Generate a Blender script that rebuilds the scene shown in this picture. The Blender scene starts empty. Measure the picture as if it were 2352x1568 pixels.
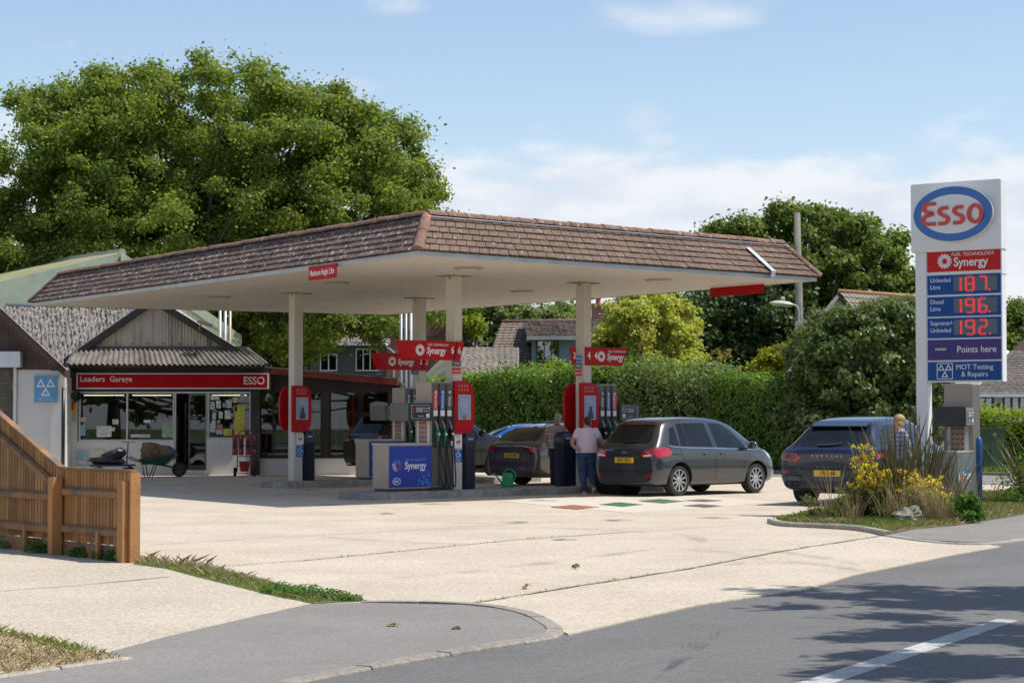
import bpy, bmesh, math, random
import numpy as np
from mathutils import Vector, Matrix
from mathutils.bvhtree import BVHTree
from mathutils import geometry as mgeo

SC = bpy.context.scene
COL = SC.collection
R = math.radians
# ---------------------------------------------------------------- camera
FPX, CAMZ = 4650.0, 1.6
PITCH = math.atan(176.0 / FPX)
cam = bpy.data.cameras.new('camera')
cam.sensor_width = 36.0
cam.lens = 36.0 * FPX / 2352.0
cam.clip_start, cam.clip_end = 0.1, 3000
cam_o = bpy.data.objects.new('camera', cam)
cam_o.location = (0, 0, CAMZ)
cam_o.rotation_euler = (math.pi / 2 + PITCH, 0, 0)
COL.objects.link(cam_o)
SC.camera = cam_o
# ---------------------------------------------------------------- sun and sky
SUN_DIR = Vector((0.53, -0.075, 1.0)).normalized()      # towards the sun
sun = bpy.data.lights.new('sun', 'SUN')
sun.energy = 4.8
sun.angle = R(0.53)
sun.color = (1.0, 0.955, 0.88)
sun_o = bpy.data.objects.new('sun', sun)
sun_o.rotation_euler = SUN_DIR.to_track_quat('Z', 'Y').to_euler()
sun_o.location = (40, 0, 60)
COL.objects.link(sun_o)
W = bpy.data.worlds.new('World')
SC.world = W
W.use_nodes = True
wn, wl = W.node_tree.nodes, W.node_tree.links
wn.clear()
wo = wn.new('ShaderNodeOutputWorld')
wb = wn.new('ShaderNodeBackground')
wb.inputs['Strength'].default_value = 0.15
sky = wn.new('ShaderNodeTexSky')
sky.sky_type = 'NISHITA'
sky.sun_disc = False
sky.sun_elevation = math.asin(SUN_DIR.z)
sky.sun_rotation = math.atan2(SUN_DIR.x, SUN_DIR.y)
sky.air_density = 1.0
sky.dust_density = 0.6
sky.ozone_density = 1.0
tc = wn.new('ShaderNodeTexCoord')
sep = wn.new('ShaderNodeSeparateXYZ')
wl.new(tc.outputs['Generated'], sep.inputs[0])
def wmath(op, a, b=None, clamp=False):
    n = wn.new('ShaderNodeMath'); n.operation = op; n.use_clamp = clamp
    for i, v in enumerate((a, b)):
        if v is None: continue
        if isinstance(v, (int, float)): n.inputs[i].default_value = v
        else: wl.new(v, n.inputs[i])
    return n.outputs[0]
def wramp(v, a, b):
    n = wn.new('ShaderNodeMapRange'); n.interpolation_type = 'SMOOTHSTEP'
    wl.new(v, n.inputs[0]); n.inputs[1].default_value = a; n.inputs[2].default_value = b
    return n.outputs[0]
zc = sep.outputs['Z']
mp = wn.new('ShaderNodeMapping')
mp.inputs['Scale'].default_value = (1.0, 1.0, 2.6)
mp.inputs['Location'].default_value = (0.33, 0.1, 0.0)
wl.new(tc.outputs['Generated'], mp.inputs[0])
nz = wn.new('ShaderNodeTexNoise')
nz.inputs['Scale'].default_value = 5.5; nz.inputs['Detail'].default_value = 9
nz.inputs['Roughness'].default_value = 0.62
wl.new(mp.outputs[0], nz.inputs['Vector'])
nz2 = wn.new('ShaderNodeTexNoise')
nz2.inputs['Scale'].default_value = 22; nz2.inputs['Detail'].default_value = 6
wl.new(mp.outputs[0], nz2.inputs['Vector'])
# a bank of bright cloud low over the horizon, thin broken cloud higher up
bank = wmath('SUBTRACT', 1.0, wramp(zc, 0.085, 0.155))
nn = wmath('MULTIPLY_ADD', nz.outputs[0], 1.0); nn.node.inputs[2].default_value = 0.0
lowc = wramp(wmath('ADD', wmath('ADD', wmath('MULTIPLY', nz.outputs[0], .62), wmath('MULTIPLY', nz2.outputs[0], .38)), wmath('MULTIPLY', bank, 0.46)), 0.58, 0.82)
wisp = wmath('MULTIPLY', wramp(wmath('ADD', wmath('MULTIPLY', nz.outputs[0], 0.8), wmath('MULTIPLY', nz2.outputs[0], 0.25)), 0.60, 0.80), 0.65)
def puff(px, py, sx, sy, amt):
    vx = (px - 1176) / FPX; vz = (784 - py) / FPX + math.tan(PITCH)
    d = Vector((vx, 1, vz)).normalized()
    a = wmath('DIVIDE', wmath('SUBTRACT', sep.outputs['X'], d.x), sx)
    b = wmath('DIVIDE', wmath('SUBTRACT', sep.outputs['Z'], d.z), sy)
    r = wmath('ADD', wmath('MULTIPLY', a, a), wmath('MULTIPLY', b, b))
    r = wmath('SUBTRACT', r, wmath('MULTIPLY', wmath('SUBTRACT', nz2.outputs[0], 0.5), 3.0))
    return wmath('MULTIPLY', wmath('SUBTRACT', 1.0, wramp(r, -0.2, 1.3)), wmath('MULTIPLY', wramp(sep.outputs['Y'], 0.1, 0.2), amt))
cl = wmath('MAXIMUM', lowc, wisp)
for a in ((1475, 270, .016, .009, .62), (1500, 320, .013, .006, .4), (1560, 20, .050, .010, .6), (10, 300, .018, .012, .5), (800, 195, .02, .006, .25)):
    cl = wmath('MAXIMUM', cl, puff(*a))
mx = wn.new('ShaderNodeMixRGB')
wl.new(wmath('MULTIPLY', cl, 0.93, True), mx.inputs[0])
hs = wn.new('ShaderNodeMixRGB'); hs.blend_type = 'MULTIPLY'; hs.inputs[0].default_value = 1.0
wl.new(sky.outputs[0], hs.inputs[1]); hs.inputs[2].default_value = (1.13, 1.08, 1.07, 1)
wl.new(hs.outputs[0], mx.inputs[1])
cc = wn.new('ShaderNodeMixRGB'); wl.new(wramp(nz2.outputs[0], .35, .65), cc.inputs[0]); cc.inputs[1].default_value = (5.0, 5.35, 6.0, 1); cc.inputs[2].default_value = (6.0, 6.2, 6.5, 1)
wl.new(cc.outputs[0], mx.inputs[2])
wl.new(mx.outputs[0], wb.inputs[0])
wl.new(wb.outputs[0], wo.inputs[0])
SC.view_settings.view_transform = 'Standard'
SC.view_settings.look = 'None'
SC.view_settings.exposure = 0.0
SC.view_settings.gamma = 1.0
SC.cycles.max_bounces = 6
SC.cycles.transparent_max_bounces = 12

# ---------------------------------------------------------------- geometry of the view, used only to measure the place
def ray(px, py):
    vx = (px - 1176) / FPX; vz = (784 - py) / FPX
    c, s = math.cos(PITCH), math.sin(PITCH)
    return Vector((vx, c - s * vz, s + c * vz))
def at(px, py, D):
    r = ray(px, py); return r * (D / r.y) + Vector((0, 0, CAMZ))
def G(px, py, z=0.0):
    r = ray(px, py); return r * ((z - CAMZ) / r.z) + Vector((0, 0, CAMZ))

# ---------------------------------------------------------------- materials
MATS = {}
def new_mat(name):
    m = bpy.data.materials.new(name); m.use_nodes = True
    return m, m.node_tree.nodes, m.node_tree.links, m.node_tree.nodes['Principled BSDF']
def c4(c): return (c[0], c[1], c[2], 1)
def mat(name, c, rough=0.6, metal=0.0, var=0.12, vs=3.0, bump=0.0, bs=40.0, coat=0.0, spec=0.5, emit=0, c2=None, c2s=2.0, c2t=(0.5, 0.65), streak=None):
    """plain surface with soft procedural variation; optional second colour in patches (dirt, lichen, wear)"""
    if name in MATS: return MATS[name]
    m, n, l, p = new_mat(name)
    t = n.new('ShaderNodeTexCoord')
    vec = t.outputs['Object']
    nz = n.new('ShaderNodeTexNoise'); nz.inputs['Scale'].default_value = vs; nz.inputs['Detail'].default_value = 7
    l.new(vec, nz.inputs['Vector'])
    r = n.new('ShaderNodeMixRGB'); r.inputs[1].default_value = c4([x * (1 - var) for x in c]); r.inputs[2].default_value = c4([min(1, x * (1 + var)) for x in c])
    mr = n.new('ShaderNodeMapRange'); mr.inputs[1].default_value = .3; mr.inputs[2].default_value = .7
    l.new(nz.outputs[0], mr.inputs[0]); l.new(mr.outputs[0], r.inputs[0])
    out = r.outputs[0]
    if c2:
        n2 = n.new('ShaderNodeTexNoise'); n2.inputs['Scale'].default_value = c2s; n2.inputs['Detail'].default_value = 8; n2.inputs['Roughness'].default_value = .65
        if streak:
            mpp = n.new('ShaderNodeMapping'); mpp.inputs['Scale'].default_value = streak; l.new(vec, mpp.inputs[0]); l.new(mpp.outputs[0], n2.inputs['Vector'])
        else: l.new(vec, n2.inputs['Vector'])
        m2 = n.new('ShaderNodeMapRange'); m2.inputs[1].default_value = c2t[0]; m2.inputs[2].default_value = c2t[1]
        l.new(n2.outputs[0], m2.inputs[0])
        x = n.new('ShaderNodeMixRGB'); l.new(m2.outputs[0], x.inputs[0]); l.new(out, x.inputs[1]); x.inputs[2].default_value = c4(c2); out = x.outputs[0]
    l.new(out, p.inputs['Base Color'])
    p.inputs['Roughness'].default_value = rough; p.inputs['Metallic'].default_value = metal
    p.inputs['Specular IOR Level'].default_value = spec
    p.inputs['Coat Weight'].default_value = coat; p.inputs['Coat Roughness'].default_value = 0.04
    if emit:
        l.new(out, p.inputs['Emission Color']); p.inputs['Emission Strength'].default_value = emit
    if bump:
        nb = n.new('ShaderNodeTexNoise'); nb.inputs['Scale'].default_value = bs; nb.inputs['Detail'].default_value = 5
        l.new(vec, nb.inputs['Vector'])
        b = n.new('ShaderNodeBump'); b.inputs['Strength'].default_value = bump; b.inputs['Distance'].default_value = .02
        l.new(nb.outputs[0], b.inputs['Height']); l.new(b.outputs[0], p.inputs['Normal'])
    MATS[name] = m
    return m
def leaf_mat(name, dark, light, tint=None, trans=0.35, rough=0.5, k=1.55):
    if name in MATS: return MATS[name]
    dark, light = [tuple(x * k * w for x, w in zip(c, (1.0, .97, 1.0))) for c in (dark, light)]
    tint = tuple(x * k for x in tint) if tint else None
    m, n, l, p = new_mat(name)
    g = n.new('ShaderNodeNewGeometry')
    cr = n.new('ShaderNodeValToRGB'); e = cr.color_ramp.elements
    e[0].color = c4(dark); e[1].color = c4(light)
    if tint:
        k = cr.color_ramp.elements.new(0.93); k.color = c4(light); e[-1].color = c4(tint)
    l.new(g.outputs['Random Per Island'], cr.inputs[0])
    t = n.new('ShaderNodeTexCoord'); nz = n.new('ShaderNodeTexNoise'); nz.inputs['Scale'].default_value = .55; nz.inputs['Detail'].default_value = 3
    l.new(t.outputs['Object'], nz.inputs['Vector'])
    hv = n.new('ShaderNodeHueSaturation')
    mr = n.new('ShaderNodeMapRange'); mr.inputs[1].default_value = .35; mr.inputs[2].default_value = .65; mr.inputs[3].default_value = .485; mr.inputs[4].default_value = .515
    l.new(nz.outputs[0], mr.inputs[0]); l.new(mr.outputs[0], hv.inputs['Hue']); l.new(cr.outputs[0], hv.inputs['Color'])
    l.new(hv.outputs[0], p.inputs['Base Color']); p.inputs['Roughness'].default_value = rough
    p.inputs['Specular IOR Level'].default_value = .28
    tr = n.new('ShaderNodeBsdfTranslucent'); 
    tcg = n.new('ShaderNodeMixRGB'); tcg.blend_type = 'MULTIPLY'; tcg.inputs[0].default_value = 1; l.new(hv.outputs[0], tcg.inputs[1]); tcg.inputs[2].default_value = (1.5, 1.7, .6, 1)
    l.new(tcg.outputs[0], tr.inputs[0])
    mxs = n.new('ShaderNodeMixShader'); mxs.inputs[0].default_value = trans
    l.new(p.outputs[0], mxs.inputs[1]); l.new(tr.outputs[0], mxs.inputs[2])
    l.new(mxs.outputs[0], n['Material Output'].inputs[0])
    MATS[name] = m
    return m
def glass_mat(name, tint=(.6, .68, .68), dark=.25, rough=.01):
    """window pane: clear enough to see through, reflecting its surroundings"""
    m, n, l, p = new_mat(name)
    tr = n.new('ShaderNodeBsdfTransparent'); tr.inputs[0].default_value = c4(tint)
    gl = n.new('ShaderNodeBsdfGlossy'); gl.inputs['Roughness'].default_value = rough; gl.inputs[0].default_value = (1, 1, 1, 1)
    fr = n.new('ShaderNodeFresnel'); fr.inputs[0].default_value = 1.5
    ad = n.new('ShaderNodeMath'); ad.operation = 'ADD'; ad.inputs[1].default_value = dark; l.new(fr.outputs[0], ad.inputs[0])
    mxs = n.new('ShaderNodeMixShader'); l.new(ad.outputs[0], mxs.inputs[0]); l.new(tr.outputs[0], mxs.inputs[1]); l.new(gl.outputs[0], mxs.inputs[2])
    l.new(mxs.outputs[0], n['Material Output'].inputs[0])
    MATS[name] = m
    return m

# ---------------------------------------------------------------- mesh collecting
class MB:
    def __init__(s): s.v = []; s.f = []; s.m = []
    def add(s, vs, fs, mi=0):
        o = len(s.v); s.v += [tuple(v) for v in vs]
        s.f += [tuple(i + o for i in f) for f in fs]; s.m += [mi] * len(fs); return s
    def box(s, c, d, rz=0, mi=0, M=None, taper=1.0):
        x, y, z = [k / 2 for k in d]
        vs = [Vector((a * x * (taper if k > 0 else 1), b * y * (taper if k > 0 else 1), k * z)) for k in (-1, 1) for b in (-1, 1) for a in (-1, 1)]
        Mx = (M if M is not None else Matrix.Rotation(rz, 4, 'Z'))
        vs = [Mx @ v + Vector(c) for v in vs]
        return s.add(vs, [(0, 2, 3, 1), (4, 5, 7, 6), (0, 1, 5, 4), (2, 6, 7, 3), (1, 3, 7, 5), (0, 4, 6, 2)], mi)
    def b2(s, lo, hi, mi=0):
        return s.box([(a + b) / 2 for a, b in zip(lo, hi)], [abs(b - a) for a, b in zip(lo, hi)], 0, mi)
    def prism(s, poly, z0, z1, mi=0, axis='Z'):
        n = len(poly)
        def P(a, b, h):
            return (a, b, h) if axis == 'Z' else ((a, h, b) if axis == 'Y' else (h, a, b))
        vs = [P(a, b, z0) for a, b in poly] + [P(a, b, z1) for a, b in poly]
        fs = [tuple(range(n))[::-1], tuple(range(n, 2 * n))] + [(i, (i + 1) % n, n + (i + 1) % n, n + i) for i in range(n)]
        return s.add(vs, fs, mi)
    def tube(s, pts, r, n=8, mi=0, cap=True):
        pts = [Vector(p) for p in pts]; rs = r if isinstance(r, (list, tuple)) else [r] * len(pts)
        rings = []; up = None
        for i, p in enumerate(pts):
            d = (pts[min(i + 1, len(pts) - 1)] - pts[max(i - 1, 0)]).normalized()
            if up is None:
                up = Vector((0, 0, 1)) if abs(d.z) < .9 else Vector((1, 0, 0))
            a = d.cross(up).normalized(); b = a.cross(d).normalized(); up = b
            rings.append([p + (a * math.cos(2 * math.pi * k / n) + b * math.sin(2 * math.pi * k / n)) * rs[i] for k in range(n)])
        vs = [q for rg in rings for q in rg]
        fs = [(i * n + k, i * n + (k + 1) % n, (i + 1) * n + (k + 1) % n, (i + 1) * n + k) for i in range(len(pts) - 1) for k in range(n)]
        if cap: fs += [tuple(range(n))[::-1], tuple(range((len(pts) - 1) * n, len(pts) * n))]
        return s.add(vs, fs, mi)
    def lathe(s, prof, c=(0, 0, 0), n=24, mi=0, M=None, closed=False):
        c = Vector(c); vs = []; m_ = len(prof)
        for k in range(n):
            a = 2 * math.pi * k / n
            for (r, z) in prof:
                v = Vector((r * math.cos(a), r * math.sin(a), z))
                vs.append((M @ v if M is not None else v) + c)
        fs = []
        for k in range(n):
            k2 = (k + 1) % n
            for j in range(m_ if closed else m_ - 1):
                j2 = (j + 1) % m_
                fs.append((k * m_ + j, k2 * m_ + j, k2 * m_ + j2, k * m_ + j2))
        return s.add(vs, fs, mi)
    def sph(s, c, r, n=10, mi=0, sc=(1, 1, 1)):
        prof = [(max(1e-4, math.sin(math.pi * i / n)) * r, -math.cos(math.pi * i / n) * r) for i in range(n + 1)]
        return s.lathe(prof, c, n + 2, mi, Matrix.Diagonal((sc[0], sc[1], sc[2], 1)))
    def build(s, name, mats, parent=None, smooth=False, auto=None, bevel=0):
        me = bpy.data.meshes.new(name); me.from_pydata(s.v, [], s.f)
        if not isinstance(mats, (list, tuple)): mats = [mats]
        for m in mats: me.materials.append(m)
        if len(mats) > 1: me.polygons.foreach_set('material_index', s.m)
        me.update()
        bm = bmesh.new(); bm.from_mesh(me); bmesh.ops.recalc_face_normals(bm, faces=bm.faces[:])
        if bevel: bmesh.ops.bevel(bm, geom=bm.edges[:], offset=bevel, segments=2, affect='EDGES', clamp_overlap=True)
        bm.to_mesh(me); bm.free()
        if smooth: me.polygons.foreach_set('use_smooth', [True] * len(me.polygons))
        if auto is not None:
            me.polygons.foreach_set('use_smooth', [True] * len(me.polygons)); me.set_sharp_from_angle(angle=R(auto))
        return link(name, me, parent)
def link(name, me, parent=None):
    o = bpy.data.objects.new(name, me); COL.objects.link(o)
    if parent is not None: o.parent = parent
    return o
def tag(o, label=None, cat=None, group=None, kind=None):
    for k, v in (('label', label), ('category', cat), ('group', group), ('kind', kind)):
        if v: o[k] = v
    return o
def thing(name, label, cat, loc=(0, 0, 0), rz=0, group=None):
    o = bpy.data.objects.new(name, None); COL.objects.link(o)
    o.location = loc; o.rotation_euler = (0, 0, rz); o.empty_display_size = .2
    return tag(o, label, cat, group)
def kids(o): return [c for c in COL.objects if c.parent == o]
def dup(root, loc, rz, label, group=None):
    def cp(o, par):
        c = o.copy(); COL.objects.link(c)
        if par is not None: c.parent = par
        for k in kids_map.get(o.name, []): cp(k, c)
        return c
    kids_map = {}
    for o in list(COL.objects):
        if o.parent: kids_map.setdefault(o.parent.name, []).append(o)
    r = cp(root, None); r.location = loc; r.rotation_euler = (0, 0, rz)
    r['label'] = label
    if group: r['group'] = group
    return r
def text(s, size, m, parent, loc, rot=(math.pi / 2, 0, 0), name='lettering', ax='CENTER', bold=0.0, ext=.0015, sx=1.0, shear=0.0, sp=1.0, lab=None):
    cu = bpy.data.curves.new('t', 'FONT'); cu.body = s; cu.size = size; cu.align_x = ax; cu.align_y = 'CENTER'
    cu.extrude = ext; cu.offset = bold * size; cu.shear = shear; cu.space_character = sp; cu.resolution_u = 4
    t = bpy.data.objects.new('t', cu)
    me = bpy.data.meshes.new_from_object(t)
    bpy.data.objects.remove(t); bpy.data.curves.remove(cu)
    me.name = name
    me.transform(Matrix.Diagonal((sx, 1, 1, 1)))
    me.materials.clear(); me.materials.append(m)
    o = link(name, me, parent); o.location = loc; o.rotation_euler = rot
    if lab: o['label'] = lab
    return o
def fpoly(name, pts, z, m, parent=None, kind='structure', skirt=.04):
    """flat sheet from ground outline points"""
    pts = [Vector((p[0], p[1])) for p in pts]
    tri = mgeo.tessellate_polygon([[Vector((p.x, p.y, 0)) for p in pts]])
    me = bpy.data.meshes.new(name)
    fs = []
    for t in tri:
        a, b, c = [pts[i] for i in t]
        fs.append(t if (b - a).cross(c - a) > 0 else tuple(reversed(t)))
    n_ = len(pts)
    if skirt:
        area = sum(pts[i].x * pts[(i + 1) % n_].y - pts[(i + 1) % n_].x * pts[i].y for i in range(n_))
        for i in range(n_):
            j = (i + 1) % n_; q = (i, n_ + i, n_ + j, j); fs.append(q if area > 0 else q[::-1])
    me.from_pydata([(p.x, p.y, z) for p in pts] + ([(p.x, p.y, z - skirt) for p in pts] if skirt else []), [], fs); me.materials.append(m); me.update()
    o = link(name, me, parent)
    if kind: o['kind'] = kind
    return o
def smooth_path(pts, k=5):
    """Catmull-Rom through points"""
    P = [Vector(p) for p in pts]; out = []
    for i in range(len(P) - 1):
        a = P[max(i - 1, 0)]; b = P[i]; c = P[i + 1]; d = P[min(i + 2, len(P) - 1)]
        for j in range(k):
            t = j / k
            out.append(.5 * ((2 * b) + (c - a) * t + (2 * a - 5 * b + 4 * c - d) * t * t + (3 * b - a - 3 * c + d) * t ** 3))
    out.append(P[-1]); return out
# ---------------------------------------------------------------- leaves
def quads_mesh(name, V, m, parent=None, smooth=False):
    """V: (N,4,3) array of quads"""
    N = V.shape[0]
    me = bpy.data.meshes.new(name)
    me.vertices.add(4 * N); me.vertices.foreach_set('co', V.reshape(-1).astype(np.float32))
    me.loops.add(4 * N); me.loops.foreach_set('vertex_index', np.arange(4 * N, dtype=np.int32))
    me.polygons.add(N); me.polygons.foreach_set('loop_start', np.arange(0, 4 * N, 4, dtype=np.int32))
    me.update(calc_edges=True); me.materials.append(m)
    return link(name, me, parent)
def unit(a): return a / (np.linalg.norm(a, axis=1, keepdims=True) + 1e-9)
def leaves(name, P, Nrm, size, m, parent=None, rng=None, jit=.8, asp=.62):
    """one kite-shaped leaf (or leaf cluster) at every point"""
    rng = rng or np.random.default_rng(1)
    n = unit(Nrm + rng.normal(0, jit, P.shape))
    t = unit(np.cross(n, rng.normal(0, 1, P.shape))); b = np.cross(n, t)
    s = (size * rng.uniform(.6, 1.35, (len(P), 1)))
    w = s * asp
    V = np.stack([P - t * s * .5, P + b * w * .5 + t * s * .1 + n * s * .08, P + t * s * .5, P - b * w * .5 + t * s * .1 + n * s * .08], 1)
    return quads_mesh(name, V, m, parent)
def clump_points(cs, rs, per, rng, flat=.65, up=.5):
    """leaf positions and normals round clump centres"""
    n = (np.maximum(1, per * (rs / rs.mean()) ** 2)).astype(int)
    idx = np.repeat(np.arange(len(cs)), n)
    K = 9                                                       # sprays of leaves within every clump
    sub = unit(rng.normal(0, 1, (len(cs), K, 3))) * (rng.uniform(.12, 1.12, (len(cs), K, 1)) ** .6)
    j = rng.integers(0, K, len(idx)); so = sub[idx, j]
    loc = rng.normal(0, 1, (len(idx), 3)); loc *= (.20 + .10 * rng.uniform(0, 1, (len(idx), 1)))
    off = (so + loc) * np.array([1, 1, flat])
    P = cs[idx] + off * rs[idx][:, None]
    N = unit(so * .8 + loc * 1.2) + np.array([0, 0, up])
    return P, N
# ================================================================ THE GROUND
def ground_mat(name, ca, cb, grit=220, gs=.5, bump=.25, rough=.9, stains=None, stain_t=(.55, .75), ss=.35, dots=None):
    m, n, l, p = new_mat(name)
    t = n.new('ShaderNodeTexCoord'); vec = t.outputs['Object']
    def noise(s, d=5, r=.6):
        x = n.new('ShaderNodeTexNoise'); x.inputs['Scale'].default_value = s; x.inputs['Detail'].default_value = d; x.inputs['Roughness'].default_value = r
        l.new(vec, x.inputs['Vector']); return x.outputs[0]
    def rng_(v, a, b, c=0, d=1):
        x = n.new('ShaderNodeMapRange'); l.new(v, x.inputs[0]); x.inputs[1].default_value = a; x.inputs[2].default_value = b; x.inputs[3].default_value = c; x.inputs[4].default_value = d; return x.outputs[0]
    def mixc(f, a, b, bt='MIX'):
        x = n.new('ShaderNodeMixRGB'); x.blend_type = bt
        if isinstance(f, (int, float)): x.inputs[0].default_value = f
        else: l.new(f, x.inputs[0])
        for i, k in ((1, a), (2, b)):
            if isinstance(k, tuple): x.inputs[i].default_value = c4(k)
            else: l.new(k, x.inputs[i])
        return x.outputs[0]
    base = mixc(rng_(noise(.6, 8), .35, .65), ca, cb)
    vo = n.new('ShaderNodeTexVoronoi'); vo.inputs['Scale'].default_value = grit / 6; l.new(vec, vo.inputs['Vector'])
    hv = n.new('ShaderNodeRGBToBW'); l.new(vo.outputs['Color'], hv.inputs[0])
    g = rng_(hv.outputs[0], 0.1, .9, 1 - gs * .5, 1 + gs * .5)
    g2 = rng_(noise(grit / 14, 3), .3, .7, 1 - gs * .35, 1 + gs * .35)
    mm = n.new('ShaderNodeMath'); mm.operation = 'MULTIPLY'; l.new(g, mm.inputs[0]); l.new(g2, mm.inputs[1])
    col = n.new('ShaderNodeVectorMath'); col.operation = 'SCALE'; l.new(base, col.inputs[0]); l.new(mm.outputs[0], col.inputs['Scale'])
    out = col.outputs[0]
    if stains:
        out = mixc(rng_(noise(ss, 9, .7), stain_t[0], stain_t[1], 0, .75), out, stains)
    if stains:
        out = mixc(rng_(noise(2.6, 9, .75), .55, .80, 0, .45), out, tuple(x * .8 for x in stains))
    if dots:
        v2 = n.new('ShaderNodeTexVoronoi'); v2.inputs['Scale'].default_value = 9; l.new(vec, v2.inputs['Vector'])
        out = mixc(rng_(v2.outputs['Distance'], .05, .09, .8, 0), out, dots)
    l.new(out, p.inputs['Base Color']); p.inputs['Roughness'].default_value = rough
    b = n.new('ShaderNodeBump'); b.inputs['Strength'].default_value = bump; b.inputs['Distance'].default_value = .01
    l.new(hv.outputs[0], b.inputs['Height']); l.new(b.outputs[0], p.inputs['Normal'])
    return m
M_conc = ground_mat('forecourt_concrete', (.475, .40, .30), (.555, .475, .365), grit=300, gs=.42, stains=(.42, .35, .26), stain_t=(.56, .80), ss=.5)
M_drive = ground_mat('drive_concrete', (.445, .38, .29), (.525, .455, .355), grit=330, gs=.5, stains=(.36, .32, .25), stain_t=(.54, .78), ss=1.2)
M_road = ground_mat('road_asphalt', (.130, .126, .119), (.163, .157, .147), grit=330, gs=.35, stains=(.10, .10, .10), stain_t=(.5, .8), ss=.3)
M_pave = ground_mat('pavement_asphalt', (.215, .200, .178), (.240, .223, .199), grit=420, gs=.32, stains=(.17, .16, .145), stain_t=(.5, .8), ss=.8)
M_kerb = ground_mat('kerb_concrete', (.30, .265, .225), (.38, .34, .29), grit=200, gs=.4)
M_soil = ground_mat('soil', (.10, .08, .05), (.16, .13, .07), grit=120, gs=.8)
M_grassbase = ground_mat('grass_base', (.05, .09, .02), (.12, .14, .04), grit=150, gs=.9)
M_dry = ground_mat('dry_ground', (.30, .23, .12), (.42, .34, .2), grit=120, gs=.9, bump=.4)
M_paint = ground_mat('road_paint', (.40, .39, .365), (.50, .49, .455), grit=200, gs=.35, stains=(.33, .33, .32), stain_t=(.5, .75), ss=3)

fpoly('ground', [(-900, -200), (900, -200), (900, 1500), (-900, 1500)], -.12, M_grassbase)
# main road: kerbside edge, traced along the forecourt mouth
edge = [G(*p) for p in [(1306, 1455), (1400, 1434), (1493, 1412), (1597, 1389), (1727, 1369), (1857, 1350), (1961, 1319), (2065, 1298), (2169, 1277), (2299, 1254)]]
rd = Vector((.49, .87, 0)).normalized(); rn = Vector((rd.y, -rd.x, 0))
e0 = G(1290, 1450)
def rp(a, off): q = e0 + rd * a + rn * off; return (q.x, q.y)
fpoly('road', [rp(-60, -2.2), rp(-5, -2.2), rp(-5, 6.1), rp(-60, 6.1)][:0] or [rp(-60, -3.2), rp(200, -3.2), rp(200, 6.1), rp(-60, 6.1)], -.012, M_road)
# forecourt concrete sheet
fc = [(p.x, p.y) for p in edge] + [tuple(G(*p)[:2]) for p in [(2240, 1246), (2143, 1243), (2039, 1229)]]
fc += [tuple(G(2352, 1215)[:2]), tuple(G(2500, 1150)[:2]), tuple(G(2352, 1118)[:2])]
side_n = [Vector((7.3, 55.6)), Vector((-.55, .835))]
fc += [tuple(side_n[0] + side_n[1] * -8), tuple(side_n[0] + side_n[1] * 18), (-30, 72), (-30, 22), tuple(G(-200, 1262)[:2]), tuple(G(310, 1288)[:2]), tuple(G(480, 1303)[:2]), tuple(G(711, 1388)[:2])]
fc += [tuple(G(*p)[:2]) for p in [(829, 1383), (1064, 1388), (1159, 1397), (1221, 1411), (1275, 1440)]]
fpoly('forecourt', fc, 0, M_conc)
# concrete drive at lower left
fpoly('driveway', [tuple(G(*p)[:2]) for p in [(-700, 1270), (0, 1272), (310, 1291), (500, 1310), (711, 1388), (560, 1422), (392, 1461), (235, 1503), (174, 1490), (0, 1450), (-700, 1300)]], .004, M_drive)
# asphalt pavement with kerb
pav = [(711, 1388), (829, 1385), (1064, 1390), (1152, 1399), (1210, 1413), (1245, 1435), (1258, 1450), (1235, 1461), (1160, 1474), (890, 1517), (660, 1560)]
pts = [G(*p) for p in pav]
pe = pts[-1] + (pts[-1] - pts[-2]).normalized() * 12
lo = [G(*p) for p in [(392, 1461), (560, 1422)]]
fpoly('pavement', [tuple(p[:2]) for p in pts] + [(pe.x, pe.y), (pe.x - 14, pe.y - 4), (-16, 9.5)] + [tuple(G(*p)[:2]) for p in [(0, 1557), (308, 1515), (235, 1503)]] + [tuple(p[:2]) for p in lo], .008, M_pave)
def kerb(name, path, w=.125, h0=-.05, h1=.03, m=None, seg=.9):
    """a run of kerb stones with open joints"""
    P = [Vector((p[0], p[1], 0)) for p in path]; b = MB()
    rng = random.Random(7)
    L = [0]
    for i in range(1, len(P)): L.append(L[-1] + (P[i] - P[i - 1]).length)
    def ev(s):
        s = max(0, min(L[-1], s))
        for i in range(1, len(P)):
            if s <= L[i] + 1e-9:
                t = (s - L[i - 1]) / max(1e-6, L[i] - L[i - 1]); q = P[i - 1].lerp(P[i], t); d = (P[i] - P[i - 1]).normalized(); return q, d
    s = 0
    while s < L[-1] - .05:
        e = min(L[-1], s + seg); k = max(2, int((e - s) / .15)); dz = rng.uniform(-.004, .004)
        ra = []; 
        for j in range(k + 1):
            q, d = ev(s + .006 + (e - s - .012) * j / k); nn = Vector((-d.y, d.x, 0))
            ra.append([q + nn * w / 2 + Vector((0, 0, h0)), q + nn * w / 2 + Vector((0, 0, h1 + dz)), q - nn * (w / 2 - .012) + Vector((0, 0, h1 + dz)), q - nn * w / 2 + Vector((0, 0, h1 - .015 + dz)), q - nn * w / 2 + Vector((0, 0, h0))])
        vs = [v for r in ra for v in r]; n_ = 5
        fs = [(j * n_ + i, j * n_ + i + 1, (j + 1) * n_ + i + 1, (j + 1) * n_ + i) for j in range(k) for i in range(n_ - 1)]
        fs += [tuple(range(n_)), tuple(range(k * n_, k * n_ + n_))[::-1]]
        b.add(vs, fs); s = e
    o = b.build(name, m or M_kerb); o['kind'] = 'structure'; return o
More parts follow.
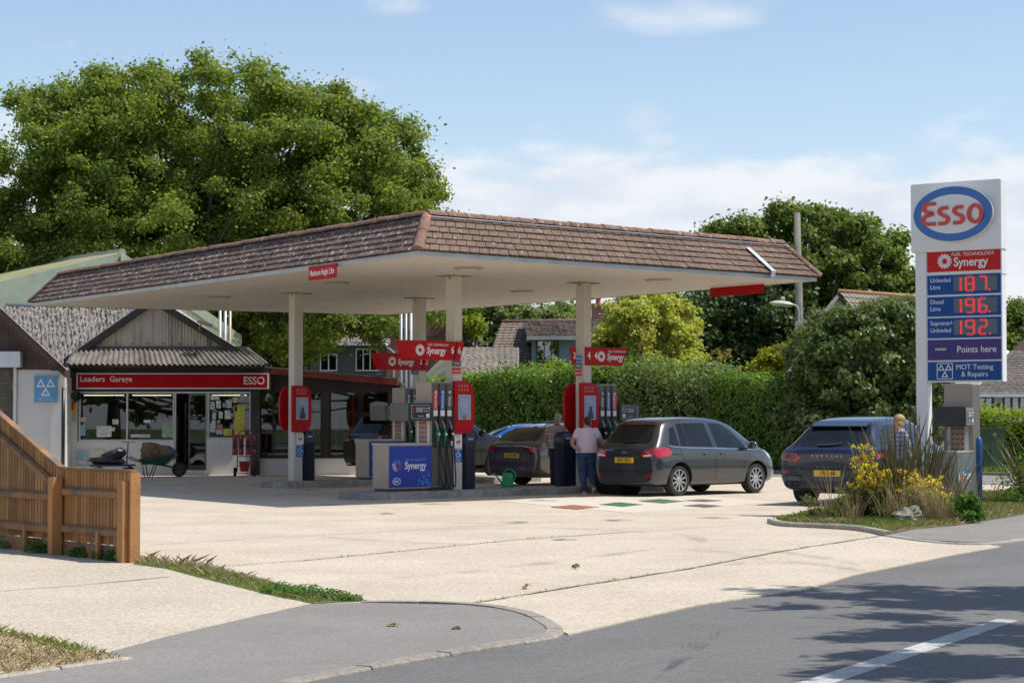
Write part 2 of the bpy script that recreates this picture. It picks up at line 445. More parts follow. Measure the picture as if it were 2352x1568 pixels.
kp = smooth_path([G(*p) for p in [(829, 1384), (950, 1384), (1064, 1388), (1152, 1397), (1215, 1411), (1262, 1434), (1276, 1450), (1250, 1464), (1165, 1478), (893, 1523), (667, 1566)]], 6)
kp.append(kp[-1] + (kp[-1] - kp[-2]).normalized() * 10)
kerb('pavement_kerb', kp[::-1], w=.13, h1=.016, m=ground_mat('worn_kerb', (.25, .225, .19), (.31, .28, .24), grit=200, gs=.4))
# right-hand bed: soil mound, kerb and pavement
bed_k = smooth_path([G(*p) for p in [(1770, 1200), (1800, 1208), (1880, 1212), (1961, 1217), (2010, 1224), (2039, 1231)]], 5)
kerb('bed_kerb', bed_k, w=.11, h1=.07)
kerb('right_kerb', smooth_path([G(*p) for p in [(2041, 1231), (2143, 1245), (2247, 1250), (2325, 1242), (2420, 1226), (2600, 1195)]], 5), w=.13, h1=.02)
fpoly('right_pavement', [tuple(G(*p)[:2]) for p in [(2041, 1229), (2143, 1242), (2247, 1247), (2325, 1239), (2420, 1223), (2600, 1192), (2600, 1150), (2450, 1166), (2352, 1183), (2200, 1208), (2100, 1217)]], .012, M_pave)
bedo = [(1768, 1198), (1800, 1206), (1880, 1210), (1961, 1215), (2010, 1222), (2039, 1228), (2100, 1217), (2200, 1208), (2352, 1183), (2450, 1166), (2700, 1135), (2500, 1122), (2352, 1129), (2255, 1135), (2170, 1135), (2000, 1155), (1880, 1180)]
fpoly('garden_bed', [tuple(G(*p)[:2]) for p in bedo], .03, M_soil)
# side road beyond the forecourt, with its far verge
def sp_(t, off): q = side_n[0] + side_n[1] * t + Vector((.835, .55)) * off; return tuple(q)
fpoly('side_road', [sp_(-60, .1), sp_(60, .1), sp_(60, 5.6), sp_(-60, 5.6)], .006, M_pave)
kerb('verge_kerb', [sp_(-60, 5.75), sp_(60, 5.75)], w=.16, h1=.09, seg=3)
kerb('forecourt_edge_kerb', [sp_(-60, 0), sp_(60, 0)], w=.12, h0=-.05, h1=.014, seg=3)
fpoly('verge', [sp_(-60, 5.85), sp_(60, 5.85), sp_(60, 30), sp_(-60, 30)], .05, M_grassbase)
# white centre line dash
a0, a1, b1, b0 = G(1795, 1575), G(2290, 1418), G(2338, 1421), G(1880, 1575)
wd = (a1 - a0).normalized()
fpoly('road_marking', [(a0 - wd * .6)[:2], b0[:2], b1[:2], a1[:2]], -.008, M_paint)
for k in (1, 2):
    dd = wd * (6.2 * k)
    fpoly('road_marking', [(a1 + dd - wd * 4)[:2], (b1 + dd - wd * 4)[:2], (b1 + dd)[:2], (a1 + dd)[:2]], -.008, M_paint)
# joints between the concrete bays (weedy cracks), as slim raised strips of moss and dirt
M_joint = mat('joint_dirt', (.22, .20, .12), .95, vs=8, var=.4, c2=(.38, .34, .25), c2s=3, c2t=(.4, .6))
def strip(name, pts, w, z, m):
    P = [Vector((p[0], p[1], 0)) for p in pts]; b = MB(); rng = random.Random(3); ra = []
    Q = []
    for i in range(len(P) - 1):
        k = max(1, int((P[i + 1] - P[i]).length / .25))
        Q += [P[i].lerp(P[i + 1], j / k) for j in range(k)]
    Q.append(P[-1])
    for i, q in enumerate(Q):
        d = (Q[min(i + 1, len(Q) - 1)] - Q[max(i - 1, 0)]).normalized(); nn = Vector((-d.y, d.x, 0)); ww = w * rng.uniform(.5, 1.3)
        off = nn * rng.uniform(-.3, .3) * w
        ra += [q + off + nn * ww / 2 + Vector((0, 0, z)), q + off - nn * ww / 2 + Vector((0, 0, z))]
    b.add(ra, [(2 * i, 2 * i + 1, 2 * i + 3, 2 * i + 2) for i in range(len(Q) - 1)])
    o = b.build(name, m); o['kind'] = 'structure'; return o
JOINTS = [([(470, 1303), (700, 1287), (960, 1262), (1180, 1240), (1440, 1222)], .035), ([(1080, 1386), (1300, 1350), (1560, 1310), (1800, 1265), (2020, 1231)], .04),
          ([(340, 1252), (620, 1235), (900, 1220), (1290, 1197)], .022), ([(1440, 1222), (1700, 1205), (1790, 1206)], .02), ([(335, 1172), (700, 1180), (1240, 1186), (1800, 1178)], .02), ([(0, 1358), (180, 1345), (390, 1325)], .03),
          ([(335, 1125), (620, 1140), (850, 1128)], .03)]
for k, (j, w) in enumerate(JOINTS): strip('paving_joint', [G(*p) for p in j], w, .009, M_joint)
# tanker fill covers painted on a pale apron
M_apron = ground_mat('pale_concrete', (.54, .48, .39), (.60, .54, .45), grit=200, gs=.25)
fpoly('tank_apron', [tuple(G(*p)[:2]) for p in [(1150, 1151), (1450, 1178), (1790, 1152), (1600, 1138), (1230, 1143)]], .005, M_apron)
def cover_mat(nm, a, b):
    m, n, l, p = new_mat(nm); t = n.new('ShaderNodeTexCoord'); ck = n.new('ShaderNodeTexChecker'); ck.inputs['Scale'].default_value = 9
    mp_ = n.new('ShaderNodeMapping'); mp_.inputs['Rotation'].default_value = (0, 0, .7); l.new(t.outputs['Object'], mp_.inputs[0]); l.new(mp_.outputs[0], ck.inputs[0])
    ck.inputs[1].default_value = c4(a); ck.inputs[2].default_value = c4(b); l.new(ck.outputs[0], p.inputs[0]); p.inputs['Roughness'].default_value = .6; return m
for k, (x0, y0, hw, hh, ca, nm) in enumerate([(1321, 1165, 56, 5, (.36, .15, .08), 'orange'), (1426, 1159, 50, 5, (.06, .17, .08), 'green'), (1519, 1151.5, 52, 5, (.07, .19, .09), 'green'), (1615, 1150, 46, 3, (.16, .13, .12), 'grey'), (1613, 1162, 44, 3.6, (.13, .1, .12), 'grey')]):
    pp = [G(x0 - hw, y0), G(x0 + hw * .1, y0 + hh), G(x0 + hw, y0), G(x0 - hw * .1, y0 - hh)]
    b = MB(); b.add([Vector((p.x, p.y, z)) for z in (-.02, .012) for p in pp], [(4, 5, 6, 7), (0, 1, 5, 4), (1, 2, 6, 5), (2, 3, 7, 6), (3, 0, 4, 7)])
    o = b.build('tank_cover', cover_mat('cover_' + nm + str(k), ca, tuple(c * .7 for c in ca)))
    lab = ['orange painted tank cover in the pale concrete, leftmost of the covers', 'green painted tank cover, the one beside the orange cover', 'green painted tank cover nearest the grey hatchback', 'worn grey tank cover behind, close to the parked grey car', 'worn dark grey tank cover in front, beside the green covers'][k]
    tag(o, lab, 'tank cover', 'tank covers in the forecourt')

fpoly('dry_verge', [tuple(G(*p)[:2]) for p in [(-900, 1400), (0, 1449), (174, 1489), (240, 1506), (308, 1516), (0, 1558), (-600, 1640)]], .012, M_dry)
kerb('edging', [G(-400, 1618), G(0, 1559), G(150, 1538), G(300, 1517)], w=.05, h1=.03)

# worn tyre marks and oil drips: thin see-through films on the paving
def film_mat(name, c, a, scale=3.0, lo=.4, hi=.7, radial=False):
    m, n, l, p = new_mat(name); t = n.new('ShaderNodeTexCoord'); nz_ = n.new('ShaderNodeTexNoise'); nz_.inputs['Scale'].default_value = scale; nz_.inputs['Detail'].default_value = 6
    l.new(t.outputs['Object'], nz_.inputs['Vector']); mr = n.new('ShaderNodeMapRange'); mr.inputs[1].default_value = lo; mr.inputs[2].default_value = hi; mr.inputs[4].default_value = a; l.new(nz_.outputs[0], mr.inputs[0]); out = mr.outputs[0]
    if radial:
        g = n.new('ShaderNodeVectorMath'); g.operation = 'LENGTH'; l.new(t.outputs['Object'], g.inputs[0]); m2 = n.new('ShaderNodeMapRange'); m2.interpolation_type = 'SMOOTHSTEP'; m2.inputs[1].default_value = 0; m2.inputs[2].default_value = .5; m2.inputs[3].default_value = 1; m2.inputs[4].default_value = 0; l.new(g.outputs['Value'], m2.inputs[0])
        k = n.new('ShaderNodeMath'); k.operation = 'MULTIPLY'; l.new(out, k.inputs[0]); l.new(m2.outputs[0], k.inputs[1]); out = k.outputs[0]
    p.inputs['Base Color'].default_value = c4(c); p.inputs['Roughness'].default_value = .8; l.new(out, p.inputs['Alpha']); return m
M_tmark = film_mat('tyre_film', (.16, .14, .12), .30, 2.0, .38, .72); M_tmark2 = film_mat('tyre_film_road', (.06, .06, .06), .22, 2.0, .4, .7); M_oil = film_mat('oil_film', (.07, .06, .05), .75, 3.5, .38, .62, True)
def mark(pts, w, m, z):
    P = smooth_path([G(*p) for p in pts], 6); b = MB(); vs = []
    for i, q in enumerate(P):
        d = (P[min(i + 1, len(P) - 1)] - P[max(i - 1, 0)]).normalized(); nn = Vector((-d.y, d.x, 0)); ww = w * min(1, .15 + 4 * min(i, len(P) - 1 - i) / len(P)); vs += [q + nn * ww / 2 + Vector((0, 0, z)), q - nn * ww / 2 + Vector((0, 0, z))]
    b.add(vs, [(2 * i, 2 * i + 1, 2 * i + 3, 2 * i + 2) for i in range(len(P) - 1)]); o = b.build('tyre_mark', m); o['kind'] = 'structure'
for pts in ([(1660, 1300), (1740, 1292), (1880, 1296), (2010, 1318)], [(1560, 1262), (1660, 1268), (1760, 1288)], [(1540, 1225), (1590, 1232), (1620, 1246)], [(1720, 1262), (1860, 1276), (1980, 1300)], [(1000, 1218), (1250, 1212), (1500, 1224)], [(700, 1230), (1000, 1248), (1400, 1250)], [(420, 1205), (800, 1196), (1200, 1205)], [(900, 1330), (1200, 1300), (1500, 1262)]):
    mark(pts, .22, M_tmark, .0125)
for k in range(7): mark([(1500 + 15 * k, 1560 - 9 * k), (1545 + 16 * k, 1515 - 9 * k), (1552 + 17 * k, 1485 - 8 * k)], .035, M_tmark2, -.0065)
mark([(1280, 1568), (1500, 1520), (1800, 1480), (2000, 1440)], .025, M_tmark2, -.006)
rgo = random.Random(12)
for (px, py, r_) in ((700, 1125, .8), (1000, 1158, .7), (1250, 1150, .6), (1500, 1148, .8), (600, 1112, .6), (880, 1180, .45), (1180, 1200, .5), (1420, 1195, .5), (1300, 1240, .35), (760, 1160, .5), (1640, 1190, .6), (1900, 1190, .4)):
    c = G(px, py); b = MB(); b.add([(r_ * .5 * math.cos(t) , r_ * .5 * math.sin(t), 0) for t in [math.pi * k / 10 for k in range(20)]], [tuple(range(20))]); o = b.build('oil_stain', M_oil); o.location = (c.x, c.y, .0135); o.rotation_euler = (0, 0, rgo.uniform(0, 6)); o['kind'] = 'structure'
# ================================================================ CANOPY
PHI = R(40.5)
EX = Vector((math.cos(PHI), math.sin(PHI), 0)); EY = Vector((-math.sin(PHI), math.cos(PHI), 0))
ZS = 4.53
cC, cR, cB, cL = [G(px, py, ZS) for px, py in ((962, 585), (1873, 645), (889, 722), (77, 702))]
def tile_mat(name, ca, cb, lichen, orange=(.45, .17, .04), lt=(.60, .66), ot=(.66, .70)):
    m, n, l, p = new_mat(name); g = n.new('ShaderNodeNewGeometry'); t = n.new('ShaderNodeTexCoord')
    cr = n.new('ShaderNodeMixRGB'); cr.inputs[1].default_value = c4(ca); cr.inputs[2].default_value = c4(cb); l.new(g.outputs['Random Per Island'], cr.inputs[0]); out = cr.outputs[0]
    for (s, a, b, c) in ((.8, .35, .7, tuple(x * .8 for x in ca)), (9.0, lt[0], lt[1], lichen), (5, ot[0], ot[1], orange), (30, .58, .66, tuple(x * .75 for x in lichen))):
        nz_ = n.new('ShaderNodeTexNoise'); nz_.inputs['Scale'].default_value = s; nz_.inputs['Detail'].default_value = 4; l.new(t.outputs['Object'], nz_.inputs['Vector'])
        mr = n.new('ShaderNodeMapRange'); mr.inputs[1].default_value = a; mr.inputs[2].default_value = b; l.new(nz_.outputs[0], mr.inputs[0])
        x = n.new('ShaderNodeMixRGB'); l.new(mr.outputs[0], x.inputs[0]); l.new(out, x.inputs[1]); x.inputs[2].default_value = c4(c); out = x.outputs[0]
    l.new(out, p.inputs[0]); p.inputs['Roughness'].default_value = .9
    bb = n.new('ShaderNodeTexNoise'); bb.inputs['Scale'].default_value = 35; l.new(t.outputs['Object'], bb.inputs['Vector'])
    b = n.new('ShaderNodeBump'); b.inputs['Strength'].default_value = .35; b.inputs['Distance'].default_value = .02; l.new(bb.outputs[0], b.inputs['Height']); l.new(b.outputs[0], p.inputs['Normal'])
    MATS[name] = m; return m
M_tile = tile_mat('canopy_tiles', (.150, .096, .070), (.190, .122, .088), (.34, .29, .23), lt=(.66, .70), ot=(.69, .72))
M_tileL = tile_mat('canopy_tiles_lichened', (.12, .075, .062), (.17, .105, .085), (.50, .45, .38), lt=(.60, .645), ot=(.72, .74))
M_ridge = tile_mat('ridge_tiles', (.19, .10, .075), (.28, .15, .11), (.42, .34, .24), lt=(.62, .67), ot=(.60, .66))
M_soffit = mat('soffit_board', (.63, .57, .49), .6, vs=.5, var=.06, c2=(.38, .33, .26), c2s=1.2, c2t=(.66, .80))
M_alu = mat('grey_trim', (.42, .43, .45), .45, .3, vs=2)
M_col = mat('column_paint', (.58, .53, .46), .5, vs=2, var=.06, c2=(.4, .34, .27), c2s=3, c2t=(.68, .78))
canopy = thing('petrol_canopy', 'big tiled petrol station canopy on four pale columns over the pumps', 'canopy', (0, 0, 0))
eave = [cC, cR, cB, cL]
ctr = sum(eave, Vector()) / 4
# soffit, with board joints as fine grooves
b = MB()
def q2(s, t): return (cC.lerp(cR, s)).lerp(cL.lerp(cB, s), t)
nb = 34
for i in range(nb):
    t0, t1 = i / nb, (i + 1) / nb - .0006
    b.add([q2(0, t0), q2(1, t0), q2(1, t1), q2(0, t1)], [(0, 1, 2, 3)])
b.build('soffit', M_soffit, canopy)
MB().add([Vector((p.x, p.y, ZS + .012)) for p in eave], [(0, 1, 2, 3)]).build('soffit_backing', mat('soffit_gap', (.16, .13, .11), .8), canopy)
# fascia trim
def offs(poly, d):
    out = []; n = len(poly)
    for i in range(n):
        p0, p1, p2 = poly[i - 1], poly[i], poly[(i + 1) % n]
        e1 = (p1 - p0).normalized(); e2 = (p2 - p1).normalized()
        n1 = Vector((e1.y, -e1.x, 0)); n2 = Vector((e2.y, -e2.x, 0))
        k = (n1 + n2).normalized(); out.append(p1 + k * d / max(.3, k.dot(n1)))
    return out
eo = offs(eave, .02)
b = MB()
for i in range(4):
    a, c = eo[i], eo[(i + 1) % 4]; ai, ci = eave[i], eave[(i + 1) % 4]; up = Vector((0, 0, .085)); dn = Vector((0, 0, -.012))
    b.add([a + dn, c + dn, c + up, a + up, ai + dn, ci + dn, ci + up, ai + up], [(0, 1, 2, 3), (0, 4, 5, 1), (3, 2, 6, 7), (4, 7, 6, 5)])
b.build('fascia', M_alu, canopy)
rid = [Vector((p.x, p.y, 5.345)) for p in offs(eave, -.52)]
low = [Vector((p.x, p.y, ZS + .09)) for p in offs(eave, .07)]
# tiles: courses of single tiles laid on each slope
def slope_tiles(A, B, A2, B2, name, m, parent, courses=6, tw=.225, th=.022, seed=1, broken=0):
    rng = random.Random(seed); b = MB()
    n_ = (B - A).cross(A2 - A).normalized()
    if n_.z < 0: n_ = -n_
    b.add([A - n_ * .03, B - n_ * .03, B2 - n_ * .03, A2 - n_ * .03], [(0, 1, 2, 3)])
    for c in range(courses):
        v0, v1 = c / courses - .015, (c + 1) / courses + .05
        if c == courses - 1: v1 = 1.0
        a0, b0_ = A.lerp(A2, max(v0, -.02)), B.lerp(B2, max(v0, -.02)); a1_, b1_ = A.lerp(A2, v1), B.lerp(B2, v1)
        L = (b0_ - a0).length; k = int(L / tw); off = (c % 2) * .5
        for i in range(-1, k + 1):
            s0, s1 = (i + off) / k, (i + off + 1) / k
            s0, s1 = max(0, s0), min(1, s1)
            if s1 - s0 < .002: continue
            g = .0022 / max(L * .3, 1)
            z = rng.uniform(-.004, .006); dz = rng.uniform(-.006, .006); tk = th + rng.uniform(0, .006)
            p = [a0.lerp(b0_, s0 + g), a0.lerp(b0_, s1 - g), a1_.lerp(b1_, s1 - g), a1_.lerp(b1_, s0 + g)]
            dv = (a1_ - a0).normalized() * dz
            lift = n_ * (tk + .014 + z)
            T = [p[0] + lift + dv, p[1] + lift + dv + n_ * rng.uniform(-.004, .004), p[2] + n_ * .004, p[3] + n_ * .004]
            Bt = [p[0] + lift + dv - n_ * tk, p[1] + lift + dv - n_ * tk, p[2] - n_ * .012, p[3] - n_ * .012]
            b.add(T + Bt, [(0, 1, 2, 3), (7, 6, 5, 4), (0, 4, 5, 1), (1, 5, 6, 2), (3, 2, 6, 7), (0, 3, 7, 4)])
    return b.build(name, m, parent)
slope_tiles(low[0], low[1], rid[0], rid[1], 'tiled_slope', M_tile, canopy, 6, .235, seed=1)['label'] = 'sunlit red-brown tiled slope'
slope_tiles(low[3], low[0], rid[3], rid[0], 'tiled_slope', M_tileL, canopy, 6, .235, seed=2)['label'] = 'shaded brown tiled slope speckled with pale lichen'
slope_tiles(low[1], low[2], rid[1], rid[2], 'tiled_slope', M_tile, canopy, 6, .235, seed=3)
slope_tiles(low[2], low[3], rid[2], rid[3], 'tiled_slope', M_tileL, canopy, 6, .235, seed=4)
MB().add([p - Vector((0, 0, .05)) for p in rid], [(0, 1, 2, 3)]).build('flat_roof', mat('roof_felt', (.12, .12, .12), .9), canopy)
def ridge_caps(A, B, name, m, parent, r=.085, seg=.42, seed=1, up=Vector((0, 0, 1))):
    rng = random.Random(seed); b = MB(); L = (B - A).length; k = max(1, int(L / seg)); d = (B - A).normalized()
    sd = d.cross(up).normalized(); u2 = sd.cross(d).normalized()
    for i in range(k):
        s0, s1 = A.lerp(B, i / k) - d * .02, A.lerp(B, (i + 1) / k) + d * .005; ring = []
        tl = rng.uniform(-.008, .008)
        for (q, rr) in ((s0, r * 1.07), (s1, r * .94)):
            ring += [q + sd * math.cos(a) * rr + u2 * (math.sin(a) * rr * .85 - .02 + tl) for a in [math.pi * j / 8 for j in range(9)]]
        b.add(ring, [(j, j + 1, 9 + j + 1, 9 + j) for j in range(8)] + [tuple(range(9)), tuple(range(9, 18))[::-1]])
    return b.build(name, m, parent)
for i in range(4):
    ridge_caps(rid[i], rid[(i + 1) % 4], 'ridge_tiles', M_ridge, canopy, seed=i, r=.11)
    dirn = (rid[i] - low[i]); out = Vector((dirn.x, dirn.y, 0)).normalized() * -1
    ridge_caps(low[i] + Vector((0, 0, .02)), rid[i], 'hip_tiles', M_ridge, canopy, seed=i + 9, r=.10, up=(out + Vector((0, 0, .7))).normalized())
# clay-grey wire under the ridge on the sunlit slope
n0 = (low[1] - low[0]).cross(rid[0] - low[0]).normalized()
if n0.z < 0: n0 = -n0
MB().tube([rid[0].lerp(low[0], .13) + n0 * .06, rid[1].lerp(low[1], .13) + n0 * .06], .012, 6).build('roof_cable', mat('lead_grey', (.33, .35, .37), .5, .2), canopy)
# lead strap over the tiles near the right end
s = .775
pa = low[0].lerp(low[1], s + .085); pb = rid[0].lerp(rid[1], s + .075)
p1 = pb.lerp(pa, .30) + n0 * .07; p2 = pa + n0 * .08; p3 = p2 + Vector((0, 0, -.13)) - Vector((n0.x, n0.y, 0)) * .03
sd = (low[1] - low[0]).normalized() * .065
MB().add([p1 - sd, p1 + sd, p2 + sd, p2 - sd, p3 + sd, p3 - sd] + [q - n0 * .012 for q in (p1 - sd, p1 + sd, p2 + sd, p2 - sd, p3 + sd, p3 - sd)],
         [(0, 1, 2, 3), (3, 2, 4, 5), (6, 9, 8, 7), (9, 11, 10, 8), (0, 3, 9, 6), (1, 7, 8, 2), (3, 5, 11, 9), (2, 8, 10, 4), (0, 6, 7, 1), (5, 4, 10, 11)]).build('lead_strap', mat('lead_sheet', (.40, .42, .44), .55, .3, vs=6, var=.2), canopy)
# columns
def DH(px, py_top): return G(px, py_top, ZS)
COLS = [DH(1043, 633), DH(680, 673), DH(1340, 649), DH(963, 684)]
M_rust = mat('rusty_plate', (.33, .25, .17), .8, vs=6, var=.4)
for k, p in enumerate(COLS):
    M4 = Matrix.Rotation(PHI, 4, 'Z')
    MB().box((p.x, p.y, ZS / 2 + .065), (.235, .255, ZS - .132), PHI).build('column', M_col, canopy, bevel=.008)
    b = MB(); b.box((p.x, p.y, ZS - .012), (.62, .42, .016), PHI)
    for sx in (-1, 1):
        q = M4 @ Vector((sx * .119, 0, 0)); b.box((p.x + q.x, p.y + q.y, ZS - .05), (.004, .06, .06), PHI)
    b.build('column_cap', M_rust, canopy)
# recessed lights in the soffit
M_lamp = mat('lamp_glass_off', (.55, .53, .48), .3)
for (px, py) in ((503, 684), (773, 651), (1076, 618), (1340, 688), (1200, 671), (1512, 645)):
    p = G(px, py, ZS - .03)
    b = MB(); b.lathe([(.0001, .0), (.24, .0), (.27, .012), (.30, .028), (.30, .034)], (p.x, p.y, ZS - .036), 20)
    f = b.build('soffit_light', mat('lamp_rim', (.34, .30, .25), .5), canopy)
    MB().lathe([(.0001, -.012), (.18, -.008), (.2, .0)], (p.x, p.y, ZS - .037), 20).build('lens', M_lamp, f)
# signs fixed to the canopy edge
M_red = mat('sign_red', (.47, .003, .008), .5, vs=1.5, var=.05, spec=.15)
M_red2 = mat('sign_red_glossy', (.44, .003, .007), .4, vs=1.5, var=.05, spec=.18)
M_white = mat('sign_white', (.78, .78, .77), .35, vs=2, var=.04)
M_blue = mat('sign_blue', (.006, .075, .30), .28, vs=2, var=.05, coat=.3)
M_black = mat('black_plastic', (.014, .014, .015), .35, vs=4)
e = (cC - cL).normalized()
pm = G(792, 618, ZS - .02)
dl = Vector((-e.y, e.x, 0)); dl = dl if dl.y < 0 else -dl
t_ = (pm - cL).dot(e); pm = cL + e * t_
rzs = math.atan2(e.y, e.x)
hs_ = thing('height_sign', 'red Maximum Height 3.9m sign on the left edge of the canopy', 'sign', (pm.x + dl.x * .05, pm.y + dl.y * .05, ZS - .1), rzs)
MB().box((0, 0, 0), (1.13, .02, .27)).build('sign_board', M_red, hs_)
text('Maximum Height 3.9m', .165, M_white, hs_, (0, -.0125, .0), bold=.010, sx=.66)
pr = G(1692, 665, ZS)
e2 = (cB - cR).normalized(); t_ = (G(1760, 655, ZS) - cR).dot(e2); q = cR + e2 * abs(t_)
hs2 = thing('height_sign', 'plain red back of a sign hanging from the far edge of the canopy', 'sign', (at(1692, 667, q.y)[0], q.y, at(1692, 667, q.y)[2]), math.atan2(-e2.y, -e2.x))
MB().box((0, 0, 0), (1.75, .02, .20)).build('sign_board', M_red, hs2)
# ================================================================ SHOP AND WORKSHOP
def part(mb, name, mats, T, smooth=False, auto=None, bevel=0, par=None):
    """a part modelled in place, hung under thing T"""
    o = mb.build(name, mats, par or T, smooth, auto, bevel)
    if par is None or par is T: o.location = -T.location
    return o
def flat_sheet(mb, pts, depth=.02, mi=0):
    """outline in world XZ at given Y given as (x,y,z) points, thickened backwards"""
    n = len(pts); A = [Vector(p) for p in pts]; B = [p + Vector((0, depth, 0)) for p in A]
    mb.add(A + B, [tuple(range(n)), tuple(range(n, 2 * n))[::-1]] + [(i, n + i, n + (i + 1) % n, (i + 1) % n) for i in range(n)], mi); return mb
def SP(px, py, D): v = at(px, py, D); return (v.x, v.y, v.z)
def pbox(mb, x0, y0, x1, y1, D, depth, mi=0):
    a = at(x0, y0, D); b_ = at(x1, y1, D)
    return mb.b2((a.x, D, min(a.z, b_.z)), (b_.x, D + depth, max(a.z, b_.z)), mi)
M_wwall = mat('whitewashed_render', (.62, .62, .60), .8, vs=1.2, var=.06, bump=.25, bs=25, c2=(.42, .41, .37), c2s=1.3, c2t=(.60, .80), streak=(1, 1, .35))
M_brownb = mat('dark_brown_boards', (.045, .026, .022), .7, vs=3, var=.3, bump=.2, bs=30)
M_darkf = mat('dark_fascia', (.028, .02, .018), .6, vs=4, var=.3)
M_clad = mat('weathered_cladding', (.50, .44, .33), .85, vs=2, var=.12, c2=(.07, .05, .03), c2s=.9, c2t=(.50, .64), streak=(2.6, 1, .12))
M_corr = mat('corrugated_cement', (.19, .17, .14), .9, vs=3, var=.25, c2=(.05, .04, .03), c2s=1.2, c2t=(.48, .68), bump=.3, bs=30)
M_frame = mat('aluminium_frame', (.46, .47, .47), .4, .5)
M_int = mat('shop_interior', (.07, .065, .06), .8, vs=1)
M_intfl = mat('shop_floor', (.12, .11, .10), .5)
glass_mat('shop_glass', (.62, .66, .66), .02)
M_tube = mat('lit_tube', (1.0, .86, .55), .4, var=0, emit=2.6)
D0 = 57.0
shop = thing('garage_shop', 'low white garage shop with red name board, gabled front and corrugated awning', 'shop', (at(400, 0, D0).x, D0, 0))
X = lambda px: at(px, 900, D0).x
Z = lambda py: at(400, py, D0).z
# lower walls and piers
b = MB(); 
b.b2((X(178), D0, -.05), (X(400), D0 + .2, Z(1013))); b.b2((X(476), D0, -.05), (X(578), D0 + .2, Z(1008))); b.b2((X(148), D0, -.05), (X(178), D0 + .2, Z(895)))
b.b2((X(148), D0 + .2, 0), (X(148) + .2, D0 + 6, Z(890)))
b.b2((X(400), D0 - .25, -.05), (X(476), D0 + .22, Z(1079)))
part(b, 'wall', M_wwall, shop)
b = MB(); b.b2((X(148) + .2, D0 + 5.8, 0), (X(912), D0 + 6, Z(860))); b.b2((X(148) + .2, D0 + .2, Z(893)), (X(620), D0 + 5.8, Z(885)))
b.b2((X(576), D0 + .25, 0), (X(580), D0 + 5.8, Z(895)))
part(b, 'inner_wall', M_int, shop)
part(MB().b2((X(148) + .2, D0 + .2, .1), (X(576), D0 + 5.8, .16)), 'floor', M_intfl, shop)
part(MB().b2((X(576), D0 - .02, -.0), (X(596), D0 + .2, Z(897))), 'corner_post', M_darkf, shop)
# fascia above the windows
b = MB(); b.b2((X(160), D0 - .06, Z(897)), (X(622), D0 + .2, Z(836))); b.b2((X(166), D0 - .5, Z(846)), (X(612), D0 - .06, Z(838)))
part(b, 'fascia', M_darkf, shop)
part(MB().tube([(X(142), D0 - .62, Z(840)), (X(614), D0 - .62, Z(842))], .055, 10), 'gutter', M_black, shop, True)
pipe = [(X(172), D0 - .3, Z(848)), (X(172), D0 - .25, Z(862)), (X(150), D0 - .12, Z(872)), (X(146), D0 - .12, Z(878)), (X(146), D0 - .12, .05)]
part(MB().tube(pipe, .045, 10), 'drainpipe', M_black, shop, True)
# name board
nb_ = part(MB().b2((X(178), D0 - .16, Z(893)), (X(618), D0 - .06, Z(857))), 'name_board', M_white, shop)
part(MB().b2((X(181), D0 - .168, Z(890.5)), (X(615.5), D0 - .15, Z(859.5))), 'board_face', mat('shop_board_red', (.44, .004, .010), .55, vs=2, var=.06, spec=.12), shop, par=nb_)
M_let = mat('letters_offwhite', (.72, .68, .65), .5)
text('Loaders  Garage', .215, M_let, nb_, (X(186), D0 - .172, Z(871)), ax='LEFT', bold=.014, sx=.98, sp=1.04)
text('ESSO', .30, M_let, nb_, (X(585), D0 - .172, Z(875)), bold=.02, sx=.9)
# windows with frames, mullions and panes
def shop_window(T, x0, x1, y0, y1, D, mull=(), fr=.05, name='window', fm=M_frame, gm='shop_glass'):
    a, c = at(x0, y1, D), at(x1, y0, D); b = MB()
    b.b2((a.x, D + .02, a.z), (c.x, D + .10, a.z + fr)); b.b2((a.x, D + .02, c.z - fr), (c.x, D + .10, c.z))
    for xx in (a.x, c.x - fr): b.b2((xx, D + .02, a.z + fr), (xx + fr, D + .10, c.z - fr))
    for mpx in mull:
        xx = at(mpx, y0, D).x; b.b2((xx - fr / 2, D + .02, a.z + fr), (xx + fr / 2, D + .10, c.z - fr))
    w = part(b, name, fm, T)
    part(MB().b2((a.x + fr, D + .055, a.z + fr), (c.x - fr, D + .06, c.z - fr)), 'pane', MATS[gm], T, par=w)
    return w
w1 = shop_window(shop, 180, 401, 899, 1013, D0, (292,))
w2 = shop_window(shop, 476, 577, 899, 1008, D0)
# door frame with half-open door
door = part(MB().b2((X(400), D0 + .02, Z(1079)), (X(400) + .05, D0 + .12, Z(899))).b2((X(474), D0 + .02, Z(1079)), (X(474) + .05, D0 + .12, Z(899))).b2((X(400) + .05, D0 + .02, Z(903)), (X(474), D0 + .12, Z(899))), 'door_frame', M_frame, shop)
b = MB(); xx = X(432)
b.b2((xx, D0 + .1, Z(1078)), (xx + .045, D0 + .15, Z(904))); b.b2((X(470), D0 + .1, Z(1078)), (X(470) + .045, D0 + .15, Z(904)))
b.b2((xx + .045, D0 + .1, Z(908)), (X(470), D0 + .15, Z(904))); b.b2((xx + .045, D0 + .1, Z(1078)), (X(470), D0 + .15, Z(1068)))
dl_ = part(b, 'door', mat('dark_door_frame', (.10, .10, .10), .4, .4), shop)
part(MB().b2((xx + .045, D0 + .12, Z(1068)), (X(470), D0 + .125, Z(908))), 'pane', MATS['shop_glass'], shop, par=dl_)
part(MB().b2((xx + .10, D0 + .3, .16), (X(470), D0 + .6, Z(985))), 'drinks_cooler', mat('cooler_black', (.02, .016, .016), .3), shop)
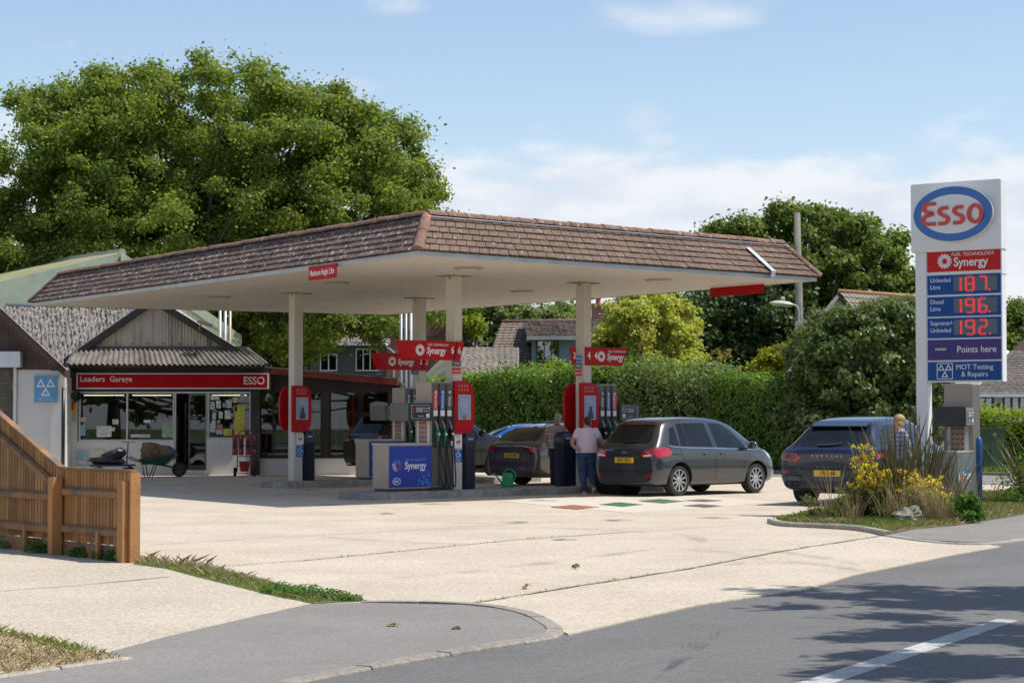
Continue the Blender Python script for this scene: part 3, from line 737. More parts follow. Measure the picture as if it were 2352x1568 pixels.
# lit tubes just inside the glass
for (a, c) in ((186, 279), (298, 388), (482, 562)): part(MB().tube([(X(a), D0 + .4, Z(907)), (X(c), D0 + .4, Z(907))], .016, 8), 'tube_light', M_tube, shop, True)
# notices on the glass, drinks poster and so on
NC = [(.62, .62, .6), (.5, .52, .55), (.55, .5, .42), (.35, .36, .38), (.25, .42, .5), (.5, .22, .16), (.55, .5, .08), (.28, .4, .25)]
NM = [mat('paper_%d' % i, c, .7, vs=14, var=.3) for i, c in enumerate(NC)]
rng = random.Random(4)
NOT = [(483, 503, 908, 918, 0), (482, 493, 922, 940, 1), (496, 507, 920, 937, 0), (511, 520, 925, 935, 3), (518, 532, 918, 936, 1), (536, 545, 912, 924, 2), (551, 560, 906, 918, 7), (539, 544, 932, 944, 4), (487, 496, 948, 962, 1), (502, 511, 945, 961, 0), (516, 529, 942, 962, 0),
       (529, 536, 948, 956, 4), (485, 495, 965, 972, 2), (498, 506, 964, 972, 7), (482, 495, 972, 992, 1), (497, 511, 974, 986, 5), (497, 511, 987, 997, 1), (513, 533, 984, 1000, 6), (538, 562, 930, 1000, 6), (182, 196, 958, 968, 2), (182, 196, 975, 1000, 4), (222, 256, 978, 1003, 0), (256, 264, 981, 990, 1), (258, 272, 962, 974, 2), (372, 396, 968, 1004, 7), (330, 345, 964, 970, 0)]
for (a, c, t, u, k) in NOT:
    par = w2 if a > 470 else w1
    o = part(MB().b2((X(a), D0 + .045, Z(u)), (X(c), D0 + .052, Z(t))), 'notice', NM[k], shop, par=par)
part(MB().b2((X(300), D0 + .045, Z(997)), (X(345), D0 + .05, Z(1004))), 'notice', NM[1], shop, par=w1)
for k in range(6): part(MB().b2((X(225), D0 + .041, Z(981.5 + k * 3)), (X(253 - (k % 3) * 3), D0 + .044, Z(982.2 + k * 3))), 'writing', NM[3], shop, par=w1)
text('Coca Cola', .2, M_let, shop, (X(278) - shop.location.x, .35, Z(914)), sx=.9, shear=.35)['label'] = 'white drink name in script on a cabinet behind the glass'
# shelving with stock behind the glass
def shelf_unit(x0, x1, D, z0, nrow, label, sd):
    T = thing('shop_shelf', label, 'shelf', ((X(x0) + X(x1)) / 2, D, .16), group='shelves inside the shop')
    b = MB(); a, c = X(x0), X(x1)
    for r in range(nrow): b.b2((a, D, .2 + r * .36), (c, D + .35, .225 + r * .36))
    for xx in (a, c - .03): b.b2((xx, D, .16), (xx + .03, D + .35, .25 + nrow * .36))
    part(b, 'shelf_frame', mat('shelf_metal', (.25, .24, .23), .5, .3), T)
    rg = random.Random(sd); i = 0
    for r in range(1, nrow):
        xx = a + .08
        while xx < c - .2:
            w = rg.uniform(.09, .2); h = rg.uniform(.14, .28)
            col = rg.choice([(.35, .06, .04), (.4, .3, .05), (.06, .12, .3), (.35, .35, .33), (.1, .25, .08), (.4, .2, .08), (.05, .05, .05)])
            m_ = mat('packet_%.2f_%.2f' % col[:2], col, .5, vs=20, var=.5)
            p_ = MB().b2((-w / 2, -.08, 0), (w / 2, .08, h * .82)); p_.box((0, 0, h * .9), (w * .8, .1, h * .2))
            o = p_.build('packet', m_); o.location = (xx + w / 2, D + .14, .226 + r * .36)
            tag(o, 'small packet on a shelf behind the shop window', 'packet', 'packets on the shop shelves'); i += 1
            xx += w + rg.uniform(.02, .1)
shelf_unit(186, 286, D0 + 1.0, 0, 4, 'low shelf of stock behind the left pane of the shop window', 5)
shelf_unit(300, 394, D0 + 1.0, 0, 4, 'low shelf of stock behind the middle pane of the shop window', 6)
shelf_unit(404, 428, D0 + 1.6, 0, 5, 'shelf of stock seen through the open shop doorway', 7)
# awning of corrugated cement sheets
def corrugated(mb, A, B, C_, D_, pitch=.15, amp=.03, n_up=2, mi=0):
    """A-B eave, D_-C_ top; waves run up the slope"""
    A, B, C_, D_ = map(Vector, (A, B, C_, D_)); nrm = (B - A).cross(D_ - A).normalized()
    k = int((B - A).length / pitch * 6); vs = []
    for j in range(n_up + 1):
        for i in range(k + 1):
            s = i / k; p = A.lerp(B, s).lerp(D_.lerp(C_, s), j / n_up); vs.append(p + nrm * amp * math.cos(2 * math.pi * i / 6))
    mb.add(vs, [(j * (k + 1) + i, j * (k + 1) + i + 1, (j + 1) * (k + 1) + i + 1, (j + 1) * (k + 1) + i) for j in range(n_up) for i in range(k)], mi)
    return mb
b = MB(); corrugated(b, SP(158, 836, D0 - .75), SP(614, 838, D0 - .75), SP(566, 800, D0 + .1), SP(180, 797, D0 + .1), .155, .032)
part(b, 'awning', M_corr, shop, True)
part(MB().b2((X(176), D0 + .02, Z(803)), (X(570), D0 + .12, Z(795))).tube([SP(566, 800, D0 + .1), SP(614, 837, D0 - .72)], .06, 8).tube([SP(180, 798, D0 + .1), SP(154, 836, D0 - .72)], .06, 8), 'awning_flashing', mat('old_flashing', (.10, .09, .08), .8, vs=3, var=.4), shop)
# gable with vertical corrugated cladding
apx, apy = 350, 696
GLx, GRx, gby = 196, 524, 801
def gz(px):
    return gby + (apy - gby) * ((px - GLx) / (apx - GLx) if px < apx else (GRx - px) / (GRx - apx))
b = MB(); n_ = 44; vs = []; 
for i in range(n_ * 4 + 1):
    px = GLx + (GRx - GLx) * i / (n_ * 4); w = (.018 if (i % 4) in (1, 2) else 0)
    vs += [SP(px, gby, D0 + .1 - w), SP(px, gz(px), D0 + .1 - w)]
b.add(vs, [(2 * i, 2 * i + 2, 2 * i + 3, 2 * i + 1) for i in range(n_ * 4)])
part(b, 'gable_cladding', M_clad, shop)
for px in range(232, 500, 36): part(MB().sph(SP(px, 788, D0 + .07), .022, 5), 'cladding_bolt', M_black, shop)
def barge(T, p, q, w, D, m, depth=.35):
    b = MB(); flat_sheet(b, [SP(p[0], p[1], D), SP(p[0], p[1] + w, D), SP(q[0], q[1] + w, D), SP(q[0], q[1], D)], depth); return part(b, 'barge_board', m, T)
barge(shop, (146, 824), (apx, apy - 13), 17, D0 - .1, M_darkf); barge(shop, (apx, apy - 13), (604, 838), 15, D0 - .1, M_darkf)
M_asb = mat('mossy_cement_roof', (.25, .225, .195), .95, vs=5, var=.25, bump=1.0, bs=14, c2=(.10, .09, .08), c2s=9, c2t=(.52, .6))
a_, c_, e_ = Vector(SP(146, 824, D0 - .1)), Vector(SP(apx, apy - 14, D0 - .1)), Vector(SP(604, 838, D0 - .1)); back = Vector((0, 0.5, 0))
b = MB(); corrugated(b, a_, a_ + back, c_ + back, c_, .2, .03); corrugated(b, e_, e_ + back, c_ + back, c_, .2, .03)
part(b, 'gable_roof', M_asb, shop, True)
# main roof behind
b = MB(); A = SP(-80, 846, D0 + .6); B = SP(430, 846, D0 + .6); Cc = at(395, 708, D0 + 6); Dd = at(-80, 700, D0 + 6)
rng = np.random.default_rng(5); A, B, Cc, Dd = map(Vector, (A, B, Cc, Dd)); nx, ny = 150, 46; vs = []
nrm = (B - A).cross(Dd - A).normalized()
for j in range(ny + 1):
    for i in range(nx + 1):
        p = A.lerp(B, i / nx).lerp(Dd.lerp(Cc, i / nx), j / ny); vs.append(p + nrm * (rng.uniform(-.05, .05) + .03 * math.cos(i * 2.1)))
b.add(vs, [(j * (nx + 1) + i, j * (nx + 1) + i + 1, (j + 1) * (nx + 1) + i + 1, (j + 1) * (nx + 1) + i) for j in range(ny) for i in range(nx)])
part(b, 'main_roof', M_asb, shop)
part(MB().tube([at(14, 704, D0 + 6), at(330, 708, D0 + 6)], .12, 10), 'roof_ridge', mat('ridge_grey', (.22, .23, .24), .8, vs=4, var=.3), shop, True)
# flood lamp on the right barge board
fl = thing('security_lamp', 'small grey floodlight bracketed to the right gable edge of the shop', 'lamp', SP(458, 755, D0 - .2))
fx = fl.location
part(MB().box((fx.x + .18, fx.y - .1, fx.z + .14), (.42, .2, .1), M=Matrix.Rotation(R(18), 4, 'Y')), 'lamp_housing', mat('dull_grey', (.25, .23, .2), .6), fl, bevel=.01)
part(MB().tube([(fx.x, fx.y + .1, fx.z - .05), (fx.x, fx.y - .05, fx.z), (fx.x + .05, fx.y - .08, fx.z + .12)], .025, 8), 'bracket', mat('dull_grey', (.25, .23, .2), .6), fl)
# ---------------------------------------------------------------- workshop at the left
D1 = 56.0
work = thing('workshop', 'white workshop with brown boarded gable and roller shutter at the left edge', 'workshop', (at(60, 0, D1).x, D1, 0))
X1 = lambda px: at(px, 900, D1).x
Z1 = lambda py: at(60, py, D1).z
b = MB(); b.b2((X1(40), D1, -.05), (X1(148), D1 + .25, Z1(849))); b.b2((X1(148) - .25, D1 + .25, -.05), (X1(148), D1 + 8, Z1(849))); b.b2((X1(-260), D1, -.05), (X1(-110), D1 + .25, Z1(849)))
b.box((X1(35), D1 + .1, Z1(955)), (.09, .3, 2.7), mi=0)
part(b, 'wall', M_wwall, work)
# boarded gable
ga = (-55, 668); gl, gr = (-260, 849), (146, 849)
b = MB(); nbd = 42
for i in range(nbd):
    p0 = gl[0] + (gr[0] - gl[0]) * i / nbd; p1 = gl[0] + (gr[0] - gl[0]) * (i + 1) / nbd - .5
    top = lambda p: 849 + (ga[1] - 849) * ((p - gl[0]) / (ga[0] - gl[0]) if p < ga[0] else (gr[0] - p) / (gr[0] - ga[0]))
    flat_sheet(b, [SP(p0, 849, D1 - .03), SP(p1, 849, D1 - .03), SP(p1, top(p1), D1 - .03), SP(p0, top(p0), D1 - .03)], .05)
part(b, 'gable_boards', mat('brown_boards', (.075, .042, .036), .7, vs=2, var=.2), work)
part(MB().b2((X1(-260), D1 + .03, Z1(849)), (X1(146), D1 + .1, Z1(845))), 'lintel', M_darkf, work)
barge(work, (ga[0], ga[1] - 8), (150, 852), 15, D1 - .35, mat('barge_brown', (.09, .05, .042), .6, vs=2), .3); barge(work, (-270, 858), (ga[0], ga[1] - 8), 15, D1 - .35, MATS['barge_brown'], .3)
a_, c_, e_ = Vector(SP(-270, 856, D1 - .4)), Vector(SP(ga[0], ga[1] - 10, D1 - .4)), Vector(SP(150, 850, D1 - .4))
b = MB(); back = Vector((0, .3, 0)); corrugated(b, a_, a_ + back, c_ + back, c_, .2, .03); corrugated(b, e_, e_ + back, c_ + back, c_, .2, .03)
part(b, 'roof', M_asb, work, True)
part(MB().b2((X1(-110), D1 - .4, Z1(844)), (X1(53), D1 - .02, Z1(808))), 'shutter_box', mat('galvanised_box', (.50, .54, .57), .45, .3, vs=2), work, bevel=.01)
b = MB()
for k in range(36):
    z = Z1(848) - k * .075; b.tube([(X1(-110), D1 + .08, z), (X1(33), D1 + .08, z)], .036, 8)
part(b, 'roller_shutter', mat('shutter_grey', (.16, .15, .135), .5, .3, vs=4, c2=(.3, .28, .24), c2s=2), work, True)
part(MB().b2((X1(148) - .28, D1 - .5, Z1(852)), (X1(152), D1 - .38, Z1(843))), 'eaves_end', M_darkf, work)
part(MB().tube([(X1(146) + .02, D1 - .10, Z1(890)), (X1(146) + .02, D1 - .1, 0)], .05, 10), 'downpipe', M_black, work, True)
# MOT sign
def tri_mark(mb, cx, cz, s, w, y0, y1, mi=0):
    """three linked triangle outlines"""
    def tri(x, z, a):
        h = a * .9
        o = [(x - a / 2, z), (x + a / 2, z), (x, z + h)]; g = (x, z + h / 3); i = [(g[0] + (p[0] - g[0]) * (1 - w), g[1] + (p[1] - g[1]) * (1 - w)) for p in o]
        vs = [(p[0], y0, p[1]) for p in o + i] + [(p[0], y1, p[1]) for p in o + i]
        fs = []
        for k in range(3):
            k2 = (k + 1) % 3; fs += [(k, k2, 3 + k2, 3 + k), (6 + k, 9 + k, 9 + k2, 6 + k2), (k, 6 + k, 6 + k2, k2), (3 + k, 3 + k2, 9 + k2, 9 + k)]
        mb.add(vs, fs, mi)
    tri(cx - s * .26, cz, s * .5); tri(cx + s * .26, cz, s * .5); tri(cx, cz - s * .46, s * .5)
ms = thing('test_station_sign', 'square light blue sign with three white triangles on the white workshop wall', 'sign', (X1(106), D1 - .05, Z1(893)))
o = MB().box((0, .02, 0), (.66, .04, .74)).build('sign_board', mat('sign_edge_grey', (.4, .45, .5), .5), ms)
MB().box((0, -.006, 0), (.63, .012, .71)).build('sign_face', mat('mot_light_blue', (.10, .33, .60), .5, vs=3, var=.1), ms)
b = MB(); tri_mark(b, 0, .05, .52, .48, -.018, -.012); b.build('emblem', M_white, ms)
for k, s_ in enumerate(('Vehicle Testing Station', 'Department for Transport')): text(s_, .045, M_white, ms, (0, -.014, -.25 - k * .05), name='small_writing', sx=.9)
# emergency board on the pier
em = thing('emergency_board', 'yellow and red emergency switch board fixed beside the shop window', 'sign', (X(162), D0 - .03, Z(935)))
MB().box((0, 0, .23), (.36, .03, .20)).build('red_panel', mat('faded_red', (.35, .03, .03), .5), em)
text('PETROL\nPUMPS', .085, M_white, em, (-.02, -.02, .24), bold=.03, sx=.9)
MB().box((0, 0, -.03), (.34, .03, .31)).build('yellow_panel', mat('sign_yellow', (.62, .45, .02), .5), em)
MB().box((.02, -.06, .03), (.17, .09, .2)).box((0, -.11, .03), (.07, .04, .07)).build('switch_box', mat('switch_red', (.5, .02, .02), .4), em, bevel=.008)
MB().box((0, 0, -.32), (.36, .02, .22)).build('paper_panel', mat('pale_paper', (.55, .5, .46), .7), em)
text('IN CASE OF\nEMERGENCY', .055, MATS['faded_red'], em, (0, -.012, -.31), name='notice_text', bold=.02)
sp_o = thing('loudspeaker', 'round black loudspeaker horn at the corner of the shop window', 'loudspeaker', (X(179), D0 - .22, Z(909)))
MB().lathe([(.03, .16), (.05, .08), (.13, .0), (.15, -.01), (.13, .01), (.03, .06), (.001, .07)], n=20, M=Matrix.Rotation(R(90), 4, 'X') @ Matrix.Rotation(math.pi, 4, 'X')).build('horn', M_black, sp_o, True)
MB().tube([(0, .1, 0), (0, .2, 0)], .03, 8).build('bracket', M_black, sp_o)
for px, lb, mm in ((190, 'framed blue leaflet board low on the white wall, left of the pair', 4), (228, 'framed pale leaflet board low on the white wall, right of the pair', 2)):
    fb = thing('leaflet_frame', lb, 'notice board', (X(px), D0 - .02, Z(1052)), group='leaflet frames on the wall')
    MB().box((0, 0, 0), (.38, .03, .50)).build('frame', M_frame, fb); MB().box((0, -.02, .0), (.32, .01, .44)).build('leaflet', NM[mm], fb)
    MB().box((0, -.026, -.12), (.26, .003, .1)).build('picture', NM[7 if mm == 2 else 1], fb)
# ---------------------------------------------------------------- showroom lean-to at the right of the shop
D2 = D0 + .2
show = thing('showroom', 'dark timber showroom with sloping red roof edge and big display windows', 'showroom', (at(740, 0, D2).x, D2, 0))
X2 = lambda px: at(px, 900, D2).x
Z2 = lambda py: at(740, py, D2).z
M_dk = mat('showroom_boards', (.035, .022, .02), .65, vs=2, var=.3)
b = MB(); nbd = 50
for i in range(nbd):
    p0 = 600 + 300 * i / nbd; p1 = 600 + 300 * (i + 1) / nbd - .6; t = lambda p: 850 + (p - 600) * .083
    flat_sheet(b, [SP(p0, 897, D2), SP(p1, 897, D2), SP(p1, t(p1), D2), SP(p0, t(p0), D2)], .05)
part(b, 'boarding', M_dk, show)
b = MB(); flat_sheet(b, [SP(612, 842, D2 - .25), SP(612, 858, D2 - .25), SP(912, 885, D2 - .25), SP(912, 869, D2 - .25)], .06)
part(b, 'roof_edge', mat('maroon_roof_edge', (.20, .025, .02), .5, vs=2, var=.2, c2=(.33, .05, .03), c2s=1), show)
b = MB(); b.add([SP(608, 841, D2 - .28), SP(915, 867, D2 - .28), at(915, 867, D2 - .28) + Vector((0, 6, -.25)), at(608, 841, D2 - .28) + Vector((0, 6, -.25))] + [Vector(q) - Vector((0, 0, .04)) for q in (SP(608, 841, D2 - .28), SP(915, 867, D2 - .28), at(915, 867, D2 - .28) + Vector((0, 6, -.25)), at(608, 841, D2 - .28) + Vector((0, 6, -.25)))], [(0, 1, 2, 3), (7, 6, 5, 4), (0, 4, 5, 1), (1, 5, 6, 2), (2, 6, 7, 3)])
part(b, 'roof', M_corr, show)
b = MB(); b.b2((X2(578), D2, -.05), (X2(905), D2 + .2, Z2(1048))); b.b2((X2(898), D2 + .2, 0), (X2(905), D2 + 5.5, Z2(890)))
part(b, 'wall', M_wwall, show)
b = MB(); b.b2((X2(740), D2 - .01, Z2(1050)), (X2(756), D2 + .2, Z2(897))); b.b2((X2(894), D2 - .01, Z2(1050)), (X2(906), D2 + .2, Z2(890))); b.b2((X2(596), D2 - .03, Z2(1052)), (X2(894), D2 - .0, Z2(1047)))
part(b, 'timber_frame', M_dk, show)
part(MB().b2((X2(600), D2 + .2, .0), (X2(895), D2 + 5.4, .05)), 'floor', M_intfl, show)
shop_window(show, 596, 740, 897, 1048, D2, (628,), .045, fm=M_dk); shop_window(show, 756, 894, 897, 1048, D2, (), .045, fm=M_dk)
for (a, c) in ((806, 811), (655, 658)): part(MB().b2((X2(a), D2 + .5, .05), (X2(c), D2 + .6, Z2(900))), 'inner_post', mat('pale_timber', (.45, .25, .13), .6), show)
part(MB().b2((X2(612), D2 + .35, Z2(928)), (X2(622), D2 + .37, Z2(906))), 'notice', NM[0], show)
# goods in the showroom window
cb = thing('cardboard_box', 'plain brown box standing inside the showroom window', 'box', (X2(636) , D2 + .9, .05))
MB().box((-.3, 0, .55), (.38, .4, 1.1)).build('side_panel', mat('dark_ply', (.05, .045, .04), .6), cb, bevel=.005); MB().box((.15, 0, .55), (.5, .42, 1.1)).build('front_panel', mat('ply', (.28, .19, .12), .7), cb, bevel=.005)
for k in range(5):
    o = thing('water_pack', 'shrink-wrapped pack of bottled water inside the showroom window', 'water pack', (X2(625 + k * 9), D2 + .55 + .1 * (k % 2), Z2(1044)), group='packs of bottled water')
    b = MB()
    for i in range(2):
        for j in range(2): b.lathe([(.0001, 0), (.05, 0), (.05, .16), (.018, .22), (.018, .25), (.0001, .25)], (i * .1 - .05, j * .1, 0), 8)
    b.build('bottles', mat('blue_bottles', (.25, .38, .55), .2), o, True)
for px in (776, 803):
    T = thing('display_rail', 'white tubular display rail behind the right showroom window' + (', left of the pair' if px < 790 else ', right of the pair'), 'rail', (X2(px), D2 + .8, .05), group='white display rails')
    zt = Z2(945); b = MB(); P = [(-.11, 0, 0), (-.11, 0, zt - .1), (-.07, 0, zt - .03), (.07, 0, zt - .03), (.11, 0, zt - .1), (.11, 0, 0)]
    b.tube(P, .016, 8); b.tube([(-.11, 0, .8), (.11, 0, .8)], .013, 8); b.tube([(-.11, 0, 1.2), (.11, 0, 1.2)], .013, 8); b.build('rail_frame', M_white, T, True)
# ---------------------------------------------------------------- green shed behind
D3 = 66.0
shed = thing('workshop_shed', 'tall pale green steel shed with long sloping roof behind the shop', 'shed', (at(300, 0, D3).x, D3, 0))
pk = at(281, 580, D3); le = at(-60, 800, D3 - .1); re = at(553, 768, D3 + 6)
M_shr = mat('green_sheet_roof', (.235, .24, .125), .7, vs=1, var=.12, c2=(.34, .26, .15), c2s=.8, c2t=(.48, .66), streak=(1, .3, 1))
M_shw = mat('cream_sheet', (.62, .66, .46), .6, vs=1, var=.05); M_shg = mat('shed_green', (.28, .33, .24), .5)
far = at(-150, 643, D3 + 22) - pk
lo = Vector((-6.5, -5.0, 0)); lo.z = (at(-120, 715, D3 - 5).z - pk.z)
b = MB(); A = pk; n_ = 60; vs = []
for i in range(n_ * 4 + 1):
    s = i / (n_ * 4); h = .04 if i % 4 in (1,) else 0
    vs += [pk + far * s + Vector((0, 0, h)), pk + far * s + lo + Vector((0, 0, h))]
b.add(vs, [(2 * i, 2 * i + 1, 2 * i + 3, 2 * i + 2) for i in range(n_ * 4)])
part(b, 'roof_slope', M_shr, shed)
rr_ = Vector((re.x - pk.x, re.y - pk.y + .4, re.z - pk.z))
b = MB(); b.add([pk, pk + far, pk + far + rr_, pk + rr_], [(0, 1, 2, 3)]); part(b, 'roof_slope', M_shr, shed)
part(MB().tube([pk, pk + far], .14, 6), 'ridge_cap', M_shg, shed)
gw = []
w_ = re - pk
b = MB(); k = 26
for i in range(k):
    s0, s1 = i / k, (i + .9) / k; p0 = pk + w_ * s0; p1 = pk + w_ * s1
    b.add([Vector((p0.x, p0.y - .05, 0)), Vector((p1.x, p1.y - .05, 0)), p1 - Vector((0, .05, .2)), p0 - Vector((0, .05, .2))], [(0, 1, 2, 3)])
    p1b = pk + w_ * ((i + 1) / k); b.add([Vector((p1.x, p1.y - .05, 0)), Vector((p1b.x, p1b.y + .03, 0)), p1b - Vector((0, -.03, .2)), p1 - Vector((0, .05, .2))], [(0, 1, 2, 3)])
part(b, 'gable_wall', M_shw, shed)
b = MB(); b.add([pk + Vector((0, 0, 0)), pk + lo, Vector((pk.x + lo.x, pk.y + lo.y, 0)), Vector((pk.x, pk.y, 0))], [(0, 1, 2, 3)])
part(b, 'gable_wall', M_shg, shed)
b = MB(); d_ = Vector((0, 0, .34)); y_ = Vector((0, -.25, 0))
for q in (pk + w_ * 1.01,): b.add([pk + y_, q + y_, q + y_ - d_, pk + y_ - d_, pk, q, q - d_, pk - d_], [(0, 1, 2, 3), (4, 7, 6, 5), (0, 4, 5, 1), (3, 2, 6, 7), (1, 5, 6, 2)])
part(b, 'verge_trim', M_shg, shed); 
b = MB(); b.b2((re.x - .45, re.y - .1, 0), (re.x - .1, re.y, re.z - .2)); part(b, 'corner_trim', M_shg, shed)
for k, (px, hh, mm) in enumerate(((505, 716, (.5, .5, .48)), (517, 716, (.42, .42, .42)), (528, 716, (.40, .28, .20)))):
    p = at(px, 800, 60.5 + k * .1); T = thing('vent_pipe', ['pale grey standpipe rising beside the shop gable, left of three', 'grey standpipe rising beside the shop gable, middle of three', 'brownish standpipe rising beside the shop gable, right of three'][k], 'pipe', (p.x, p.y, 0), group='pipes beside the gable')
    MB().tube([(0, 0, 0), (0, 0, 5.2)], .045, 8).build('pipe', mat('pipe_%d' % k, mm, .4, .3), T, True); MB().tube([(0, 0, 4.9), (0, 0, 5.0)], .06, 8).build('collar', mat('pipe_%d' % k, mm, .4, .3), T, True)
for k, px in enumerate((921, 932, 943, 946)):
    p = at(px, 800, 60 + k * .4); T = thing('tank_vent', ['leftmost', 'second', 'third', 'rightmost'][k] + ' of the tall galvanised vent pipes behind the pumps', 'vent pipe', (p.x, p.y, 0), group='tank vent pipes')
    MB().tube([(0, 0, 0), (0, 0, 4.9)], .05 if k != 3 else .03, 10).build('pipe', mat('galvanised_pipe', (.27, .28, .29), .45, .3), T, True); MB().lathe([(.001, .14), (.06, .1), (.07, 0), (.05, -.04)], (0, 0, 4.9), 10).build('vent_cap', mat('galvanised_pipe', (.27, .28, .29), .45, .3), T, True)
# ================================================================ PUMP ISLANDS, PUMPS, BINS, SIGNS ON THE COLUMNS
M_beige = mat('pump_beige', (.40, .33, .26), .45, .15, vs=1.5, var=.08)
M_pgrey = mat('pump_grey', (.115, .105, .092), .45, .2, vs=2)
M_pgrey2 = mat('pump_slot', (.03, .03, .03), .5)
M_pblue = mat('pump_blue', (.004, .03, .33), .42, vs=2, var=.05)
M_trimw = mat('pump_edge', (.42, .40, .37), .4, .3)
M_disp = mat('display_black', (.012, .013, .015), .15)
M_lcd = mat('lcd_grey', (.25, .27, .28), .3)
M_green = mat('nozzle_green', (.005, .16, .06), .35)
M_slab = mat('sticker_blue', (.01, .10, .38), .4); M_sred = mat('sticker_red', (.55, .02, .02), .4); M_sgry = mat('sticker_grey', (.10, .10, .11), .4)
M_lblue = mat('light_blue', (.05, .32, .65), .4)
P1, P2, P3, P4 = COLS
def loc_s(px, o, yl):
    """distance s along the island axis where the line y_local=yl passes the sight line of px"""
    k = (px - 1176) / FPX; kk = k / math.cos(0); oy = o + EY * yl
    # account for the tiny pitch: direction ratio x/y
    r = ray(px, 960); kk = r.x / r.y
    return (oy.x - kk * oy.y) / (kk * EX.y - EX.x)
def wpt(o, s, yl, z=0): return o + EX * s + EY * yl + Vector((0, 0, z - o.z if False else 0)) if False else Vector(((o + EX * s + EY * yl).x, (o + EX * s + EY * yl).y, z))
def rosette(mb, c, r, y, rows=((.42, 9), (.62, 12), (.82, 14), (1, 14)), th=.003, mi=0, dot=.15):
    for j, (f, n) in enumerate(rows):
        for i in range(n):
            a = 2 * math.pi * (i + .5 * (j % 2)) / n + j * .12; q = (c[0] + math.cos(a) * r * f, c[1] + math.sin(a) * r * f); dr = r * dot * (.7 + .35 * (j == 1 or j == 2)) * (.62 if j == 3 else 1)
            pl = [(q[0] + math.cos(b_) * dr, q[1] + math.sin(b_) * dr) for b_ in [2 * math.pi * k / 6 for k in range(6)]]
            mb.prism(pl, y, y - th, mi, 'Y')
    return mb
def stroke(mb, pts, w, y0, y1, mi=0):
    """flat ribbon letter stroke in the XZ plane with thickness y0..y1"""
    P = [Vector((p[0], p[1])) for p in pts]; Lf, Rt = [], []
    for i, p in enumerate(P):
        d = (P[min(i + 1, len(P) - 1)] - P[max(i - 1, 0)]).normalized(); n = Vector((-d.y, d.x)); Lf.append(p + n * w / 2); Rt.append(p - n * w / 2)
    n = len(P); vs = [(q.x, y, q.y) for y in (y0, y1) for q in Lf + Rt]
    fs = []
    for i in range(n - 1):
        fs += [(i, i + 1, n + i + 1, n + i), (2 * n + i, 3 * n + i, 3 * n + i + 1, 2 * n + i + 1), (i, 2 * n + i, 2 * n + i + 1, i + 1), (n + i, n + i + 1, 3 * n + i + 1, 3 * n + i)]
    fs += [(0, n, 3 * n, 2 * n), (n - 1, 3 * n - 1, 4 * n - 1, 2 * n - 1)]
    mb.add(vs, fs, mi); return mb
def arc(cx, cz, rx, rz_, a0, a1, n=14): return [(cx + rx * math.cos(R(a0 + (a1 - a0) * i / n)), cz + rz_ * math.sin(R(a0 + (a1 - a0) * i / n))) for i in range(n + 1)]
def oval_letters(mb, x, z, h, y0, y1, w, mi=0):
    """E s s o drawn as rounded strokes; h = height of the E, x its left edge"""
    u = h; c = w / 2 / u
    def S(p): stroke(mb, [(x + a * u, z + b_ * u) for a, b_ in p], w, y0, y1, mi)
    ex = .50
    S([(ex, 1 - c)] + arc(.27, .75, .20, .25 - c, 90, 262, 12) + [(ex - .08, .52)])
    S([(ex - .08, .50)] + arc(.27, .26, .24, .26 - c, 98, 270, 12) + [(ex, c)])
    for k in range(2):
        cx = .78 + .54 * k; q = .80
        S([(cx + .17, q - c)] + arc(cx, q * .73, .15, q * .27 - c, 90, 215, 8) + [(cx, q * .51)] + arc(cx + .01, q * .29, .15, q * .29 - c, 60, -90, 10) + [(cx - .19, c)])
    S(arc(1.92, .42, .28 - c + .02, .42 - c, 0, 360, 28))
    return mb
# islands
def island(o, s0, s1, label_):
    b = MB(); hw = .6
    def rr(h, z): 
        pts = []
        for (cx, cy, a0) in ((s1 - .3, hw - .3 - h, 0), (s0 + .3, hw - .3 - h, 90), (s0 + .3, -(hw - .3 - h), 180), (s1 - .3, -(hw - .3 - h), 270)):
            for k in range(7):
                a = R(a0 + 90 * k / 6); p = wpt(o, cx + (.3 - h * .0) * math.cos(a), cy + .3 * math.sin(a), z); pts.append((p.x, p.y, z))
        return pts
    A, B_, C_ = rr(0, -.02), rr(0, .12), rr(.03, .145); n = len(A); vs = A + B_ + C_
    fs = [(i, (i + 1) % n, n + (i + 1) % n, n + i) for i in range(n)] + [(n + i, n + (i + 1) % n, 2 * n + (i + 1) % n, 2 * n + i) for i in range(n)] + [tuple(range(2 * n, 3 * n))]
    b.add(vs, fs); q = b.build('pump_island', ground_mat('island_concrete_' + label_, (.27, .255, .225), (.36, .34, .30), grit=90, gs=.35, stains=(.16, .15, .13), stain_t=(.5, .7), ss=1.6), auto=40); q['kind'] = 'structure'
    # joints between kerb stones
    k = MB()
    s = s0 + .5
    while s < s1 - .3:
        p = wpt(o, s, -hw - .001, .05); k.box((p.x, p.y, .055), (.014, .006, .13), PHI); s += .92
    j = k.build('kerb_joints', M_joint); j['kind'] = 'structure'
o1, o2 = Vector((P1.x, P1.y, 0)), Vector((P4.x, P4.y, 0))
island(o1, loc_s(824, o1, -.3), 6.6, 'a')
island(o2, loc_s(637, o2, -.3), 3.6, 'b')
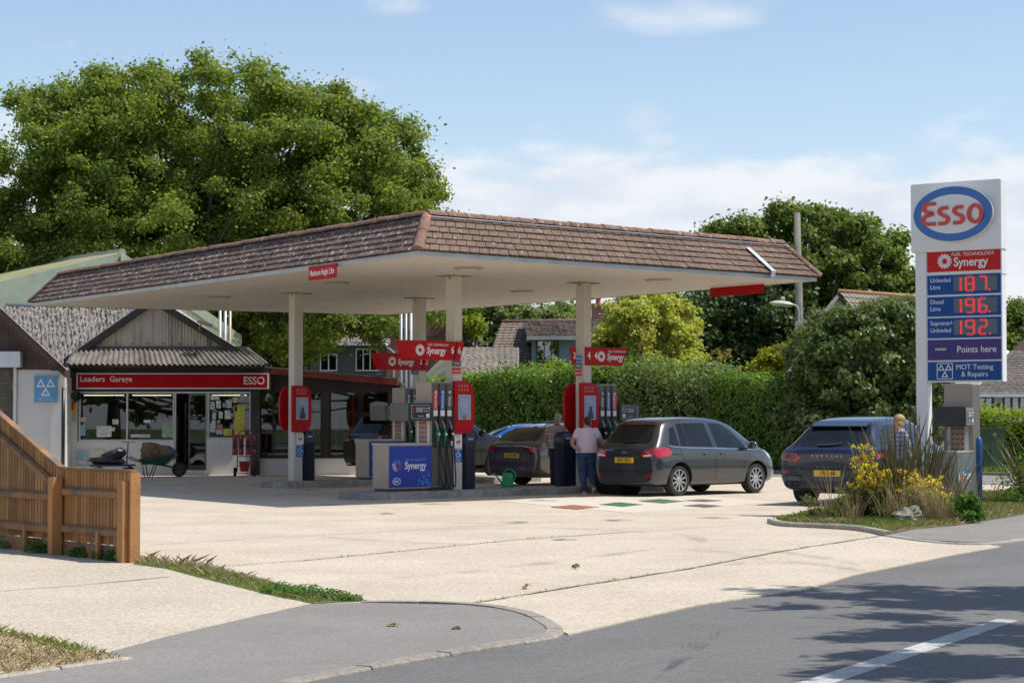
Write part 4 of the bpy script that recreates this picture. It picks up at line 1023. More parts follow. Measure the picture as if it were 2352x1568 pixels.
# ---- pump
def make_pump(name, label, num, mirror=1, sides=(-1, 1), zb=.145, cab='blue', rot=PHI, loc=(0, 0, 0), order=('r', 'b', 'g')):
    """local: x along the island; tall housing 0..0.56, low cabinet to the left (mirror=1) ; front is -y"""
    T = thing(name, label, 'fuel pump', (loc[0], loc[1], zb), rot, 'fuel pumps')
    s = mirror; 
    def bx(x0, y0, z0, x1, y1, z1): return ((min(s * x0, s * x1), y0, z0), (max(s * x0, s * x1), y1, z1))
    b = MB(); b.b2(*bx(0, -.26, .06, .56, .26, 2.19)); h = b.build('housing', M_beige, T, bevel=.01)
    MB().b2(*bx(.01, -.25, 0, .55, .25, .07)).build('plinth', M_pgrey2, T)
    for fy in (-1, 1):
        b = MB(); b.b2(*bx(.015, fy * .26, .08, .545, fy * .268, 2.17)); f = b.build('hose_panel', M_pgrey, T)
        ks = [.10, .28, .46] if fy in sides else []
        for i, x in enumerate(ks):
            MB().b2(*bx(x - .075, fy * .268, .86, x + .075, fy * .271, 1.72)).build('nozzle_slot', M_pgrey2, f)
            col = {'r': M_sred, 'b': M_slab, 'g': M_pgrey}[order[i]] 
            MB().b2(*bx(x - .055, fy * .268, 1.62, x + .055, fy * .274, 2.03)).build('grade_label', col, f)
            MB().b2(*bx(x - .055, fy * .268, 1.50, x + .055, fy * .274, 1.615)).build('grade_sticker', M_white, f)
            if fy < 0:
                text({'r': 'Supreme+', 'b': 'Unleaded', 'g': 'Diesel'}[order[i]], .085, M_white, f, (s * x, -.276, 1.80), (math.pi / 2, math.pi / 2, 0), sx=.9, bold=.01)
                MB().lathe([(.0001, 0), (.025, 0), (.025, .004)], (0, 0, 0), 12, M=Matrix.Translation((s * x, -.275, 1.985)) @ Matrix.Rotation(R(90), 4, 'X')).build('grade_dot', M_white, f)
            # divider ridges
            if i < 2: MB().b2(*bx(x + .085, fy * .268, .1, x + .095, fy * .30, 2.15)).build('divider', M_pgrey, f)
            g = M_black if order[i] == 'g' else M_green; xs = s * x; yy = fy
            n = MB(); n.box((xs, yy * .31, 1.16), (.05, .10, .17), M=Matrix.Rotation(R(-18 * yy), 4, 'X')); n.box((xs, yy * .345, 1.06), (.045, .045, .13)); n.tube([(xs, yy * .33, 1.22), (xs - .02, yy * .36, 1.30), (xs - .03, yy * .30, 1.40)], [.02, .014, .011], 8, 1)
            n.lathe([(.0001, 0), (.032, 0), (.032, .006)], (0, 0, 0), 10, 2, Matrix.Translation((xs + .02, yy * .365, 1.13)) @ Matrix.Rotation(R(90 * -yy * -1), 4, 'X'))
            nz_ = n.build('nozzle', [g, mat('steel', (.5, .5, .5), .3, .8), M_white], f)
            hh = MB(); P = [(xs, yy * .34, 1.02), (xs + .01, yy * .35, .80), (xs + .02 * s, yy * .36, .45), (xs + (.10 - .04 * i) * s, yy * .37, .14), (xs + (.17 - .05 * i) * s, yy * .345, .06), (xs + (.22 - .05 * i) * s, yy * .33, .22), (xs + .085 * s, yy * .31, .9), (xs + .085 * s, yy * .29, 1.7)]
            hh.tube(smooth_path(P, 4), .014, 8); hh.build('hose', M_black, f, True)
            hl = MB(); hl.tube([(xs, yy * .34, 1.03), (xs, yy * .342, .90)], .018, 8, 0); hl.build('hose_sleeve', [M_white if order[i] == 'g' else g], f)
        if fy < 0 and num: text(str(num), .11, M_black, f, (s * .10, -.272, 1.42), sx=.9)
    # left end face: vent panel
    b = MB(); b.b2(*bx(-.006, -.2, .75, 0, .2, 1.46)); vp = b.build('vent_panel', M_white, T)
    b = MB(); b.b2(*bx(-.012, -.12, .72, -.006, .14, 1.46)); b.build('vent_back', mat('vent_salmon', (.48, .28, .2), .5), vp)
    for k in range(14):
        for yy in (-.09, 0, .09): MB().b2(*bx(-.016, yy - .028, .78 + k * .047, -.012, yy + .028, .80 + k * .047)).build('vent_slat', M_pgrey2, vp) if k % 2 == 0 else None
    # display head, overhanging the cabinet
    b = MB(); b.b2(*bx(-.62, -.31, 1.40, -.02, .31, 1.76)); hd = b.build('display_head', M_pgrey if cab == 'blue' else mat('head_dark', (.03, .03, .032), .4), T, bevel=.012)
    for fy in (-1, 1):
        MB().b2(*bx(-.61, fy * .31, 1.41, -.03, fy * .318, 1.75)).build('display_face', M_disp, hd)
    b = MB(); y = -.3185
    for (a, c, t, u) in ((-.56, -.09, 1.445, 1.45), (-.56, -.09, 1.71, 1.715), (-.56, -.555, 1.445, 1.715), (-.095, -.09, 1.445, 1.715)):
        b.b2(*bx(a, y, t, c, y - .003, u))
    b.build('display_outline', M_white, hd)
    MB().b2(*bx(-.44, y, 1.575, -.26, y - .003, 1.67)).build('display_screen', M_lcd, hd)
    MB().b2(*bx(-.18, y, 1.475, -.11, y - .003, 1.545)).build('keypad', M_white, hd)
    for k, (zz, mm) in enumerate(((1.65, M_sred), (1.59, M_sred), (1.53, M_slab), (1.48, M_sgry))): MB().b2(*bx(-.535, y, zz - .018, -.49, y - .003, zz + .018)).build('grade_button', mm, hd)
    text('This Sale', .045, M_white, hd, (s * -.17, y - .003, 1.655)); text('Litres', .045, M_white, hd, (s * -.18, y - .003, 1.60)); text('Pence per litre', .035, M_white, hd, (s * -.32, y - .003, 1.50), sx=.8)
    # low cabinet
    cm = M_pblue if cab == 'blue' else mat('skirt_greygreen', (.10, .13, .14), .4)
    b = MB(); b.b2(*bx(-1.08, -.27, .05, -.01, .27, .93)); cb_ = b.build('cabinet', M_beige, T, bevel=.008)
    MB().b2(*bx(-1.05, -.24, 0, -.02, .24, .06)).build('cabinet_plinth', M_pgrey2, cb_)
    MB().b2(*bx(-1.09, -.285, .925, 0, .285, .955)).build('cabinet_lid', M_trimw, cb_)
    for fy in (-1, 1): MB().b2(*bx(-1.07, fy * .27, .08, -.015, fy * .28, .90)).build('side_panel', cm, cb_)
    yb = -.2805
    cx = -.54 * s
    text('FUEL TECHNOLOGY', .062, M_lblue, cb_, (cx + .12, yb, .62), sx=.92, bold=.015); text('Synergy', .20, M_white, cb_, (cx + .12, yb, .505), bold=.02, sx=.86)
    for q, (mm, sd_) in enumerate(((M_lblue, 0), (M_sred, 1), (M_white, 2))):
        b = MB(); 
        for j, (f, n) in enumerate(((.4, 9), (.62, 12), (.85, 15))):
            for i in range(n):
                a = 2 * math.pi * i / n + j * .2
                w = 0 if math.sin(a) > .35 else (1 if math.cos(a) > .1 else 2)
                if w != q: continue
                c0 = (cx - .345 + math.cos(a) * .125 * f, .515 + math.sin(a) * .125 * f); r_ = .014
                b.prism([(c0[0] + r_ * math.cos(t), c0[1] + r_ * math.sin(t)) for t in [math.pi * k / 3 for k in range(6)]], yb, yb - .002, 0, 'Y')
        b.build('logo_dots', mm, cb_)
    b = MB()
    for (x0, z0, r0) in ((-.10, .20, .055), (-.20, .16, .05), (-.05, .32, .04), (-.17, .29, .035), (-.28, .22, .03), (-.04, .12, .05), (-.31, .13, .025), (-.12, .40, .028), (-.22, .36, .018)):
        b.prism([(cx + .50 + x0 + r0 * math.cos(t), z0 + r0 * math.sin(t)) for t in [math.pi * k / 8 for k in range(16)]], yb, yb - .0015, 0, 'Y')
    b.build('bubbles', mat('bubble_blue', (.02, .16, .55), .35), cb_)
    b = MB(); b.prism([(cx - .35 + .105 * math.cos(t), .20 + .07 * math.sin(t)) for t in [math.pi * k / 14 for k in range(28)]], yb, yb - .002, 0, 'Y'); lg = b.build('oval_logo', M_white, cb_)
    b = MB(); b.prism([(cx - .35 + .09 * math.cos(t), .20 + .056 * math.sin(t)) for t in [math.pi * k / 14 for k in range(28)]], yb - .002, yb - .004, 0, 'Y'); b.build('oval_field', M_pblue, cb_)
    b = MB(); oval_letters(b, cx - .35 - .064, .20 - .024, .055, yb - .004, yb - .006, .011); b.build('oval_lettering', M_white, cb_)
    return T
yl = -.27
s1 = loc_s(991.5, o1, yl); p = wpt(o1, s1, 0)
make_pump('fuel_pump', 'fuel pump with blue cabinet on the front island, nearest the camera under the canopy', 6, 1, loc=(p.x, p.y))
s2 = loc_s(931, o2, yl); p = wpt(o2, s2, 0)
make_pump('fuel_pump', 'fuel pump on the rear island, half hidden behind the nearest blue pump', '', 1, loc=(p.x, p.y), order=('b', 'g', 'r'))
s3 = loc_s(1419, o1, yl); p = wpt(o1, s3, 0)
make_pump('fuel_pump', 'fuel pump at the rear bumper of the dark grey hatchback', 4, -1, loc=(p.x, p.y), order=('r', 'b', 'g'))
p = at(2200, 960, 37.6)
make_pump('fuel_pump', 'fuel pump with grey cabinet standing behind the tall price sign', '', 1, loc=(p.x, p.y), rot=R(62), zb=.05, cab='grey', sides=())
# ---- bins
def make_bin(label, loc, rz, zb=.145):
    T = thing('litter_bin', label, 'bin', (loc[0], loc[1], zb), rz, 'dark blue litter bins')
    m = mat('bin_navy', (.008, .012, .035), .38, vs=3)
    def oct_(w, d, c=.1): return [(-w + c, -d), (w - c, -d), (w, -d + c), (w, d - c), (w - c, d), (-w + c, d), (-w, d - c), (-w, -d + c)]
    b = MB(); n = 8; vs = []
    prof = [(.165, .14, 0), (.175, .15, .03), (.175, .15, .86), (.187, .16, .88), (.187, .16, 1.0), (.175, .15, 1.09), (.14, .12, 1.15), (.07, .06, 1.175)]
    for (w, d, z) in prof: vs += [(x, y, z) for x, y in oct_(w, d, (.055 if w > .1 else .02))]
    fs = [tuple(range(8))[::-1], tuple(range(8 * (len(prof) - 1), 8 * len(prof)))] + [(j * 8 + i, j * 8 + (i + 1) % 8, (j + 1) * 8 + (i + 1) % 8, (j + 1) * 8 + i) for j in range(len(prof) - 1) for i in range(8)]
    b.add(vs, fs); b.build('bin_body', m, T, auto=38)
    sl = [(-.10, .88), (.10, .88), (.12, .90), (.12, .95), (.10, .97), (-.10, .97), (-.12, .95), (-.12, .90)]
    MB().prism(sl, -.157, -.164, 0, 'Y').build('bin_opening', M_black, T)
    text('Litter', .06, M_white, T, (0, -.160, 1.03), bold=.01)
    for k in (-1, 0, 1): MB().b2((-.006 + k * .08, -.154, .08), (.006 + k * .08, -.149, .82)).build('bin_rib', m, T)
    return T
p = wpt(o1, loc_s(1084, o1, -.2), .0); make_bin('navy litter bin between the red poster board and the green watering can', p, PHI)
p = wpt(Vector((P2.x, P2.y, 0)), loc_s(715, Vector((P2.x, P2.y, 0)), -.2), .0); make_bin('navy litter bin at the column nearest the shop windows', p, PHI)
oc = Vector((P3.x, P3.y, 0))
p = wpt(oc, loc_s(1308, oc, -.1), .1); make_bin('navy litter bin beside the man in the striped polo shirt', p, PHI)
p = wpt(oc, loc_s(1321, oc, .35), .35); make_bin('navy litter bin tucked behind the woman in the white T-shirt', p, PHI)
# ---- red poster boards on the columns
def poster_board(o, px, label, yl, kind, two=True):
    s = loc_s(px, o, yl - .03); p = wpt(o, s, yl); T = thing('poster_board', label, 'poster board', (p.x, p.y, 0), PHI, 'red poster boards on the columns')
    z0, z1 = 1.28, 2.36
    out = [(0, z0), (.34, z0), (.45, z0 + .05), (.52, z0 + .16), (.54, z0 + .28), (.54, z1 - .30), (.52, z1 - .17), (.45, z1 - .05), (.33, z1), (0, z1)]
    MB().prism(out, -.05, .03, 0, 'Y').build('board', M_red2, T, bevel=.01)
    if two:
        out2 = [(-.02, z0), (-.2, z0 + .02), (-.36, z0 + .12), (-.40, z0 + .3), (-.40, z1 - .3), (-.36, z1 - .15), (-.24, z1 - .02), (-.02, z1)]
        MB().prism([(x + .37, z) for x, z in out2], .42, .5, 0, 'Y').build('rear_board', M_red2, T, bevel=.01)
    MB().b2((.10, -.052, z0 + .29), (.43, -.056, z0 + .80)).build('poster_frame', M_frame, T)
    m = mat('poster_sky', (.24, .33, .50), .35, vs=3)
    ps = MB().b2((.112, -.055, z0 + .302), (.418, -.059, z0 + .788)).build('poster', m, T)
    if kind == 0:
        for k, t in enumerate(("There's no", 'time like now', 'to stop and', 'rest before', 'driving')): text(t, .042, M_white, ps, (.265, -.0605, z0 + .70 - k * .05), name='poster_text')
        b = MB(); b.lathe([(.0001, 0), (.055, 0), (.055, .001)], n=14, M=Matrix.Translation((.27, -.0595, z0 + .345)) @ Matrix.Rotation(R(90), 4, 'X') @ Matrix.Diagonal((1, 1.1, 1, 1)))
        b.build('poster_figure', mat('poster_skin', (.30, .17, .11), .5), ps)
    else:
        for k, t in enumerate(('Stay alert', 'when driving')): text(t, .034, M_white, ps, (.265, -.0605, z0 + .73 - k * .045), name='poster_text')
        b = MB(); b.prism([(.19, z0 + .31), (.36, z0 + .31), (.35, z0 + .42), (.30, z0 + .50), (.24, z0 + .49), (.20, z0 + .42)], -.059, -.0605, 0, 'Y'); b.prism([(.24, z0 + .49), (.31, z0 + .49), (.32, z0 + .56), (.27, z0 + .58), (.235, z0 + .55)], -.0595, -.061, 0, 'Y')
        b.build('poster_figure', mat('poster_dark', (.06, .035, .04), .5), ps)
    mk = mat('faded_print', (.50, .10, .10), .4)
    for r_ in range(2):
        for c_ in range(4): MB().b2((.10 + c_ * .075, -.051, z1 - .13 - r_ * .075), (.145 + c_ * .075, -.053, z1 - .08 - r_ * .075)).build('pictogram', mk, T)
    text('Pay here safely', .035, mk, T, (.24, -.052, z1 - .05), name='small_writing')
    return T
poster_board(o1, 1042, 'red poster board with a sky blue poster beside the navy bin on the front island', -.14, 0, False)
o2c = Vector((P2.x, P2.y, 0))
poster_board(o2c, 671, 'red poster board on the column nearest the shop, poster of a seated figure', -.16, 1)
poster_board(oc, 1333, 'red poster board on the column behind the woman in the white T-shirt', -.16, 1)
# stickers on the columns (parts of the canopy columns' dressing)
M_cctv = mat('cctv_red', (.5, .05, .05), .5)
def col_signs(o, px, label, upper=True, lower=True, n_up=3):
    yf = -.1285; s = loc_s(px, o, yf)
    if upper:
        for k, (mm, t) in enumerate(((M_slab, 'Unleaded'), (M_sgry, 'Diesel'), (M_sred, 'Supreme+'))[:n_up]):
            p = wpt(o, s, yf - .004); T = thing('fuel_tag', '%s fuel name tag on the %s' % (('blue', 'grey', 'red')[k], label), 'tag', (p.x, p.y, 2.88 - .155 * k), PHI, 'fuel name tags on the columns')
            MB().box((-.05, 0, 0), (.23, .008, .13)).build('tag_board', mm, T); text(t, .05, M_white, T, (-.04, -.006, 0), sx=.9)
    if lower:
        p = wpt(o, s, yf - .004); T = thing('camera_notice', 'small white notice with a red camera low on the ' + label, 'notice', (p.x, p.y, 1.12), PHI, 'camera notices on the columns')
        MB().box((0, 0, 0), (.2, .006, .26)).build('notice_board', M_white, T); MB().box((0, -.005, .0), (.11, .004, .04), M=Matrix.Rotation(R(-20), 4, 'Y')).box((.03, -.005, -.03), (.02, .004, .05)).build('camera_picture', M_cctv, T); text('CCTV', .04, M_cctv, T, (0, -.006, .09))
        T = thing('help_notice', 'square blue wheelchair user notice low on the ' + label, 'notice', (p.x, p.y, .83), PHI, 'wheelchair notices on the columns')
        MB().box((0, 0, 0), (.205, .006, .26)).build('notice_board', mat('notice_blue', (.01, .14, .45), .4), T)
        b = MB(); stroke(b, arc(-.01, .015, .045, .045, 100, 380, 16), .013, -.004, -.007); stroke(b, [(-.005, .085), (.012, .04), (.05, .035), (.06, -.01)], .014, -.004, -.007); stroke(b, arc(-.0, .105, .009, .009, 0, 360, 8), .01, -.004, -.007)
        b.build('wheelchair_symbol', M_white, T); text('Please ask for\nassistance', .026, M_white, T, (0, -.005, -.085), name='small_writing')
col_signs(o1, 1052, 'column beside the nearest fuel pump', True, True)
col_signs(o2c, 689, 'column nearest the shop', False, True)
col_signs(oc, 1331, 'column behind the woman in the white T-shirt', True, False)
col_signs(o2, 956, 'rear column behind the nearest fuel pump', True, False, 2)
# ---- red trapezoid signs
def wing_sign(o, px0, px1, yl, z0, z1, label, num, flip=False, name='wing_sign', endw=.27):
    s0 = loc_s(px0, o, yl); s1_ = loc_s(px1, o, yl); p = wpt(o, s0, yl); L = s1_ - s0
    T = thing(name, label, 'sign', (p.x, p.y, 0), PHI, 'red trapezoid pump signs')
    ins = .17; h = z1 - z0; f = 1
    def wx(a): return a
    if not flip:
        m0, m1 = (0, z1), (L - endw, z1); b = MB()
        b.prism([(0, z1), (ins, z0), (L - endw - .06, z0), (L - endw + .05, z1)], -.02, .02, 0, 'Y'); b.build('front_panel', M_red2, T)
        b = MB(); b.prism([(0, z1), (ins, z0), (ins + .02, z0), (.04, z1)], .02, .3, 0, 'Y'); b.build('side_panel', M_red, T)
        b = MB(); b.prism([(L - endw + .09, z1), (L, z1), (L - ins + .04, z0), (L - endw + .0, z0)], .0, .04, 0, 'Y'); b.build('number_panel', M_red2, T)
        cx = L * .42
        if num:
            text(num, .21, M_white, T, (L - endw + .0 - .06, -.022, z0 + h * .52), name='number', bold=.01, sx=.8); text(num, .21, M_white, T, (L - endw + .13, -.003, z0 + h * .52), name='number', bold=.01, sx=.8)
    else:
        b = MB(); b.prism([(0, z1), (L, z1), (L - ins, z0), (0, z0)], -.02, .02, 0, 'Y'); b.build('front_panel', M_red2, T)
        b = MB(); b.prism([(L, z1), (L - ins, z0), (L - ins - .02, z0), (L - .04, z1)], .02, .3, 0, 'Y'); b.build('side_panel', M_red, T)
        b = MB(); b.prism([(-.42, z1), (-.26, z1), (-.26, z0), (-.36, z0 + .0)], .0, .04, 0, 'Y'); b.build('number_panel', M_red2, T)
        text('3', .2, M_white, T, (-.31, -.003, z0 + h * .5), name='number', bold=.01, sx=.7)
        cx = L * .58
        text(num, .22, M_white, T, (.10, -.022, z0 + h * .52), name='number', bold=.01, sx=.8); text(num, .22, M_white, T, (.30, -.022, z0 + h * .52), name='number', bold=.01, sx=.8)
    b = MB(); b.b2((0 if flip else .1, .3, z0 + .05), (L - .1, .32, z1)); b.build('back_panel', M_red, T)
    rosette(MB(), (cx - .27, z0 + h * .5), .115, -.021).build('rosette', M_white, T)
    text('Synergy', .20, M_white, T, (cx + .14, -.022, z0 + h * .47), bold=.02, sx=.78, shear=.18); text('FUEL TECHNOLOGY', .065, M_white, T, (cx + .20, -.022, z0 + h * .79), sx=.9)
    if not flip:
        stroke(MB(), arc(.26, z0 + h * .62, .10, .085, 0, 360, 20), .012, -.02, -.023).build('ring_mark', M_red, T)
    return T
wing_sign(o1, 928, 1067, -.18, 2.78, 3.165, 'red Synergy sign numbered 6 over the nearest pump, in front of the other one', '6')
wing_sign(o2, 868, 990, -.18, 2.76, 3.16, 'darker red Synergy sign over the rear pump, partly behind the other sign', '2')
wing_sign(oc, 1344, 1441, -.14, 2.74, 3.13, 'red Synergy sign numbered 4 over the pump by the grey hatchback', '4', True)
# ================================================================ THE TALL PRICE SIGN
PR = R(34)
DSG = 33.0
pl_ = at(2095, 960, DSG)                 # left front top corner of the head box
sg = thing('price_sign', 'tall white roadside pylon with blue oval logo and red lit fuel prices', 'sign', (pl_.x, pl_.y, 0), -PR)
# local x runs along the face to the right (towards the camera), -y is the face normal
WS = 1.0
def sx_at(px):
    """local x on the face for a pixel column at horizon"""
    r = ray(px, 960); k = r.x / r.y; ux, uy = math.cos(-PR), math.sin(-PR)
    return (pl_.x - k * pl_.y) / (k * uy - ux)
def sz_at(px, py):
    x = sx_at(px); D = pl_.y + x * math.sin(-PR); return at(px, py, D).z
WF = sx_at(2303); x1b = sx_at(2103)
M_sw = mat('sign_body_white', (.76, .76, .75), .35, vs=1.5, var=.03, coat=.2)
M_led = mat('led_red', (1.0, .035, .02), .4, var=0, emit=.95)
zt, zhb, zlb = sz_at(2200, 417), sz_at(2200, 576), sz_at(2200, 877)
MB().b2((0, 0, zhb), (WF, .24, zt)).build('head_box', M_sw, sg, bevel=.012)
MB().b2((x1b, .03, -.1), (sx_at(2129), .22, zhb)).build('left_post', M_sw, sg, bevel=.006)
MB().b2((sx_at(2129) + .002, .03, zlb), (WF - .004, .22, zhb)).build('price_body', M_sw, sg, bevel=.006)
for zz in (sz_at(2303, 572), sz_at(2303, 628)): MB().b2((WF - .003, .02, zz - .004), (WF + .002, .23, zz + .004)).build('joint_line', mat('joint_grey', (.3, .3, .3), .6), sg)
xa, xb = sx_at(2131), sx_at(2300)
def panel(py0, py1, m, name='sign_panel', x0=None, x1=None, yy=.03, lab=None):
    z1_, z0_ = sz_at(2215, py0), sz_at(2215, py1)
    o = MB().b2((x0 if x0 is not None else xa, yy - .012, z0_), (x1 if x1 is not None else xb, yy, z1_)).build(name, m, sg)
    if lab: o['label'] = lab
    return o, z0_, z1_
M_spr = mat('sign_bright_red', (.55, .010, .010), .4, vs=1, var=.06, spec=.3); M_sbl = mat('sign_deep_blue', (.004, .065, .27), .4, vs=1, var=.08, spec=.3); M_spu = mat('sign_purple', (.06, .04, .18), .4, vs=1, spec=.3)
yf = .0165
p_, z0_, z1_ = panel(574, 622, M_spr, lab='red panel reading Synergy'); h_ = z1_ - z0_; wpn = xb - xa
rosette(MB(), (xa + wpn * .245, z0_ + h_ * .5), .12, yf).build('rosette', M_white, p_)
text('Synergy', .20, M_white, p_, (xa + wpn * .60, yf, z0_ + h_ * .42), bold=.018, sx=.92); text('FUEL TECHNOLOGY', .078, M_white, p_, (xa + wpn * .63, yf, z0_ + h_ * .80))
M_scr = mat('price_screen', (.10, .125, .155), .25, vs=2, var=.1)
DIG = {'0': 'abcdef', '1': 'bc', '2': 'abged', '6': 'afedcg', '7': 'abc', '8': 'abcdefg', '9': 'abfgcd'}
def led_digit(mb, ch, x, z, w, h):
    seg = {'a': ((0, h), (w, h)), 'b': ((w, h), (w, h / 2)), 'c': ((w, h / 2), (w, 0)), 'd': ((0, 0), (w, 0)), 'e': ((0, 0), (0, h / 2)), 'f': ((0, h / 2), (0, h)), 'g': ((0, h / 2), (w, h / 2))}
    for s_ in DIG[ch]:
        (ax, az), (bx_, bz) = seg[s_]; n = 5 if s_ in 'adg' else 7; dx, dz = (bx_ - ax), (bz - az); L = math.hypot(dx, dz); ox, oz = -dz / L * .011, dx / L * .011
        for i in range(n):
            t = (i + .75) / (n + .5)
            for q in (-1, 1):
                cx, cz = x + ax + dx * t + ox * q, z + az + dz * t + oz * q; mb.b2((cx - .0055, yf - .006, cz - .0055), (cx + .0055, yf - .001, cz + .0055))
for (y0, y1, l1, l2, pr) in ((630, 675, 'Unleaded', 'Litre', '187'), (680, 725, 'Diesel', 'Litre', '196'), (729, 775, 'Supreme+', 'Unleaded', '192')):
    p_, z0_, z1_ = panel(y0, y1, M_sbl, lab='blue price panel for ' + l1); h_ = z1_ - z0_
    text(l1, .10, M_white, p_, (xa + .05, yf, z0_ + h_ * .74), ax='LEFT', sx=.93); text(l2, .10, M_white, p_, (xa + .05, yf, z0_ + h_ * .38), ax='LEFT', sx=.93)
    x0 = xa + wpn * .365; MB().b2((x0, yf - .003, z0_ + .05), (xa + wpn * .957, yf, z1_ - .03)).build('price_screen', M_scr, p_)
    dh = h_ * .70
    for ch, fx_, fw in zip(pr, (.395, .535, .715), (.07, .105, .095)):
        b = MB(); led_digit(b, ch, xa + wpn * fx_, z0_ + h_ * .16, wpn * fw, dh); b.build('price_digit', M_led, p_)
    xd = xa + wpn * .845; MB().b2((xd, yf - .006, z0_ + h_ * .14), (xd + .024, yf - .001, z0_ + h_ * .14 + .024)).build('price_point', M_led, p_)
p_, z0_, z1_ = panel(779, 826, M_spu, lab='purple panel reading Points here'); h_ = z1_ - z0_
text('Points here', .15, M_white, p_, (xa + wpn * .67, yf, z0_ + h_ * .5), bold=.005, sx=.96)
b = MB(); cx, cz = xa + wpn * .185, z0_ + h_ * .52; b.prism([(cx + .14 * math.cos(t), cz + .08 * math.sin(t)) for t in [math.pi * k / 12 for k in range(24)]], yf, yf - .002, 0, 'Y'); b.prism([(cx + .02, cz - .07), (cx + .10, cz - .14), (cx + .12, cz - .03)], yf, yf - .0025, 0, 'Y'); bb_ = b.build('speech_bubble', mat('bubble_purple', (.045, .025, .13), .3), p_)
text('nectar', .075, M_white, p_, (cx, yf - .003, cz + .01), bold=.01)
p_, z0_, z1_ = panel(830, 873, M_sbl, lab='blue panel reading MOT Testing and Repairs'); h_ = z1_ - z0_
text('MOT Testing', .118, M_white, p_, (xa + wpn * .64, yf, z0_ + h_ * .70), sx=.98); text('& Repairs', .118, M_white, p_, (xa + wpn * .64, yf, z0_ + h_ * .32), sx=.98)
b = MB(); cx, cz = xa + wpn * .235, z0_ + h_ * .5; tri_mark(b, cx, cz + .01, .235, .45, yf - .003, yf); 
stroke(b, [(cx - .13, cz - .125), (cx + .13, cz - .125)], .012, yf - .003, yf); stroke(b, [(cx - .13, cz + .125), (cx + .13, cz + .125)], .012, yf - .003, yf); stroke(b, [(cx - .13, cz - .125), (cx - .13, cz + .125)], .012, yf - .003, yf); stroke(b, [(cx + .13, cz - .125), (cx + .13, cz + .125)], .012, yf - .003, yf)
b.build('emblem', M_white, p_)
# oval logo
cx = (sx_at(2106) + sx_at(2287)) / 2; cz = sz_at(2200, 492); rx = (sx_at(2287) - sx_at(2106)) / 2; rz_ = (sz_at(2200, 430) - sz_at(2200, 555)) / 2
def ell(f, n=56): return [(cx + rx * f * math.cos(2 * math.pi * k / n), cz + rz_ * (f if f == 1 else f * .985) * math.sin(2 * math.pi * k / n)) for k in range(n)]
MB().prism([(cx + (rx + .015) * math.cos(2 * math.pi * k / 56), cz + (rz_ + .015) * math.sin(2 * math.pi * k / 56)) for k in range(56)], -.07, .002, 0, 'Y').build('oval_body', M_sw, sg, auto=40)
o = MB().prism(ell(1), -.078, -.068, 0, 'Y').build('oval_ring', mat('oval_blue', (.006, .115, .42), .25, vs=1, var=.04, coat=.5), sg, auto=40)
def ell2(a, c, n=56): return [(cx + a * math.cos(2 * math.pi * k / n), cz + c * math.sin(2 * math.pi * k / n)) for k in range(n)]
MB().prism(ell2(rx - .135, rz_ - .125), -.083, -.076, 0, 'Y').build('oval_field', M_sw, sg, auto=40)
b = MB(); lh = .385; oval_letters(b, cx - 1.09 * lh, cz - lh * .46, lh, -.105, -.082, .058); b.v = [(cx + (x_ - cx) * 1.22, y_, z_) for x_, y_, z_ in b.v]; b.build('oval_lettering', mat('logo_red', (.62, .03, .022), .25, coat=.4, var=.03), sg)
# ================================================================ HOUSES BEHIND
M_rtile = tile_mat('house_tiles', (.155, .115, .09), (.21, .16, .125), (.38, .33, .27), lt=(.58, .66), ot=(.75, .8))
M_rtile2 = tile_mat('house_tiles_grey', (.24, .20, .165), (.32, .27, .22), (.40, .36, .30), lt=(.6, .7), ot=(.76, .8))
def brick_mat():
    m, n, l, p = new_mat('red_brick'); t = n.new('ShaderNodeTexCoord'); mp_ = n.new('ShaderNodeMapping'); mp_.inputs['Rotation'].default_value = (math.pi / 2, 0, 0)
    l.new(t.outputs['Object'], mp_.inputs[0]); b = n.new('ShaderNodeTexBrick'); l.new(mp_.outputs[0], b.inputs[0]); b.inputs['Scale'].default_value = 4.4; b.inputs['Brick Width'].default_value = 1.0; b.inputs['Row Height'].default_value = .33
    b.inputs['Color1'].default_value = c4((.26, .10, .07)); b.inputs['Color2'].default_value = c4((.34, .15, .10)); b.inputs['Mortar'].default_value = c4((.32, .28, .24)); b.inputs['Mortar Size'].default_value = .03
    l.new(b.outputs[0], p.inputs[0]); p.inputs['Roughness'].default_value = .9; MATS['red_brick'] = m; return m
M_brick = brick_mat()
M_upvc = mat('white_upvc', (.74, .75, .76), .4, var=.03)
M_cream = mat('cream_render', (.62, .58, .47), .8, var=.05)
M_gboard = mat('grey_weatherboard', (.105, .115, .105), .7, var=.1, vs=2)
M_bboard = mat('blue_weatherboard', (.20, .29, .33), .6, var=.06, vs=2)
glass_mat('house_glass', (.35, .38, .40), .16)
